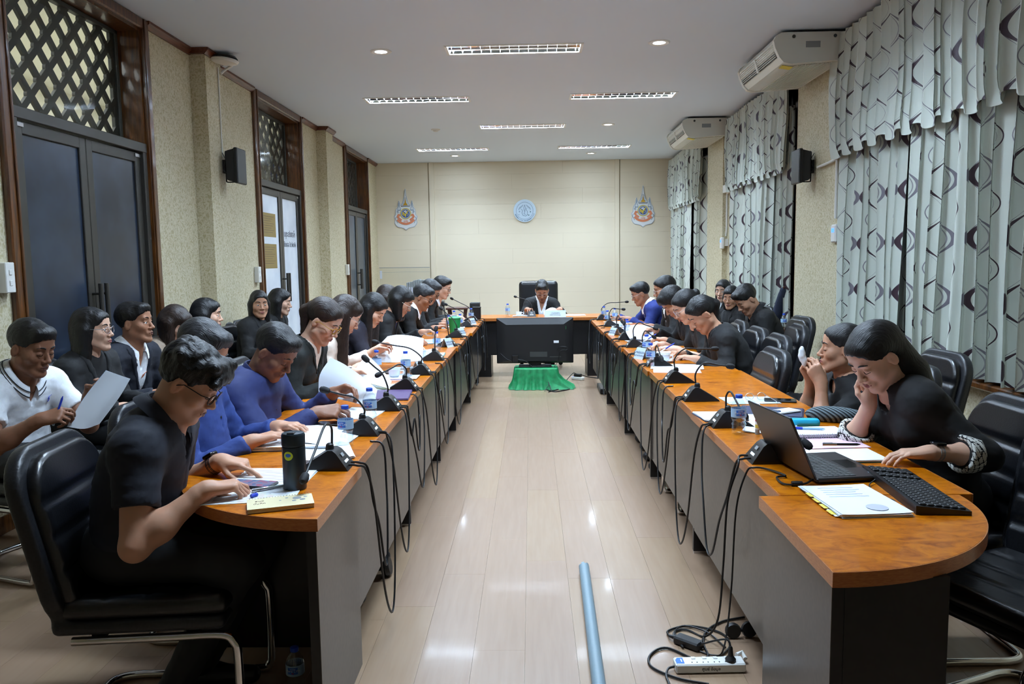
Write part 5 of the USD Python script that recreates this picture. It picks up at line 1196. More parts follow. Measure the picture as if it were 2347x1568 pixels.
# back row along the left wall
person('man in a white polo shirt with striped collar holding an open booklet and pen', (-2.375, 3.7, 1.095), (-2.55, 3.78), -22, (-14, 18), W(-2.14, 3.74, 0.85, fd=(.85, -.15, .5), pd=(0, -.9, .1), pose='hold'), W(-2.215, 3.47, 0.795, fd=(1, .25, .25), pd=(0, .6, -.6), pose='pen'), 'polo', 'cloth_white', hair='short', skin='skin_deep', pole_r=(-.5, -.4, -1), extra={'stripes': 1, 'prints': [('51', -.085, -.075, .03, 'pen_blue')]})
person('long-haired woman with glasses in a black blazer with yellow pin by the first door', (-2.50, 4.46, 1.115), (-2.62, 4.5), -8, (4, 0), None, None, 'blazer', 'cloth_black', 'cloth_black', 'long', 'hair_black', 'f', 'skin_fair', glasses='steel', eyes='open', fat=1.2, extra={'pins': {'pin': (.09, -.14, .02, 'paper_yellow')}})
person('man in a navy blazer over a white shirt lettered RICE, looking ahead', (-2.50, 4.95, 1.115), (-2.62, 4.98), -14, (0, -2), None, None, 'blazer', 'cloth_navy', 'cloth_white', 'short', 'hair_black', 'm', 'skin_tan', eyes='open', vd=.36, extra={'open': 1, 'collar': 1, 'prints': [('RICE', -.01, -.125, .028, 'orange')]}, fat=1.1)
person('woman with long brown hair in a beige cardigan looking down by the left wall', (-2.45, 5.4, 1.07), (-2.58, 5.42), -5, (0, 30), None, None, 'blouse', 'cloth_beige', hair='long', hcol='hair_brown', sex='f', skin='skin_fair')
person('woman with straight black hair seen in profile before the first pilaster', (-2.45, 5.95, 1.095), (-2.58, 6.0), 0, (14, 4), None, None, 'blazer', 'cloth_black', 'cloth_black', 'long', 'hair_black', 'f', 'skin_fair', eyes='open')
person('young woman in black turning to look at the camera beside the white glass door', (-2.48, 7.2, 1.105), (-2.56, 7.22), -25, (-58, 2), None, None, 'blazer', 'cloth_black', 'cloth_black', 'long', 'hair_black', 'f', 'skin_mid', eyes='open', vd=.2)
person('young woman in black with long hair looking sideways in front of the white glass door', (-2.42, 7.62, 1.105), (-2.56, 7.64), -5, (6, 10), None, None, 'blazer', 'cloth_black', 'cloth_black', 'long', 'hair_black', 'f', 'skin_fair')

# ------------------------------------------------------------------ their chairs, and the empty ones
G = None
chair(-1.22, 2.50, 6, 'black padded chair with chrome frame under the man in the navy polo')
for (x, y, h, lab) in ((-1.26, 3.16, 0, 'chair of the man in the bright blue shirt'), (-1.27, 3.72, -4, 'chair of the man in the indigo jacket'), (-1.37, 4.5, 0, 'chair of the woman with the gold hair clip'), (-1.38, 5.2, 5, 'chair of the woman in the cream blouse'),
                       (-1.40, 6.05, 0, 'grey-lit chair back beside the woman in the plum-black blazer'), (-1.38, 7.0, 0, 'chair of the woman in black over blue'), (-1.46, 7.68, 0, 'chair of the woman with long brown hair leaning back'), (-1.41, 8.35, 0, 'chair of the left-row man with dark glasses'),
                       (-1.41, 9.0, 0, 'chair of the person with dark grey hair'), (-1.42, 9.55, 0, 'chair of the slim man at the far left'),
                       (1.50, 2.99, 182, 'chair of the woman resting her chin on her hand'), (1.62, 4.05, 172, 'chair of the woman with raised hands'), (1.40, 5.6, 180, 'chair of the woman with the low ponytail'), (1.42, 6.2, 180, 'chair of the woman with glasses and bare forearms'),
                       (1.46, 6.88, 178, 'chair of the woman bent low over papers'), (1.46, 7.9, 180, 'chair of the man with the yellow ribbon'), (1.48, 9.3, 180, 'chair of the man in the royal blue jacket'),
                       (2.26, 9.3, 190, 'chair of the farthest woman in the right back row'), (2.23, 8.75, 190, 'chair of the woman with a fringe'), (2.12, 7.22, 186, 'chair of the man in the black shirt, right back row'),
                       (-2.51, 3.80, -20, 'chair of the man in the white polo shirt'), (-2.57, 4.5, -6, 'chair of the woman with the yellow pin'), (-2.57, 5.0, -6, 'chair of the man with the RICE shirt'), (-2.54, 5.5, 0, 'chair of the woman in the beige cardigan'),
                       (-2.53, 6.02, 0, 'chair of the woman in profile before the pilaster'), (-2.51, 7.17, -10, 'chair of the woman looking at the camera'), (-2.51, 7.68, 0, 'chair of the woman before the white glass door'),
                       (1.11, 4.72, 181, 'empty black chair pushed under the right table'), (1.52, 2.42, 203, 'empty black chair at the right edge of the picture behind the keyboard'), (1.80, 6.42, 176, 'empty black chair in the right back row beside the wall'),
                       (2.0, 4.5, 184, 'empty black chair between the two nearest women and the window'), (1.86, 5.62, 180, 'empty black chair in the right back row behind the low ponytail')):
    chair(x, y, h, lab)
# ================================================================== microphones along the tables
def mic(name_lab, x, y, side, cap, cab=None, bend=0.10, rz=0.0):
    """side +1: right table (speaker sits at +x); the steep face looks at the aisle. cap: the head of the gooseneck in the world."""
    t = thing('conference_microphone', name_lab, 'microphone', (x, y, TZ), group=None)
    s = side; w = 0.055
    P = [(-0.075, 0.0), (-0.068, 0.012), (-0.032, 0.060), (-0.018, 0.070), (0.0, 0.070), (0.10, 0.008), (0.105, 0.0)]
    wid = [w, w, w * .8, w * .72, w * .72, w * .9, w * .9]
    put(t, 'base', hull([(s * a, sg_ * ww, z) for (a, z), ww in zip(P, wid) for sg_ in (-1, 1)]), M['black_plastic'], 25)
    fx_, fz = np.array([-0.068, 0.012]), np.array([-0.032, 0.060]); d = (fz - fx_) / np.linalg.norm(fz - fx_); n = np.array([-d[1], d[0]])
    def face(u0, u1, v0, v1, o):
        return hull([(s * (fx_ + d * u + n * q)[0], v, (fx_ + d * u + n * q)[1]) for u in (u0, u1) for v in (v0, v1) for q in (-0.001, o)])
    put(t, 'label_plate', face(0.012, 0.022, -0.022, 0.022, 0.0012), M['white_print'], False)
    put(t, 'talk_button', face(0.036, 0.050, -0.014, 0.014, 0.003), M['grey_plastic'], False)
    put(t, 'socket', lathe([(0.016, 0.066), (0.013, 0.085), (0.007, 0.09), (0, 0.09)], 14), M['rubber_black'])
    c = np.array(cap, float) - np.array((x, y, TZ)); b = np.array((-0.008 * s, 0, 0.08))
    top = b + np.array((0, 0, bend)); mid = top + (c - top) * 0.25 + np.array((0, 0, 0.012))
    neck = spline([b, b + np.array((0, 0, bend * .6)), mid, mid + (c - mid) * .5, c], 32)
    put(t, 'gooseneck', tube(neck, 0.0042, 8), M['rubber_black'])
    dv = unit(c - neck[-4]); put(t, 'capsule', tube([c - dv * .012, c - dv * .006, c + dv * .006, c + dv * .02, c + dv * .03, c + dv * .034], [.006, .0125, .0145, .0145, .010, .002], 14), M['soft_black'])
    for j, path in enumerate(cab or []):
        q = [np.array((-0.07 * s, 0.02 * (j * 2 - 1), 0.015)), np.array((-0.10 * s, 0.02 * (j * 2 - 1), 0.012))] + [np.array(p) - np.array((x, y, TZ)) for p in path]
        put(t, 'cable', tube(spline(q, 60), 0.0042, 6), M['rubber_black'])
    return t
def loop(xe, y0, y1, zlow, side, out=0.035):
    """A cable hanging over the aisle edge from y0, down to zlow and back up to y1."""
    e = xe - side * out; m = (y0 + y1) / 2
    return [(xe - side * 0.02, y0 + (y1 - y0) * .03, 0.735), (e, y0 + (y1 - y0) * .12, 0.60), (e - side * .01, y0 + (y1 - y0) * .25, zlow + .18), (e - side * .015, m - (y1 - y0) * .1, zlow + .02), (e - side * .015, m + (y1 - y0) * .06, zlow), (e - side * .01, y0 + (y1 - y0) * .72, zlow + .16), (e, y0 + (y1 - y0) * .86, 0.58), (xe - side * 0.015, y1 - (y1 - y0) * .04, 0.738), (xe + side * .04, y1, 0.757)]
LM = [(2.77, (-.715, 2.42, .815), .11, .10), (3.32, (-.86, 3.28, .945), .05, .14), (3.88, (-.81, 3.86, 1.0), .06, .28), (4.47, (-.845, 4.36, .86), .07, .12), (5.09, (-1.0, 5.08, .965), .06, .22), (5.83, (-.71, 5.86, .97), .06, .18),
      (6.8, (-.76, 6.84, 1.10), .06, .25), (7.56, (-.86, 7.6, 1.02), .05, .2), (8.75, (-.93, 8.7, 1.0), .05, .22), (9.6, (-.95, 9.58, 1.02), .05, .3)]
where_l = ['beside the thermos', 'behind the nearest water bottle', 'before the raised papers', 'by the purple folder with its head bent low', 'in front of the woman in cream', 'before the cup tray, its head upright', 'by the slanted name card', 'beside the green bin', 'before the person with grey hair', 'at the far end of the row']
for i, (y, c, bend, zl) in enumerate(LM):
    xe = [a[2] for a in LT if a[0] <= y < a[1]][0] if y > 2.8 else -0.62
    y2 = LM[i + 1][0] if i + 1 < len(LM) else 9.9
    cab = [loop(xe, y, y2, zl, -1)]
    if i % 2 == 0: cab.append(loop(xe, y + .03, y + (y2 - y) * .7, zl + .22, -1, .03))
    mic('black gooseneck microphone on the left table ' + where_l[i], -0.725, y, -1, c, cab, bend)
RM = [(2.82, (.935, 2.72, .84), .085, .10), (3.42, (.875, 3.28, .83), .085, .12), (4.06, (1.0, 4.05, .925), .10, .18), (4.66, (1.06, 4.66, .945), .10, .14), (5.38, (.86, 5.3, .82), .07, .25), (6.02, (.93, 6.1, .88), .10, .2), (6.55, (1.0, 6.5, .91), .12, .3), (7.16, (.83, 7.14, .91), .1, .2), (7.85, (.88, 7.8, .87), .09, .25), (8.6, (.97, 8.5, .94), .1, .3), (9.5, (1.13, 9.55, .96), .1, .3)]
where_r = ['behind the laptop', 'behind the near water bottle', 'on the bare stretch, nearer one', 'on the bare stretch, farther one', 'beside the cup and the white sheets', 'by the silver name card', 'beside the pair of bottles', 'with its head toward the aisle', 'next to the folded card', 'before the man with the yellow ribbon', 'at the far end of the row']
for i, (y, c, bend, zl) in enumerate(RM):
    xe = [a[2] for a in RT if a[0] <= y < a[1]][0]
    y2 = RM[i + 1][0] if i + 1 < len(RM) else 9.53
    cab = [loop(xe, y, y2, zl, 1)]
    if i % 2 == 0 and i: cab.append(loop(xe, y + .03, y + (y2 - y) * .7, zl + .2, 1, .03))
    if i == 0: cab = [loop(xe, y, y2, .3, 1), [(.73, 2.80, .735), (.70, 2.82, .6), (.695, 2.85, .35), (.69, 2.90, .12), (.66, 2.98, .012), (.60, 3.05, .006), (.545, 3.02, .006), (.56, 2.9, .008)]]
    mic('black gooseneck microphone on the right table ' + where_r[i], 0.845, y, 1, c, cab, bend)
t0_ = mic('small black microphone on the head table before the chairman', 0.0, 10.25, 1, (0.10, 10.45, 1.0), [], .1)
x_ = UsdGeom.Xformable(stage.GetPrimAtPath(t0_)); x_.AddRotateZOp().Set(90.0)

# ================================================================== water bottles
def bottle(loc, lab, group=None, tilt=None):
    t = thing('water_bottle', lab, 'bottle', loc, group=group)
    def put(p, n, m, *a):      # the bottle is drawn 20 cm tall and stands 16.5
        v = np.array(m.vertices); v[:, 2] *= 0.825; m.vertices = v; return globals()['put'](p, n, m, *a)
    pr = [(0, 0.004), (.020, 0.0), (.0275, .004), (.030, .014), (.0285, .022), (.0305, .032), (.0285, .042), (.0305, .052), (.0265, .064), (.0295, .076), (.031, .086), (.031, .135), (.0285, .150), (.021, .166), (.0135, .178), (.0125, .186)]
    put(t, 'body', lathe(pr, 28), M['clear_plastic'], 40)
    put(t, 'water', lathe([(0, .006)] + [(r - .0016, z + .001) for r, z in pr[2:11]] + [(.0292, .118), (0, .118)], 24), M['clear_plastic'], 40)
    lb = put(t, 'label', lathe([(.0314, .088), (.0317, .089), (.0317, .132), (.0314, .133)], 28), M['label_sky'], 40)
    for a0 in (-1.9, 1.25):
        def band(a, b, z0, z1, r): return cat([hull([(rr * math.cos(q), rr * math.sin(q), z) for q in (a + (b - a) * k / 5, a + (b - a) * (k + 1) / 5) for z in (z0, z1) for rr in (r, r + .0004)]) for k in range(5)])
        put(lb, 'label_print', band(a0 - .55, a0 + .55, .098, .126, .0317), M['label_blue'], False)
        for tx, hh, zz in (('Pure Life', .0085, .1125), ('nestle', .005, .1205)):
            m = text(tx, hh, .0004); v = np.array(m.vertices); q = a0 + v[:, 0] / .0322; rr_ = .0322 + v[:, 2]; m.vertices = np.stack([rr_ * np.cos(q), rr_ * np.sin(q), zz + v[:, 1]], 1); put(lb, 'brand_print', m, M['white_print'], False)
        put(lb, 'drop_mark', band(a0 - .12, a0 + .12, .101, .1045, .0321), M['label_red'], False)
    put(t, 'cap', lathe([(.0145, .183), (.0145, .199), (.012, .201), (0, .201)], 24), M['cap_blue'], 40)
    return t
BL = [(-.745, 3.10, 'in front of the nearest left microphone pair'), (-.735, 3.53, 'just behind the nearest left one'), (-1.0, 5.06, 'before the woman in cream'), (-.80, 4.98, 'on the tray of the left table'), (-.765, 6.35, 'beside the upright microphone'), (-.86, 8.25, 'behind the green bin'), (-.88, 9.0, 'by the hands of the man with dark glasses'), (-.76, 8.42, 'right of the green bin'), (-.72, 9.45, 'near the far left end'),
      (.85, 3.26, 'between the papers and the second right microphone'), (.79, 5.3, 'beside the saucer'), (.85, 5.9, 'behind the silver name card'), (.89, 7.45, 'left one of the pair in the right row'), (.865, 7.2, 'nearer one of the pair in the right row'), (.83, 8.72, 'beside the folded papers'), (.95, 9.1, 'before the man in royal blue'), (.86, 9.48, 'farthest on the right table'), (-.31, 10.3, 'on the head table')]
b0 = None
for x, y, wh in BL:
    lab = 'small water bottle with blue cap ' + wh
    if b0 is None: b0 = bottle((x, y, TZ), lab); x_ = UsdGeom.Xformable(stage.GetPrimAtPath(b0)); x_.ClearXformOpOrder(); x_.MakeMatrixXform().Set(Gf.Matrix4d().SetTranslate(Gf.Vec3d(x, y, TZ)))
    else: dup(b0, (x, y, TZ), rng.uniform(-40, 40), lab)
dup(b0, (-0.83, 2.60, 0), 20, 'water bottle standing on the floor under the left end table')
dup(b0, (2.62, 8.32, SILL), 20, 'water bottle on the sill of the middle window')

# ================================================================== papers, folders and small things on the tables
def sheets(name, lab, cat_, x, y, w, d, rz, z=TZ, n=3, mat='paper_white', curl=0.0, lines=0, h=0.0012, seed=1, cover=None):
    t = thing(name, lab, cat_, (x, y, z), rz)
    r = random.Random(seed); zz = 0.0
    if cover: put(t, 'cover', box(-w / 2 - .004, w / 2 + .004, -d / 2 - .004, d / 2 + .004, 0, .002), M[cover], False); zz = .002
    for i in range(n):
        dx, dy, a = r.uniform(-.004, .004), r.uniform(-.004, .004), r.uniform(-2, 2)
        N = 10; u = np.linspace(-.5, .5, N); top_ = zz + (i + 1) * h
        cz = curl * np.maximum(0, np.abs(u) * 2 - .3) ** 2 * (1 if i == n - 1 else .5)
        v = np.array([(k * w, s * d, top_ + c + e) for e in (0, -h * .9) for k, c in zip(u, cz) for s in (-.5, .5)])
        f = []
        for k in range(N - 1):
            a_, b_ = 2 * k, 2 * k + 2; o = 2 * N
            f += [(a_, b_, b_ + 1), (a_, b_ + 1, a_ + 1), (o + a_, o + b_ + 1, o + b_), (o + a_, o + a_ + 1, o + b_ + 1), (a_, o + b_, b_), (a_, o + a_, o + b_), (a_ + 1, b_ + 1, o + b_ + 1), (a_ + 1, o + b_ + 1, o + a_ + 1)]
        m = trimesh.Trimesh(v, f, process=False)
        put(t, 'sheet', xform(m, rot('z', a), (dx, dy, 0)), M[mat], False)
    if lines:
        L_ = [box(-w * .40, w * (.40 - .2 * ((k * 7) % 5 == 0)), -d * .42 + k * d * .84 / lines, -d * .42 + k * d * .84 / lines + .0025, zz + n * h, zz + n * h + .0002) for k in range(lines)]
        put(t, 'printed_lines', L_, M['ink'], False)
    return t
def raised(name, lab, cat_, p, mat='paper_white', n=2, back=None):
    """An opened leaf: p = rows of 3-D points (bottom to top) over which the sheet bends; a second leaf a little behind."""
    t = thing(name, lab, cat_, p[0][0]); o = np.array(p[0][0], float)
    A = np.array(p, float)
    for i in range(n):
        B = np.array([spline(row, 10) for row in A]); B = np.array([spline(B[:, k], 10) for k in range(B.shape[1])]).transpose(1, 0, 2)
        a, b = B.shape[:2]; V = B.reshape(-1, 3) - o; du = np.gradient(B, axis=0); dv_ = np.gradient(B, axis=1); nn = np.cross(du, dv_); nn /= np.linalg.norm(nn, axis=-1, keepdims=True) + 1e-9
        V = V + nn.reshape(-1, 3) * (.004 * i); W2 = V - nn.reshape(-1, 3) * .0012
        ii, jj = np.meshgrid(np.arange(a - 1), np.arange(b - 1), indexing='ij'); q = np.stack([ii * b + jj, (ii + 1) * b + jj, (ii + 1) * b + jj + 1, ii * b + jj + 1], -1).reshape(-1, 4)
        f = np.vstack([q[:, [0, 1, 2]], q[:, [0, 2, 3]]])
        put(t, 'leaf', trimesh.Trimesh(np.vstack([V, W2]), np.vstack([f, f[:, ::-1] + len(V)]), process=False), M[mat if i == 0 or not back else back], True)
    return t
def phone(lab, x, y, rz, z=TZ, mat='screen_dark', w=.075, d=.155):
    t = thing('smartphone', lab, 'phone', (x, y, z), rz)
    put(t, 'case', box(-w / 2, w / 2, -d / 2, d / 2, 0, .0095, .004), M['black_plastic']); put(t, 'screen', box(-w / 2 + .004, w / 2 - .004, -d / 2 + .005, d / 2 - .005, .0094, .0100), M[mat], False); return t
def pen(lab, x, y, z, rz, mat='pen_blue', tip='white_print', el=0.0):
    t = thing('pen', lab, 'pen', (x, y, z), rz); R = rot('y', -el)
    put(t, 'barrel', xform(tube([(-.05, 0, .005), (.055, 0, .005), (.068, 0, .005)], [.0048, .0048, .0012], 8), R), M[mat]); put(t, 'cap', xform(tube([(-.072, 0, .005), (-.02, 0, .005)], .0056, 8), R), M[tip]); put(t, 'clip', xform(box(-.07, -.035, -.001, .001, .0105, .012), R), M['steel']); return t
def cup(x, y, lab, tray=True, glass=False, z=TZ):
    t = thing('cup_set', lab, 'cup', (x, y, z))
    if tray: put(t, 'tray', [box(-.11, .11, -.075, .075, .0, .006, .003), box(-.115, .115, -.08, .08, .006, .010, .002)], M['porcelain'])
    else: put(t, 'saucer', lathe([(0, .004), (.04, .003), (.07, .012), (.072, .014), (.04, .007), (0, .007)], 28), M['porcelain'])
    z0 = .010 if tray else .007
    put(t, 'cup', xform(lathe([(0, 0), (.024, 0), (.034, .012), (.038, .05), (.0355, .05), (.032, .012), (0, .006)], 28), None, (-.035 if tray else 0, 0, z0)), M['porcelain'])
    put(t, 'handle', tube(spline([(-.035 + .036 if tray else .036, 0, z0 + .04), (.055 if not tray else .022, 0, z0 + .038), (.058 if not tray else .024, 0, z0 + .02), (.034 if not tray else .0, 0, z0 + .012)], 12), .004, 8), M['porcelain'])
    if glass: put(t, 'glass', xform(lathe([(0, 0), (.024, 0), (.030, .06), (.0285, .06), (.0228, .003), (0, .003)], 24), None, (.05, .01, z0)), M['clear_plastic'])
    return t
def name_card(x, y, rz, lab, w=.2, h=.09, lines=2, z=TZ):
    t = thing('name_card', lab, 'name card', (x, y, z), rz)
    put(t, 'card', [hull([(-w / 2, s * .035, 0), (w / 2, s * .035, 0), (-w / 2, s * .001, h), (w / 2, s * .001, h), (-w / 2, s * .037, 0), (w / 2, s * .037, 0), (-w / 2, s * .003, h), (w / 2, s * .003, h)]) for s in (-1, 1)], M['card_pale'], False)
    R = rot('x', -90 + 21) if False else None
    for k, tx in enumerate(('นายประธาน', 'ประธานการประชุม')[:lines]):
        m = text(tx, .018 if k == 0 else .014, .0006, 'NotoSansThai'); put(t, 'lettering', on(m, (0, -.039 + .034 * (h * (.62 - .3 * k)) / h, h * (.62 - .3 * k)), (1, 0, 0), (0, .034 / h, 1)), M['ink'], False)
    return t

# -- left end table
t = thing('thermos_flask', 'dark blue-grey thermos flask with a lime sticker on the left end table', 'flask', (-.775, 2.51, TZ))
put(t, 'body', lathe([(0, 0), (.034, 0), (.037, .004), (.037, .138), (.036, .142)], 36), M['thermos_navy'], 40); put(t, 'lid', lathe([(.0365, .144), (.0375, .147), (.0375, .178), (.034, .185), (.02, .187), (0, .187)], 36), M['thermos_navy'], 40)
put(t, 'lid_button', box(-.012, .012, -.03, -.01, .185, .190, .002), M['black_plastic'])
def arc_patch(a, r, z, hw, hh): return cat([hull([(rr * math.cos(a + u * hw), rr * math.sin(a + u * hw), z + hh * w_ * math.sqrt(max(0, 1 - min(u * u, .96)))) for u in (k / 6, (k + 1) / 6) for w_ in (-1, 1) for rr in (r, r + .0006)]) for k in range(-6, 6)])
st = put(t, 'sticker', arc_patch(-1.78, .037, .116, .42, .0145), M['lime'], False); put(st, 'sticker_print', arc_patch(-1.78, .0374, .118, .24, .006), M['label_blue'], False)
sheets('document', 'stapled sheets with pages of text under the finger of the man in navy', 'papers', -.885, 2.645, .25, .21, 2, n=4, lines=9, seed=2)
sheets('document', 'printed sheet lying under the lit smartphone on the left end table', 'papers', -.89, 2.45, .28, .2, 8, n=2, lines=12, seed=3)
phone('smartphone with a glowing screen under the writing hand of the man in navy', -.925, 2.535, 78, TZ + .003, 'phone_screen')
t = thing('pen_cap', 'small loose blue pen cap on the sheet beside the cream notebook', 'pen cap', (-.875, 2.41, TZ + .003), 60); put(t, 'cap', tube([(-.012, 0, .005), (.012, 0, .005), (.014, 0, .005)], [.0055, .0055, .003], 10), M['pen_blue']); put(t, 'clip', box(-.012, .010, -.001, .001, .0103, .012), M['pen_blue'])
pen('grey pen lying on the printed sheet beside the cream notebook', -.84, 2.50, TZ + .003, 35, 'grey_plastic', 'steel')
t = thing('notebook', 'cream spiral notebook with flower prints on the left end table', 'notebook', (-.765, 2.325, TZ), 20)
put(t, 'pages', [box(-.095, .095, -.052, .052, .001 + .004 * k, .0045 + .004 * k, .0005) for k in range(3)], M['paper_cream'], False)
put(t, 'cover', box(-.096, .096, -.054, .054, .013, .0142), M['paper_cream'], False)
put(t, 'flower_print', [xform(lathe([(0, .0143), (rr, .0143), (rr * .9, .0146), (0, .0147)], 9), None, (xx, yy, 0)) for xx, yy, rr in ((.05, .02, .014), (.065, .0, .009), (.04, -.005, .007), (.075, .025, .006), (.0, .01, .004), (.02, .03, .005))], M['grey_plastic'], False)
put(t, 'title_print', [on(text(s_, .011, .0004, 'NotoSansThai'), (-.06, .02 - .022 * k, .0143), (0, 1, 0) if False else (1, 0, 0), (0, 1, 0)) for k, s_ in enumerate(('สมุด', 'บันทึก'))], M['brown_wood'], False)
put(t, 'spiral', [tube([(xx, .053 + .005 * math.cos(q), .008 + .009 * math.sin(q)) for q in np.linspace(0, 6.28, 9)], .0008, 4, False) for xx in np.linspace(-.088, .088, 22)], M['paper_cream'])
# -- left row
raised('report', 'thick open white report before the man in bright blue', 'report', [[(-1.20, 3.06, TZ + .002), (-1.02, 3.08, TZ + .02), (-.88, 3.06, TZ + .022), (-.76, 3.02, TZ + .004)], [(-1.15, 3.22, TZ + .004), (-1.0, 3.24, TZ + .03), (-.86, 3.22, TZ + .028), (-.74, 3.17, TZ + .005)], [(-1.12, 3.36, TZ + .004), (-.98, 3.38, TZ + .026), (-.84, 3.36, TZ + .022), (-.73, 3.31, TZ + .003)]], n=3)
sheets('report_stack', 'bound white report lying under the open one on the left table', 'report', -.96, 3.12, .30, .2, 4, n=6, h=.0028, seed=5, cover='folder_navy')
sheets('document', 'white papers fanned beside the thermos and the nearest left microphone', 'papers', -.80, 2.98, .2, .24, 18, n=6, curl=.01, lines=6, seed=6)
pen('blue pen of a pair lying near the nearest bottle on the left table', -.865, 3.17, TZ, 75, 'pen_blue', 'label_sky'); pen('turquoise pen of a pair lying near the nearest bottle on the left table', -.84, 3.18, TZ, 68, 'cyan_plastic', 'paper_teal')
phone('black smartphone with orange edge by the hand of the man in indigo', -.90, 3.52, 88)
raised('report', 'big white page held up by the man in indigo', 'report', [[(-1.10, 4.02, .80), (-1.0, 3.98, .79), (-.88, 3.92, .775), (-.78, 3.86, .765)], [(-1.10, 4.06, .90), (-1.0, 4.02, .885), (-.88, 3.96, .85), (-.78, 3.9, .81)], [(-1.05, 4.1, .985), (-.97, 4.06, .955), (-.87, 4.0, .90), (-.78, 3.94, .84)]], n=2, back='paper_pink')
sheets('document', 'white sheets under the hands of the man in indigo', 'papers', -.83, 3.78, .2, .28, -8, n=3, seed=7)
raised('report', 'pages being turned by the woman with the gold hair clip', 'report', [[(-1.06, 4.62, .79), (-.98, 4.56, .785), (-.88, 4.48, .775), (-.80, 4.40, .768)], [(-1.04, 4.66, .86), (-.97, 4.61, .85), (-.88, 4.54, .82), (-.81, 4.46, .785)], [(-.99, 4.72, .925), (-.94, 4.67, .895), (-.87, 4.6, .84), (-.81, 4.52, .79)]], n=2, back='paper_yellow')
t = thing('folder', 'purple folder at the aisle edge of the left table', 'folder', (-.765, 4.27, TZ), 4); put(t, 'cover', box(-.10, .10, -.15, .15, 0, .008, .003), M['folder_purple']); put(t, 'flap', box(-.098, .098, -.148, .148, .008, .012, .003), M['folder_purple'])
sheets('document', 'pale blue and white sheets beneath the turned pages', 'papers', -.90, 4.52, .22, .3, 10, n=4, mat='paper_blue', seed=8)
raised('report', 'large white page held open by the woman in cream', 'report', [[(-1.05, 5.36, .80), (-.96, 5.40, .79), (-.86, 5.44, .79), (-.76, 5.46, .79)], [(-1.06, 5.42, .89), (-.97, 5.46, .90), (-.86, 5.50, .895), (-.76, 5.51, .885)], [(-1.0, 5.48, .965), (-.94, 5.52, .97), (-.85, 5.55, .96), (-.76, 5.55, .94)]], n=2)
phone('smartphone propped beside the bottle before the woman in cream', -.94, 5.16, 40)
t = thing('glasses_case', 'grey flat case lying before the large open page', 'case', (-.86, 5.32, TZ), 10); put(t, 'body', box(-.08, .08, -.03, .03, 0, .018, .006), M['grey_plastic']); put(t, 'lid_seam', box(-.081, .081, -.031, .031, .010, .011), M['ac_dark'])
sheets('document', 'pink paper under the bottle and phone on the left table', 'papers', -.92, 4.96, .2, .28, 5, n=2, mat='paper_pink', seed=9)
cup(-.83, 4.93, 'white tray with glass and cup beside the bent microphone on the left table', True, True)
name_card(-.75, 5.22, 62, 'tilted grey name card before the woman in cream', .08, .07)
cup(-.80, 5.95, 'white tray with cup and glass by the upright microphone', True, True)
sheets('document', 'folded white sheets under the hands of the woman in the plum-black blazer', 'papers', -.88, 6.35, .22, .3, 12, n=3, curl=.02, seed=10)
pen('pen held by the woman in the plum-black blazer', -.93, 6.2, .835, 30, 'white_print', 'steel', 30)
t = thing('folder', 'dark green folder lying behind the cup tray on the left table', 'folder', (-.78, 6.15, TZ), 3); put(t, 'cover', box(-.1, .1, -.1, .1, 0, .006, .002), M['paper_teal']); put(t, 'inner_sheet', box(-.095, .095, -.095, .095, .006, .008), M['paper_white'], False)
name_card(-.72, 6.72, 62, 'pale blue name card leaning beside the seventh left microphone', .10, .075)
sheets('report_stack', 'pale green and white open pages before the woman in white-rimmed glasses', 'report', -.90, 7.15, .3, .36, 8, n=5, curl=.03, mat='paper_blue', seed=11, cover='paper_teal')
t = thing('waste_bin', 'small green bin on the left table among the bottles', 'bin', (-.78, 8.02, TZ)); put(t, 'bin', lathe([(0, 0), (.05, 0), (.062, .15), (.064, .155), (.058, .155), (.047, .005), (0, .004)], 24), M['green_bin']); put(t, 'lid', lathe([(0, .172), (.03, .17), (.062, .158), (.066, .153)], 24), M['green_bin'])
name_card(-.70, 7.75, 62, 'pale name card just before the green bin', .10, .075)
sheets('document', 'white sheets before the man with dark glasses', 'papers', -.86, 8.7, .25, .3, 5, n=3, curl=.01, seed=12)
name_card(-.69, 9.1, 62, 'small name card before the far left microphone', .10, .07)
sheets('document', 'white sheets before the slim man at the far left', 'papers', -.83, 9.62, .25, .22, 3, n=3, seed=13)
t = thing('pen_holder', 'black mesh pen holder at the far end of the left table', 'pen holder', (-.68, 9.86, TZ)); put(t, 'box', box(-.05, .05, -.03, .03, 0, .15, .006), M['black_plastic']); put(t, 'rim', box(-.054, .054, -.034, .034, .145, .155, .003), M['matte_black'])
# -- right end table and row
t = thing('laptop', 'open black laptop turned away from the camera on the right table', 'laptop', (1.00, 2.69, TZ), 0)
R_lap = rot('z', 8)
put(t, 'base', xform(box(-.115, .125, -.165, .165, .004, .019, .004), R_lap), M['black_plastic'])
put(t, 'keyboard', [xform(box(-.085 + .019 * r_, -.085 + .019 * r_ + .0165, -.145 + .0205 * c, -.145 + .0205 * c + .018, .019, .0205, .0006), R_lap) for r_ in range(6) for c in range(14)], M['ac_dark'], False, kind='stuff')
put(t, 'touchpad', xform(box(.045, .105, -.05, .05, .0188, .0194), R_lap), M['screen_dark'], False)
put(t, 'sticker', [xform(box(.085, .11, -.155, -.135, .019, .0196), R_lap), xform(box(.085, .11, -.13, -.112, .019, .0196), R_lap)], M['paper_blue'], False)
hinge = xform(box(-.008, .0, -.165, .165, 0, .225, .003), rot('y', -24)); hinge = xform(hinge, None, (-.115, 0, .016)); put(t, 'lid', xform(hinge, R_lap), M['black_plastic'])
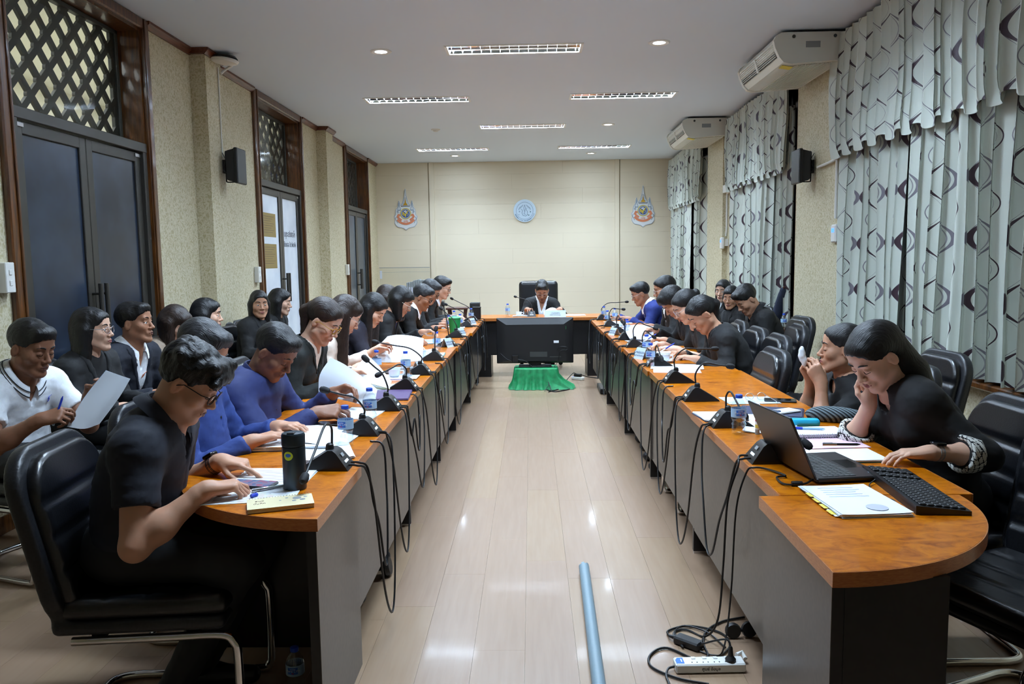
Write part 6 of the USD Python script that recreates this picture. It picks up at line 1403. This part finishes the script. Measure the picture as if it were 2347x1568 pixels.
scr = xform(box(.0001, .0012, -.155, .155, .012, .215), rot('y', -24)); put(t, 'screen', xform(xform(scr, None, (-.115, 0, .016)), R_lap), M['screen_dark'], False)
t = thing('keyboard', 'black full-size keyboard at the edge of the right end table', 'keyboard', (1.165, 2.42, TZ), 0)
R_kb = rot('z', -8 + 90 + 4)
put(t, 'case', xform(hull([(a, b, z) for a in (-.22, .22) for b, z in ((-.075, 0), (.075, 0), (-.075, .012), (.075, .026))]), R_kb), M['black_plastic'])
ks = []
for r_ in range(6):
    for c in range(22):
        if c in (15, 18 if r_ < 6 else 0): continue
        xx, yy = -.21 + .0192 * c, -.064 + .0215 * r_; z = .0125 + (yy + .075) / .15 * .014; ks.append(xform(box(xx, xx + .0165, yy, yy + .018, z - .002, z + .006, .002), R_kb))
put(t, 'keys', ks, M['matte_black'], False, kind='stuff')
put(t, 'cord', xform(tube(spline([(.1, .075, .012), (.05, .11, .006), (-.05, .12, .004), (-.1, .09, .004), (-.16, .12, .004), (-.2, .2, .004)], 30), .002, 6), R_kb), M['rubber_black'])
t = sheets('document', 'thick white document with a grey seal and yellow tabs on the right end table', 'papers', .945, 2.325, .205, .285, 3, n=7, curl=.004, h=.0016, seed=15)
put(t, 'seal_print', lathe([(0, .0128), (.03, .0128), (.03, .0131), (0, .0131)], 20).apply_translation((.03, -.09, 0)), M['paper_grey'], False)
put(t, 'tab', [box(-.114, -.098, -.12 + .05 * k, -.08 + .05 * k, .004 + .002 * k, .0046 + .002 * k) for k in range(4)], M['paper_yellow'], False)
put(t, 'printed_lines', [box(-.06, .06 - .01 * (k % 3), .02 + k * .022, .0225 + k * .022, .0125, .0128) for k in range(5)], M['paper_grey'], False)
t = thing('charging_cable', 'black laptop cord with a ferrite bead trailing over the right table', 'cable', (0, 0, 0))
put(t, 'cord', tube(spline([(.90, 2.53, .762), (.86, 2.50, .756), (.80, 2.50, .756), (.80, 2.58, .756), (.835, 2.60, .756), (.80, 2.68, .756), (.76, 2.70, .757), (.735, 2.71, .735), (.705, 2.72, .6), (.70, 2.75, .3), (.69, 2.80, .06), (.66, 2.84, .008), (.58, 2.92, .008), (.55, 3.02, .008), (.60, 3.08, .008), (.68, 3.02, .008), (.72, 2.9, .008)], 110), .0035, 6), M['rubber_black'])
put(t, 'ferrite_bead', tube([(.855, 2.498, .758), (.84, 2.497, .758), (.822, 2.498, .758)], [.008, .009, .008], 10), M['rubber_black'])
sheets('report_stack', 'white papers on a dark clipboard at the aisle edge behind the second right microphone', 'papers', .90, 3.62, .28, .2, 6, n=4, curl=.006, seed=16, cover='folder_navy')
sheets('document', 'loose white sheets between the water bottle and the laptop screen', 'papers', 1.02, 3.38, .2, .28, -22, n=3, curl=.012, seed=17)
sheets('document', 'pink sheet under the spiral notebook', 'papers', 1.13, 3.10, .30, .22, 4, n=2, mat='paper_pink', seed=18)
sheets('document', 'white sheet with pale blue cover under the hand wearing the smartwatch', 'papers', 1.12, 2.86, .27, .17, 4, n=4, h=.0022, seed=19, cover='paper_teal')
t = thing('notebook', 'open spiral notebook with a blue pen beside the cyan case', 'notebook', (1.13, 3.23, TZ + .004), 3)
put(t, 'pages', [box(-.15, .14, -.07, .08, .002 + .004 * k, .0055 + .004 * k, .0004) for k in range(3)], M['paper_white'], False); put(t, 'spiral', [tube([(xx, -.072 + .007 * math.cos(q), .008 + .009 * math.sin(q)) for q in np.linspace(0, 6.28, 9)], .001, 4, False) for xx in np.linspace(-.14, .13, 30)], M['steel'])
put(t, 'back_cover', box(-.152, .142, -.072, .082, 0, .0016), M['folder_navy'], False)
pen('blue and clear pen lying on the open spiral notebook', 1.13, 3.25, TZ + .018, -12, 'label_sky', 'pen_blue')
pen('dark pen lying between the spiral notebook and the white sheet', 1.17, 2.99, TZ + .012, -3, 'matte_black', 'steel')
t = thing('pencil_case', 'bright cyan pencil case behind the spiral notebook', 'case', (1.12, 3.40, TZ), -4); F = Field((-.13, -.05, -.01), (.13, .05, .05), .006); F.rbox((0, 0, .018), (.11, .026, .018), .016); put(t, 'body', F.mesh(), M['cyan_plastic'], True); put(t, 'zip', tube([(-.10, .0, .036), (.10, .0, .036)], .002, 5), M['paper_teal'])
t = thing('fabric_pouch', 'grey patterned cloth pouch beside the cyan case', 'pouch', (1.33, 3.50, TZ), -18); F = Field((-.16, -.08, -.01), (.16, .08, .09), .008); F.ell((0, 0, .03), (.12, .05, .035), k=0).seg((-.07, 0, .02), (.09, .0, .02), .03, .02, k=.03); F.keep(lambda p: -p[..., 2])
M['pouch'] = usdkit.material(stage, LK + 'pouch', {'t': ('texture_coordinate', {}), 'w': ('wave_texture', {'scale': 28.0, 'bands_direction': 'diagonal', 'distortion': 6.0, 'detail': 1.0}), 'r': ('rgb_ramp', {'ramp': [(0.4, lin('#1c2226')), (0.6, lin('#6c7a80'))]}), 'p': ('principled_bsdf', {'roughness': 0.9})}, [('t.object', 'w.vector'), ('w.fac', 'r.fac'), ('r.color', 'p.base_color')], surface='p.BSDF')
put(t, 'body', F.mesh(.003, 30), M['pouch'], True); put(t, 'strap', tube(spline([(.11, .0, .03), (.17, .02, .02), (.2, -.02, .006), (.15, -.06, .004)], 14), .004, 6), M['rubber_black'])
t = thing('folder', 'dark blue folder under the white phone on the right table', 'folder', (1.13, 3.70, TZ), -20); put(t, 'cover', box(-.16, .13, -.11, .11, 0, .006, .002), M['folder_navy']); put(t, 'flap', box(-.155, .125, -.105, .105, .006, .010, .002), M['folder_navy'])
t = thing('smartphone', 'white-cased phone lying face down with a round camera bump', 'phone', (1.155, 3.66, TZ + .010), 28); put(t, 'case', box(-.08, .08, -.039, .039, 0, .010, .004), M['white_plastic']); cb = put(t, 'camera_bump', lathe([(0, .013), (.024, .013), (.026, .010)], 28).apply_translation((-.045, 0, 0)), M['screen_blue']); put(cb, 'lens_ring', xform(lathe([(.010, .0132), (.014, .0142), (.018, .0132)], 20), None, (-.045, 0, 0)), M['steel'])
sheets('document', 'pale blue sheets under a pair of glasses on the right table', 'papers', 1.10, 4.03, .26, .2, 2, n=2, mat='paper_blue', seed=20)
t = thing('eyeglasses', 'clear-rimmed glasses lying on pale blue sheets', 'glasses', (1.13, 4.02, TZ + .003), 15)
put(t, 'rim', [tube([(k * .033 + .023 * math.cos(q), .0, .02 + .019 * math.sin(q)) for q in np.linspace(0, 6.28, 17)], .0014, 5, False) for k in (-1, 1)] + [tube([(-.01, 0, .024), (.01, 0, .024)], .0014, 5)], M['steel']); put(t, 'temple', [tube([(k * .056, 0, .026), (k * .056, -.1, .01), (k * .05, -.13, .003)], .0014, 5) for k in (-1, 1)], M['steel'])
for k in (-1, 1): put(t, 'lens', xform(xform(trimesh.creation.cylinder(.5, 1, sections=20), np.diag((.044, .036, .001))), rot('x', 90), (k * .033, 0, .02)), M['lens'])
phone('dark smartphone beside the clear-rimmed glasses on the right table', 1.25, 4.0, 75)
t = thing('glue_stick', 'small tube with red and yellow label standing before the loose sheets', 'tube', (.925, 3.25, TZ)); put(t, 'barrel', lathe([(0, 0), (.0095, 0), (.0095, .022), (0, .022)], 16), M['grey_plastic']); put(t, 'label', lathe([(.0095, .022), (.0098, .022), (.0098, .066), (.0095, .066)], 16), M['white_print']); put(t, 'yellow_band', lathe([(.0099, .028), (.0101, .028), (.0101, .042), (.0099, .042)], 16), M['paper_yellow']); put(t, 'red_print', lathe([(.0099, .055), (.0101, .055), (.0101, .064), (.0099, .064)], 16), M['label_red']); put(t, 'cap', lathe([(.0095, .066), (.0095, .072), (0, .072)], 16), M['white_print'])
sheets('document', 'white sheets fanned beneath the hands of the woman with the low ponytail', 'papers', .97, 5.32, .34, .26, -10, n=3, curl=.004, seed=21)
sheets('document', 'pale pink sheet sticking out under the fanned sheets', 'papers', .93, 5.12, .3, .16, -6, n=1, mat='paper_pink', seed=22)
cup(.93, 5.58, 'white cup on a saucer beside the fanned sheets', False)
sheets('document', 'white sheets before the woman with bare forearms', 'papers', .97, 6.08, .3, .25, 3, n=3, seed=23)
name_card(.80, 5.78, -62, 'silver name card turned toward the seats in the right row', .11, .08)
sheets('folder', 'open grey-lilac folder held by the woman bent low', 'folder', 1.0, 6.95, .32, .3, 8, n=2, mat='paper_grey', seed=24)
raised('report', 'grey-lilac page lifted by the woman bent low in the right row', 'report', [[(.86, 7.0, .775), (.96, 6.95, .77), (1.06, 6.9, .77)], [(.84, 7.12, .83), (.95, 7.08, .835), (1.07, 7.02, .84)], [(.86, 7.22, .875), (.97, 7.18, .88), (1.09, 7.1, .87)]], 'paper_grey', 2)
name_card(.79, 7.62, -62, 'small folded name card before the lifted lilac page', .10, .07)
sheets('document', 'white sheets before the man with the yellow ribbon', 'papers', 1.0, 8.2, .3, .3, 5, n=3, curl=.03, seed=25)
sheets('document', 'white papers before the man in royal blue', 'papers', .98, 9.1, .28, .3, 5, n=3, seed=26)
cup(.97, 8.5, 'white cup and tray between the white sheets of the right row', True)
# -- head table
name_card(.30, 10.12, 0, 'pale blue name card with Thai lettering on the head table', .27, .085)
cup(-.13, 10.28, 'white cup tray left of the chairman', True, True)
raised('report', 'open report in the hands of the chairman', 'report', [[(.16, 10.40, TZ + .01), (.27, 10.40, TZ + .05), (.38, 10.40, TZ + .02)], [(.16, 10.52, TZ + .03), (.27, 10.52, TZ + .085), (.38, 10.52, TZ + .04)], [(.16, 10.62, TZ + .04), (.27, 10.62, TZ + .09), (.38, 10.62, TZ + .05)]], n=2)
sheets('document', 'white papers to the right of the chairman', 'papers', .55, 10.4, .3, .22, 0, n=3, seed=27)
# -- held things
raised('booklet', 'pale booklet held open by the man in the white polo shirt', 'booklet', [[(-2.14, 3.55, .745), (-2.09, 3.60, .725), (-2.05, 3.66, .735)], [(-2.08, 3.60, .87), (-2.02, 3.66, .845), (-1.98, 3.72, .85)], [(-2.00, 3.66, .99), (-1.96, 3.72, .955), (-1.94, 3.76, .935)]], 'paper_white', 2, 'paper_blue')
pen('blue pen in the fist of the man in the white polo shirt', -2.14, 3.50, .83, 20, 'pen_blue', 'label_sky', 70)
t = thing('tissue', 'crumpled white tissue in the raised hands of the woman in the black top', 'tissue', (1.335, 3.95, .985)); F = Field((-.04, -.04, -.06), (.04, .04, .06), .005); F.ell((0, 0, .01), (.016, .02, .04), k=0).ell((.012, 0, -.02), (.014, .02, .03), k=.01); put(t, 'tissue', F.mesh(.004, 60), M['paper_white'], True)
pen('pen in the hand of the woman with the low ponytail', .98, 5.74, .83, 25, 'pen_blue', 'white_print', 25)
pen('pen in the hand of the woman with bare forearms', .95, 6.4, .835, 25, 'pen_blue', 'white_print', 25)

# ================================================================== the screen and the things on the floor
t = thing('television', 'large flat television seen from behind on the green-draped stand', 'television', (.035, 9.2, .28))
put(t, 'housing', box(-.445, .445, .0, .035, .0, .53, .006), M['black_plastic']); put(t, 'back_shell', hull([(x, y, z) for x, z, y in [(a, b, 0.0) for a in (-.44, .44) for b in (.01, .522)] + [(a, b, -.06) for a in (-.33, .33) for b in (.03, .455)]]), M['matte_black'])
put(t, 'screen', box(-.425, .425, .035, .0365, .02, .51), M['screen_dark'], False)
put(t, 'vent', [box(a, a + .09, -.056, -.03, .405, .428) for a in (-.28, .19)] + [box(-.06, .14, -.0625, -.05, .08, .14), box(.17, .3, -.062, -.05, .075, .085)], M['ac_dark'], False)
put(t, 'label_sticker', box(.215, .275, -.0625, -.060, .24, .268), M['white_print'], False); put(t, 'note_sticker', box(.31, .36, -.046, -.03, .395, .432), M['green_bin'], False)
put(t, 'neck', box(-.07, .07, -.02, .02, -.03, .03, .004), M['black_plastic']); put(t, 'stand_foot', box(-.19, .19, -.09, .09, -.038, -.022, .006), M['black_plastic'])
put(t, 'media_box', box(-.265, -.195, -.085, -.06, .02, .10, .003), M['black_plastic']); put(t, 'media_cable', [tube(spline([(-.20, -.09, .06), (-.1, -.1, .03), (0, -.11, -.06), (.12, -.16, -.15), (.18, -.3, -.272)], 30), .004, 6), tube(spline([(-.40, -.02, .12), (-.33, -.06, .06), (-.28, -.08, .04)], 12), .003, 5), tube(spline([(.25, -.07, .16), (.30, -.09, .2), (.37, -.08, .19), (.36, -.08, .16), (.29, -.09, .15), (.26, -.08, .02), (.2, -.1, -.05), (.16, -.2, -.2), (.1, -.35, -.274)], 40), .003, 5)], M['rubber_black'])
t = thing('draped_stand', 'low stand covered with a pleated green cloth under the television', 'stand', (.045, 9.2, 0))
put(t, 'stand', box(-.23, .23, -.14, .16, 0, .225), M['brown_wood'])
a = np.linspace(0, 2 * np.pi, 181)[:-1]
def ring(hx, hy, z, amp, n=22, ph=0.0):
    r = 1 / (np.abs(np.cos(a)) ** 6 + np.abs(np.sin(a)) ** 6) ** (1 / 6); w_ = 1 + amp * np.sin(n * a + ph + .8 * np.sin(3 * a)); return np.stack([hx * r * np.cos(a) * w_, hy * r * np.sin(a) * w_, z + 0 * a], 1)
rings = [ring(.02, .02, .241, 0), ring(.2, .14, .241, 0), ring(.245, .168, .238, .0), ring(.255, .178, .225, .008), ring(.262, .19, .15, .022), ring(.275, .205, .07, .04), ring(.30, .235, .012, .06), ring(.31, .245, .004, .065)]
V = np.vstack(rings); V[:, 0] += np.where((V[:, 0] > .2) & (V[:, 2] < .12), (.12 - V[:, 2]) * 1.1, 0); n_ = 180; ii, jj = np.meshgrid(np.arange(len(rings) - 1), np.arange(n_), indexing='ij'); q = np.stack([ii * n_ + jj, ii * n_ + (jj + 1) % n_, (ii + 1) * n_ + (jj + 1) % n_, (ii + 1) * n_ + jj], -1).reshape(-1, 4)
put(t, 'cloth', trimesh.Trimesh(V, np.vstack([q[:, [0, 2, 1]], q[:, [0, 3, 2]]]), process=False), M['green_cloth'], 60)
def power_strip(lab, x, y, rz, L_, n, main=False):
    t = thing('power_strip', lab, 'power strip', (x, y, 0), rz)
    put(t, 'body', box(-L_ / 2, L_ / 2, -.03, .03, 0.001, .036, .005), M['white_plastic'])
    put(t, 'brand_label', hull([(-L_ / 2 + a, b, z) for a, b in ((.004, -.02), (.032, -.02), (.032, .02), (.012, .02), (.004, .006)) for z in (.035, .0368)]), M['label_blue'], False); put(t, 'label_mark', box(-L_ / 2 + .022, -L_ / 2 + .026, -.01, .012, .0368, .0372), M['white_print'], False)
    for k in range(n):
        xx = -L_ / 2 + .07 + k * (L_ - .09) / n; put(t, 'switch', box(xx - .008, xx + .008, .008, .024, .035, .039, .002), M['white_plastic']); put(t, 'socket_hole', [box(xx - .012 + d, xx - .008 + d, -.016, -.010, .0355, .0364) for d in (0, .018)], M['matte_black'], False)
    if main: m = text('ศูนย์ ข้อมูล', .011, .0006, 'NotoSansThai'); put(t, 'lettering', on(m, (0.0, -.0305, .018), (1, 0, 0), (0, 0, 1)), M['matte_black'], False)
    return t
ps = power_strip('white power strip with Thai lettering on the floor by the right table', .625, 2.75, 2, .25, 4, True)
put(ps, 'cord', tube(spline([(-.125, .0, .015), (-.15, -.01, .012), (-.165, -.05, .006), (-.17, -.12, .006), (-.22, -.16, .006)], 20), .0045, 6), M['rubber_black'])
pl = thing('power_plug', 'black plug upright in the white power strip', 'plug', (.70, 2.745, .036)); put(pl, 'plug_body', lathe([(0, 0), (.019, 0), (.019, .008), (.010, .02), (.007, .05), (.004, .055), (0, .055)], 16), M['rubber_black']); put(pl, 'cord', tube(spline([(0, 0, .052), (-.01, .02, .07), (-.05, .05, .05), (-.08, .09, .02), (-.075, .125, .018)], 24), .0035, 6), M['rubber_black'])
t = thing('power_adapter', 'black laptop power adapter lying behind the power strip', 'adapter', (.585, 2.925, 0), -42); put(t, 'brick', box(-.055, .055, -.025, .025, .001, .032, .006), M['black_plastic']); put(t, 'strain_relief', tube([(-.055, 0, .016), (-.085, 0, .014)], [.010, .006], 8), M['rubber_black'])
put(t, 'cord', tube(spline([(-.085, 0, .012), (-.12, .05, .006), (-.08, .14, .006), (.04, .17, .006), (.12, .1, .006), (.13, -.02, .006), (.09, -.08, .006)], 50), .004, 6), M['rubber_black'])
t = thing('cable', 'black cable looping across the floor under the right table near the power strip', 'cable'); put(t, 'cord', tube(spline([(.86, 3.16, .006), (.76, 3.12, .006), (.68, 3.04, .006), (.645, 2.94, .006), (.64, 2.84, .006), (.60, 2.80, .006), (.5, 2.9, .006), (.43, 2.85, .006), (.42, 2.76, .006), (.5, 2.68, .006), (.6, 2.64, .006)], 80), .0045, 6), M['rubber_black']); put(t, 'white_plug_end', tube([(.735, 2.80, .03), (.76, 2.82, .03), (.765, 2.79, .02)], .008, 8), M['white_plastic'])
t = thing('castor', 'pair of black castor wheels by the near foot of the right table', 'castor', (.80, 2.99, 0)); put(t, 'wheel', xform(lathe([(0, -.012), (.028, -.012), (.031, 0), (.028, .012), (0, .012)], 20), rot('x', 90), (-.03, 0, .031)), M['rubber_black']); put(t, 'wheel', xform(lathe([(0, -.012), (.028, -.012), (.031, 0), (.028, .012), (0, .012)], 20), rot('x', 75), (.035, .01, .031)), M['rubber_black']); put(t, 'axle', tube([(-.03, 0, .031), (.035, .01, .031)], .008, 8), M['matte_black'])
t = thing('castor', 'black castor wheel under the front panel of the left table', 'castor', (-.70, 3.62, 0)); put(t, 'wheel', xform(lathe([(0, -.02), (.04, -.02), (.048, 0), (.04, .02), (0, .02)], 24), rot('y', 80), (0, 0, .048)), M['rubber_black']); put(t, 'fork', box(-.05, -.02, -.02, .02, .03, .13, .006), M['matte_black'])
t = thing('pipe', 'grey plastic pipe lying on the floor between the tables', 'pipe', (.235, 3.65, 0), 0)
d = unit(np.array((-.018, -1.0, 0))); o_ = np.array((0, 0, .0245)); n3 = np.cross(d, (0, 0, 1))
aa = np.linspace(0, 2 * np.pi, 25)[:-1]; Lp = 1.9
def rg(r, s_): return o_ + d * s_ + r * (np.cos(aa)[:, None] * n3 + np.sin(aa)[:, None] * np.array((0, 0, 1.0)))
V = np.vstack([rg(.0245, 0), rg(.0245, Lp), rg(.021, Lp), rg(.021, 0)]); k_ = 24; q = [(i * k_ + j, i * k_ + (j + 1) % k_, ((i + 1) % 4) * k_ + (j + 1) % k_, ((i + 1) % 4) * k_ + j) for i in range(4) for j in range(k_)]; q = np.array(q)
put(t, 'tube', trimesh.Trimesh(V, np.vstack([q[:, [0, 2, 1]], q[:, [0, 3, 2]]]), process=False), M['pvc_grey'], 40)
put(t, 'notched_end', [hull(np.vstack([rg(.0252, -.012)[[i, i + 2]], rg(.0225, -.012)[[i, i + 2]], rg(.0252, .006)[[i, i + 2]], rg(.0225, .006)[[i, i + 2]]])) for i in range(0, 22, 4)], M['pvc_grey'])
ps2 = power_strip('small white power strip on the floor right of the television', .56, 9.72, -35, .16, 2); put(ps2, 'plug', box(-.05, .05, -.02, .02, .037, .075, .006), M['rubber_black']); put(ps2, 'cord', tube(spline([(.04, .02, .06), (.08, .1, .03), (.15, .2, .008), (.3, .2, .008), (.4, .1, .008)], 24), .006, 6), M['rubber_black'])
t = thing('cable', 'tangle of black cables on the floor before the green cloth', 'cable'); put(t, 'cord', [tube(spline([(.16, 8.93, .01), (.24, 8.82, .006), (.32, 8.86, .006), (.42, 8.98, .006), (.36, 9.05, .006), (.28, 8.95, .006), (.18, 8.80, .006)], 40), .006, 6), tube(spline([(.37, 9.3, .006), (.42, 9.5, .04), (.5, 9.66, .09), (.54, 9.70, .075)], 20), .005, 6)], M['rubber_black'])
t = thing('device_box', 'flat black device on the floor under the right table beside the far cables', 'device', (.83, 8.85, 0)); put(t, 'housing', box(-.09, .09, -.22, .22, .004, .06, .008), M['black_plastic']); put(t, 'foot', [box(sx * .07 - .01, sx * .07 + .01, sy * .18 - .01, sy * .18 + .01, 0, .005) for sx in (-1, 1) for sy in (-1, 1)], M['rubber_black'])
# ================================================================== the far left corner, the window sills
t = thing('acrylic_partition', 'tall clear acrylic partition standing at the left of the back wall', 'partition', (-2.22, 14.0, 0)); put(t, 'panel', box(-.45, .44, -.003, .003, .10, 1.37), M['acrylic'], False); put(t, 'foot', [box(x - .03, x + .03, -.18, .18, 0, .12, .006) for x in (-.4, .4)], M['white_plastic']); put(t, 'edge_strip', [box(-.45, .44, -.004, .004, 1.365, 1.375), box(-.45, .44, -.0035, .0035, 1.29, 1.293)], M['grey_plastic'], False); put(t, 'paper_tag', box(-.44, -.40, -.005, -.004, 1.18, 1.32), M['white_print'], False)
t = thing('cabinet', 'low grey cabinet behind the left row carrying document files', 'cabinet', (-1.75, 12.2, 0)); put(t, 'carcass', box(-.4, .4, -.2, .2, 0, .87, .004), M['taupe']); put(t, 'cabinet_door', [box(-.39, -.005, -.21, -.2, .04, .85, .003), box(.005, .39, -.21, -.2, .04, .85, .003)], M['taupe'])
for k in range(8):
    h_ = .29 + .03 * (k > 2) + .006 * (k % 3); t = thing('document_file', 'grey document file, %s of the row on the low cabinet' % ['first', 'second', 'third', 'fourth', 'fifth', 'sixth', 'seventh', 'eighth'][k] , 'file', (-1.87 + .034 * k, 12.12, .87), group=None); put(t, 'spine', box(-.0155, .0155, -.11, .11, 0, h_, .003), M['grey_plastic']); put(t, 'finger_ring', lathe([(.005, 0), (.008, 0), (.008, .002)], 12).apply_transform(trimesh.transformations.rotation_matrix(math.pi / 2, (1, 0, 0))).apply_translation((0, -.111, .06)), M['steel']); put(t, 'spine_label', box(-.010, .010, -.1115, -.11, .12, .22), M['paper_grey'], False)
t = thing('side_table', 'small dark red wooden side table beyond the left row', 'table', (-1.08, 11.6, 0)); put(t, 'tabletop', box(-.16, .16, -.16, .16, .775, .80, .006), M['brown_wood'])
for sx in (-1, 1):
    for sy in (-1, 1): put(t, 'leg', tube(spline([(sx * .12, sy * .12, .775), (sx * .09, sy * .09, .5), (sx * .12, sy * .12, .15), (sx * .15, sy * .15, 0)], 16), .018, 8), M['brown_wood'])
t = thing('speaker_box', 'black box speaker on the head table corner behind the left row', 'speaker', (-.74, 10.42, TZ)); put(t, 'cabinet', box(-.065, .065, -.07, .07, 0, .18, .006), M['matte_black']); put(t, 'grille', box(-.055, .055, -.074, -.069, .01, .17, .002), M['soft_black'])
t = thing('pump_bottle', 'white pump bottle on the sill of the far window', 'bottle', (2.64, 13.3, SILL)); put(t, 'body', lathe([(0, 0), (.035, 0), (.037, .01), (.037, .11), (.02, .13), (.014, .14)], 20), M['white_plastic']); put(t, 'pump', [lathe([(.015, .14), (.015, .16), (.005, .165), (.005, .185), (.012, .187), (.012, .197), (0, .198)], 16), tube([(0, 0, .19), (-.04, 0, .188)], .005, 6)], M['white_plastic'])
t = thing('folded_umbrella', 'folded dark blue umbrella leaning against the middle window', 'umbrella', (2.60, 8.50, SILL)); F = Field((-.1, -.2, -.02), (.1, .25, .56), .012); F.seg((0, .06, .03), (.03, -.1, .40), .06, .034, k=0).seg((0, .10, .03), (.03, -.08, .34), .06, .034, k=.02); F.keep(lambda p: .002 - p[..., 2]); put(t, 'canopy', F.mesh(.006, 18), M['navy_cloth'], True); put(t, 'handle', tube([(.03, -.1, .38), (.035, -.125, .44)], .012, 8), M['brown_wood'])
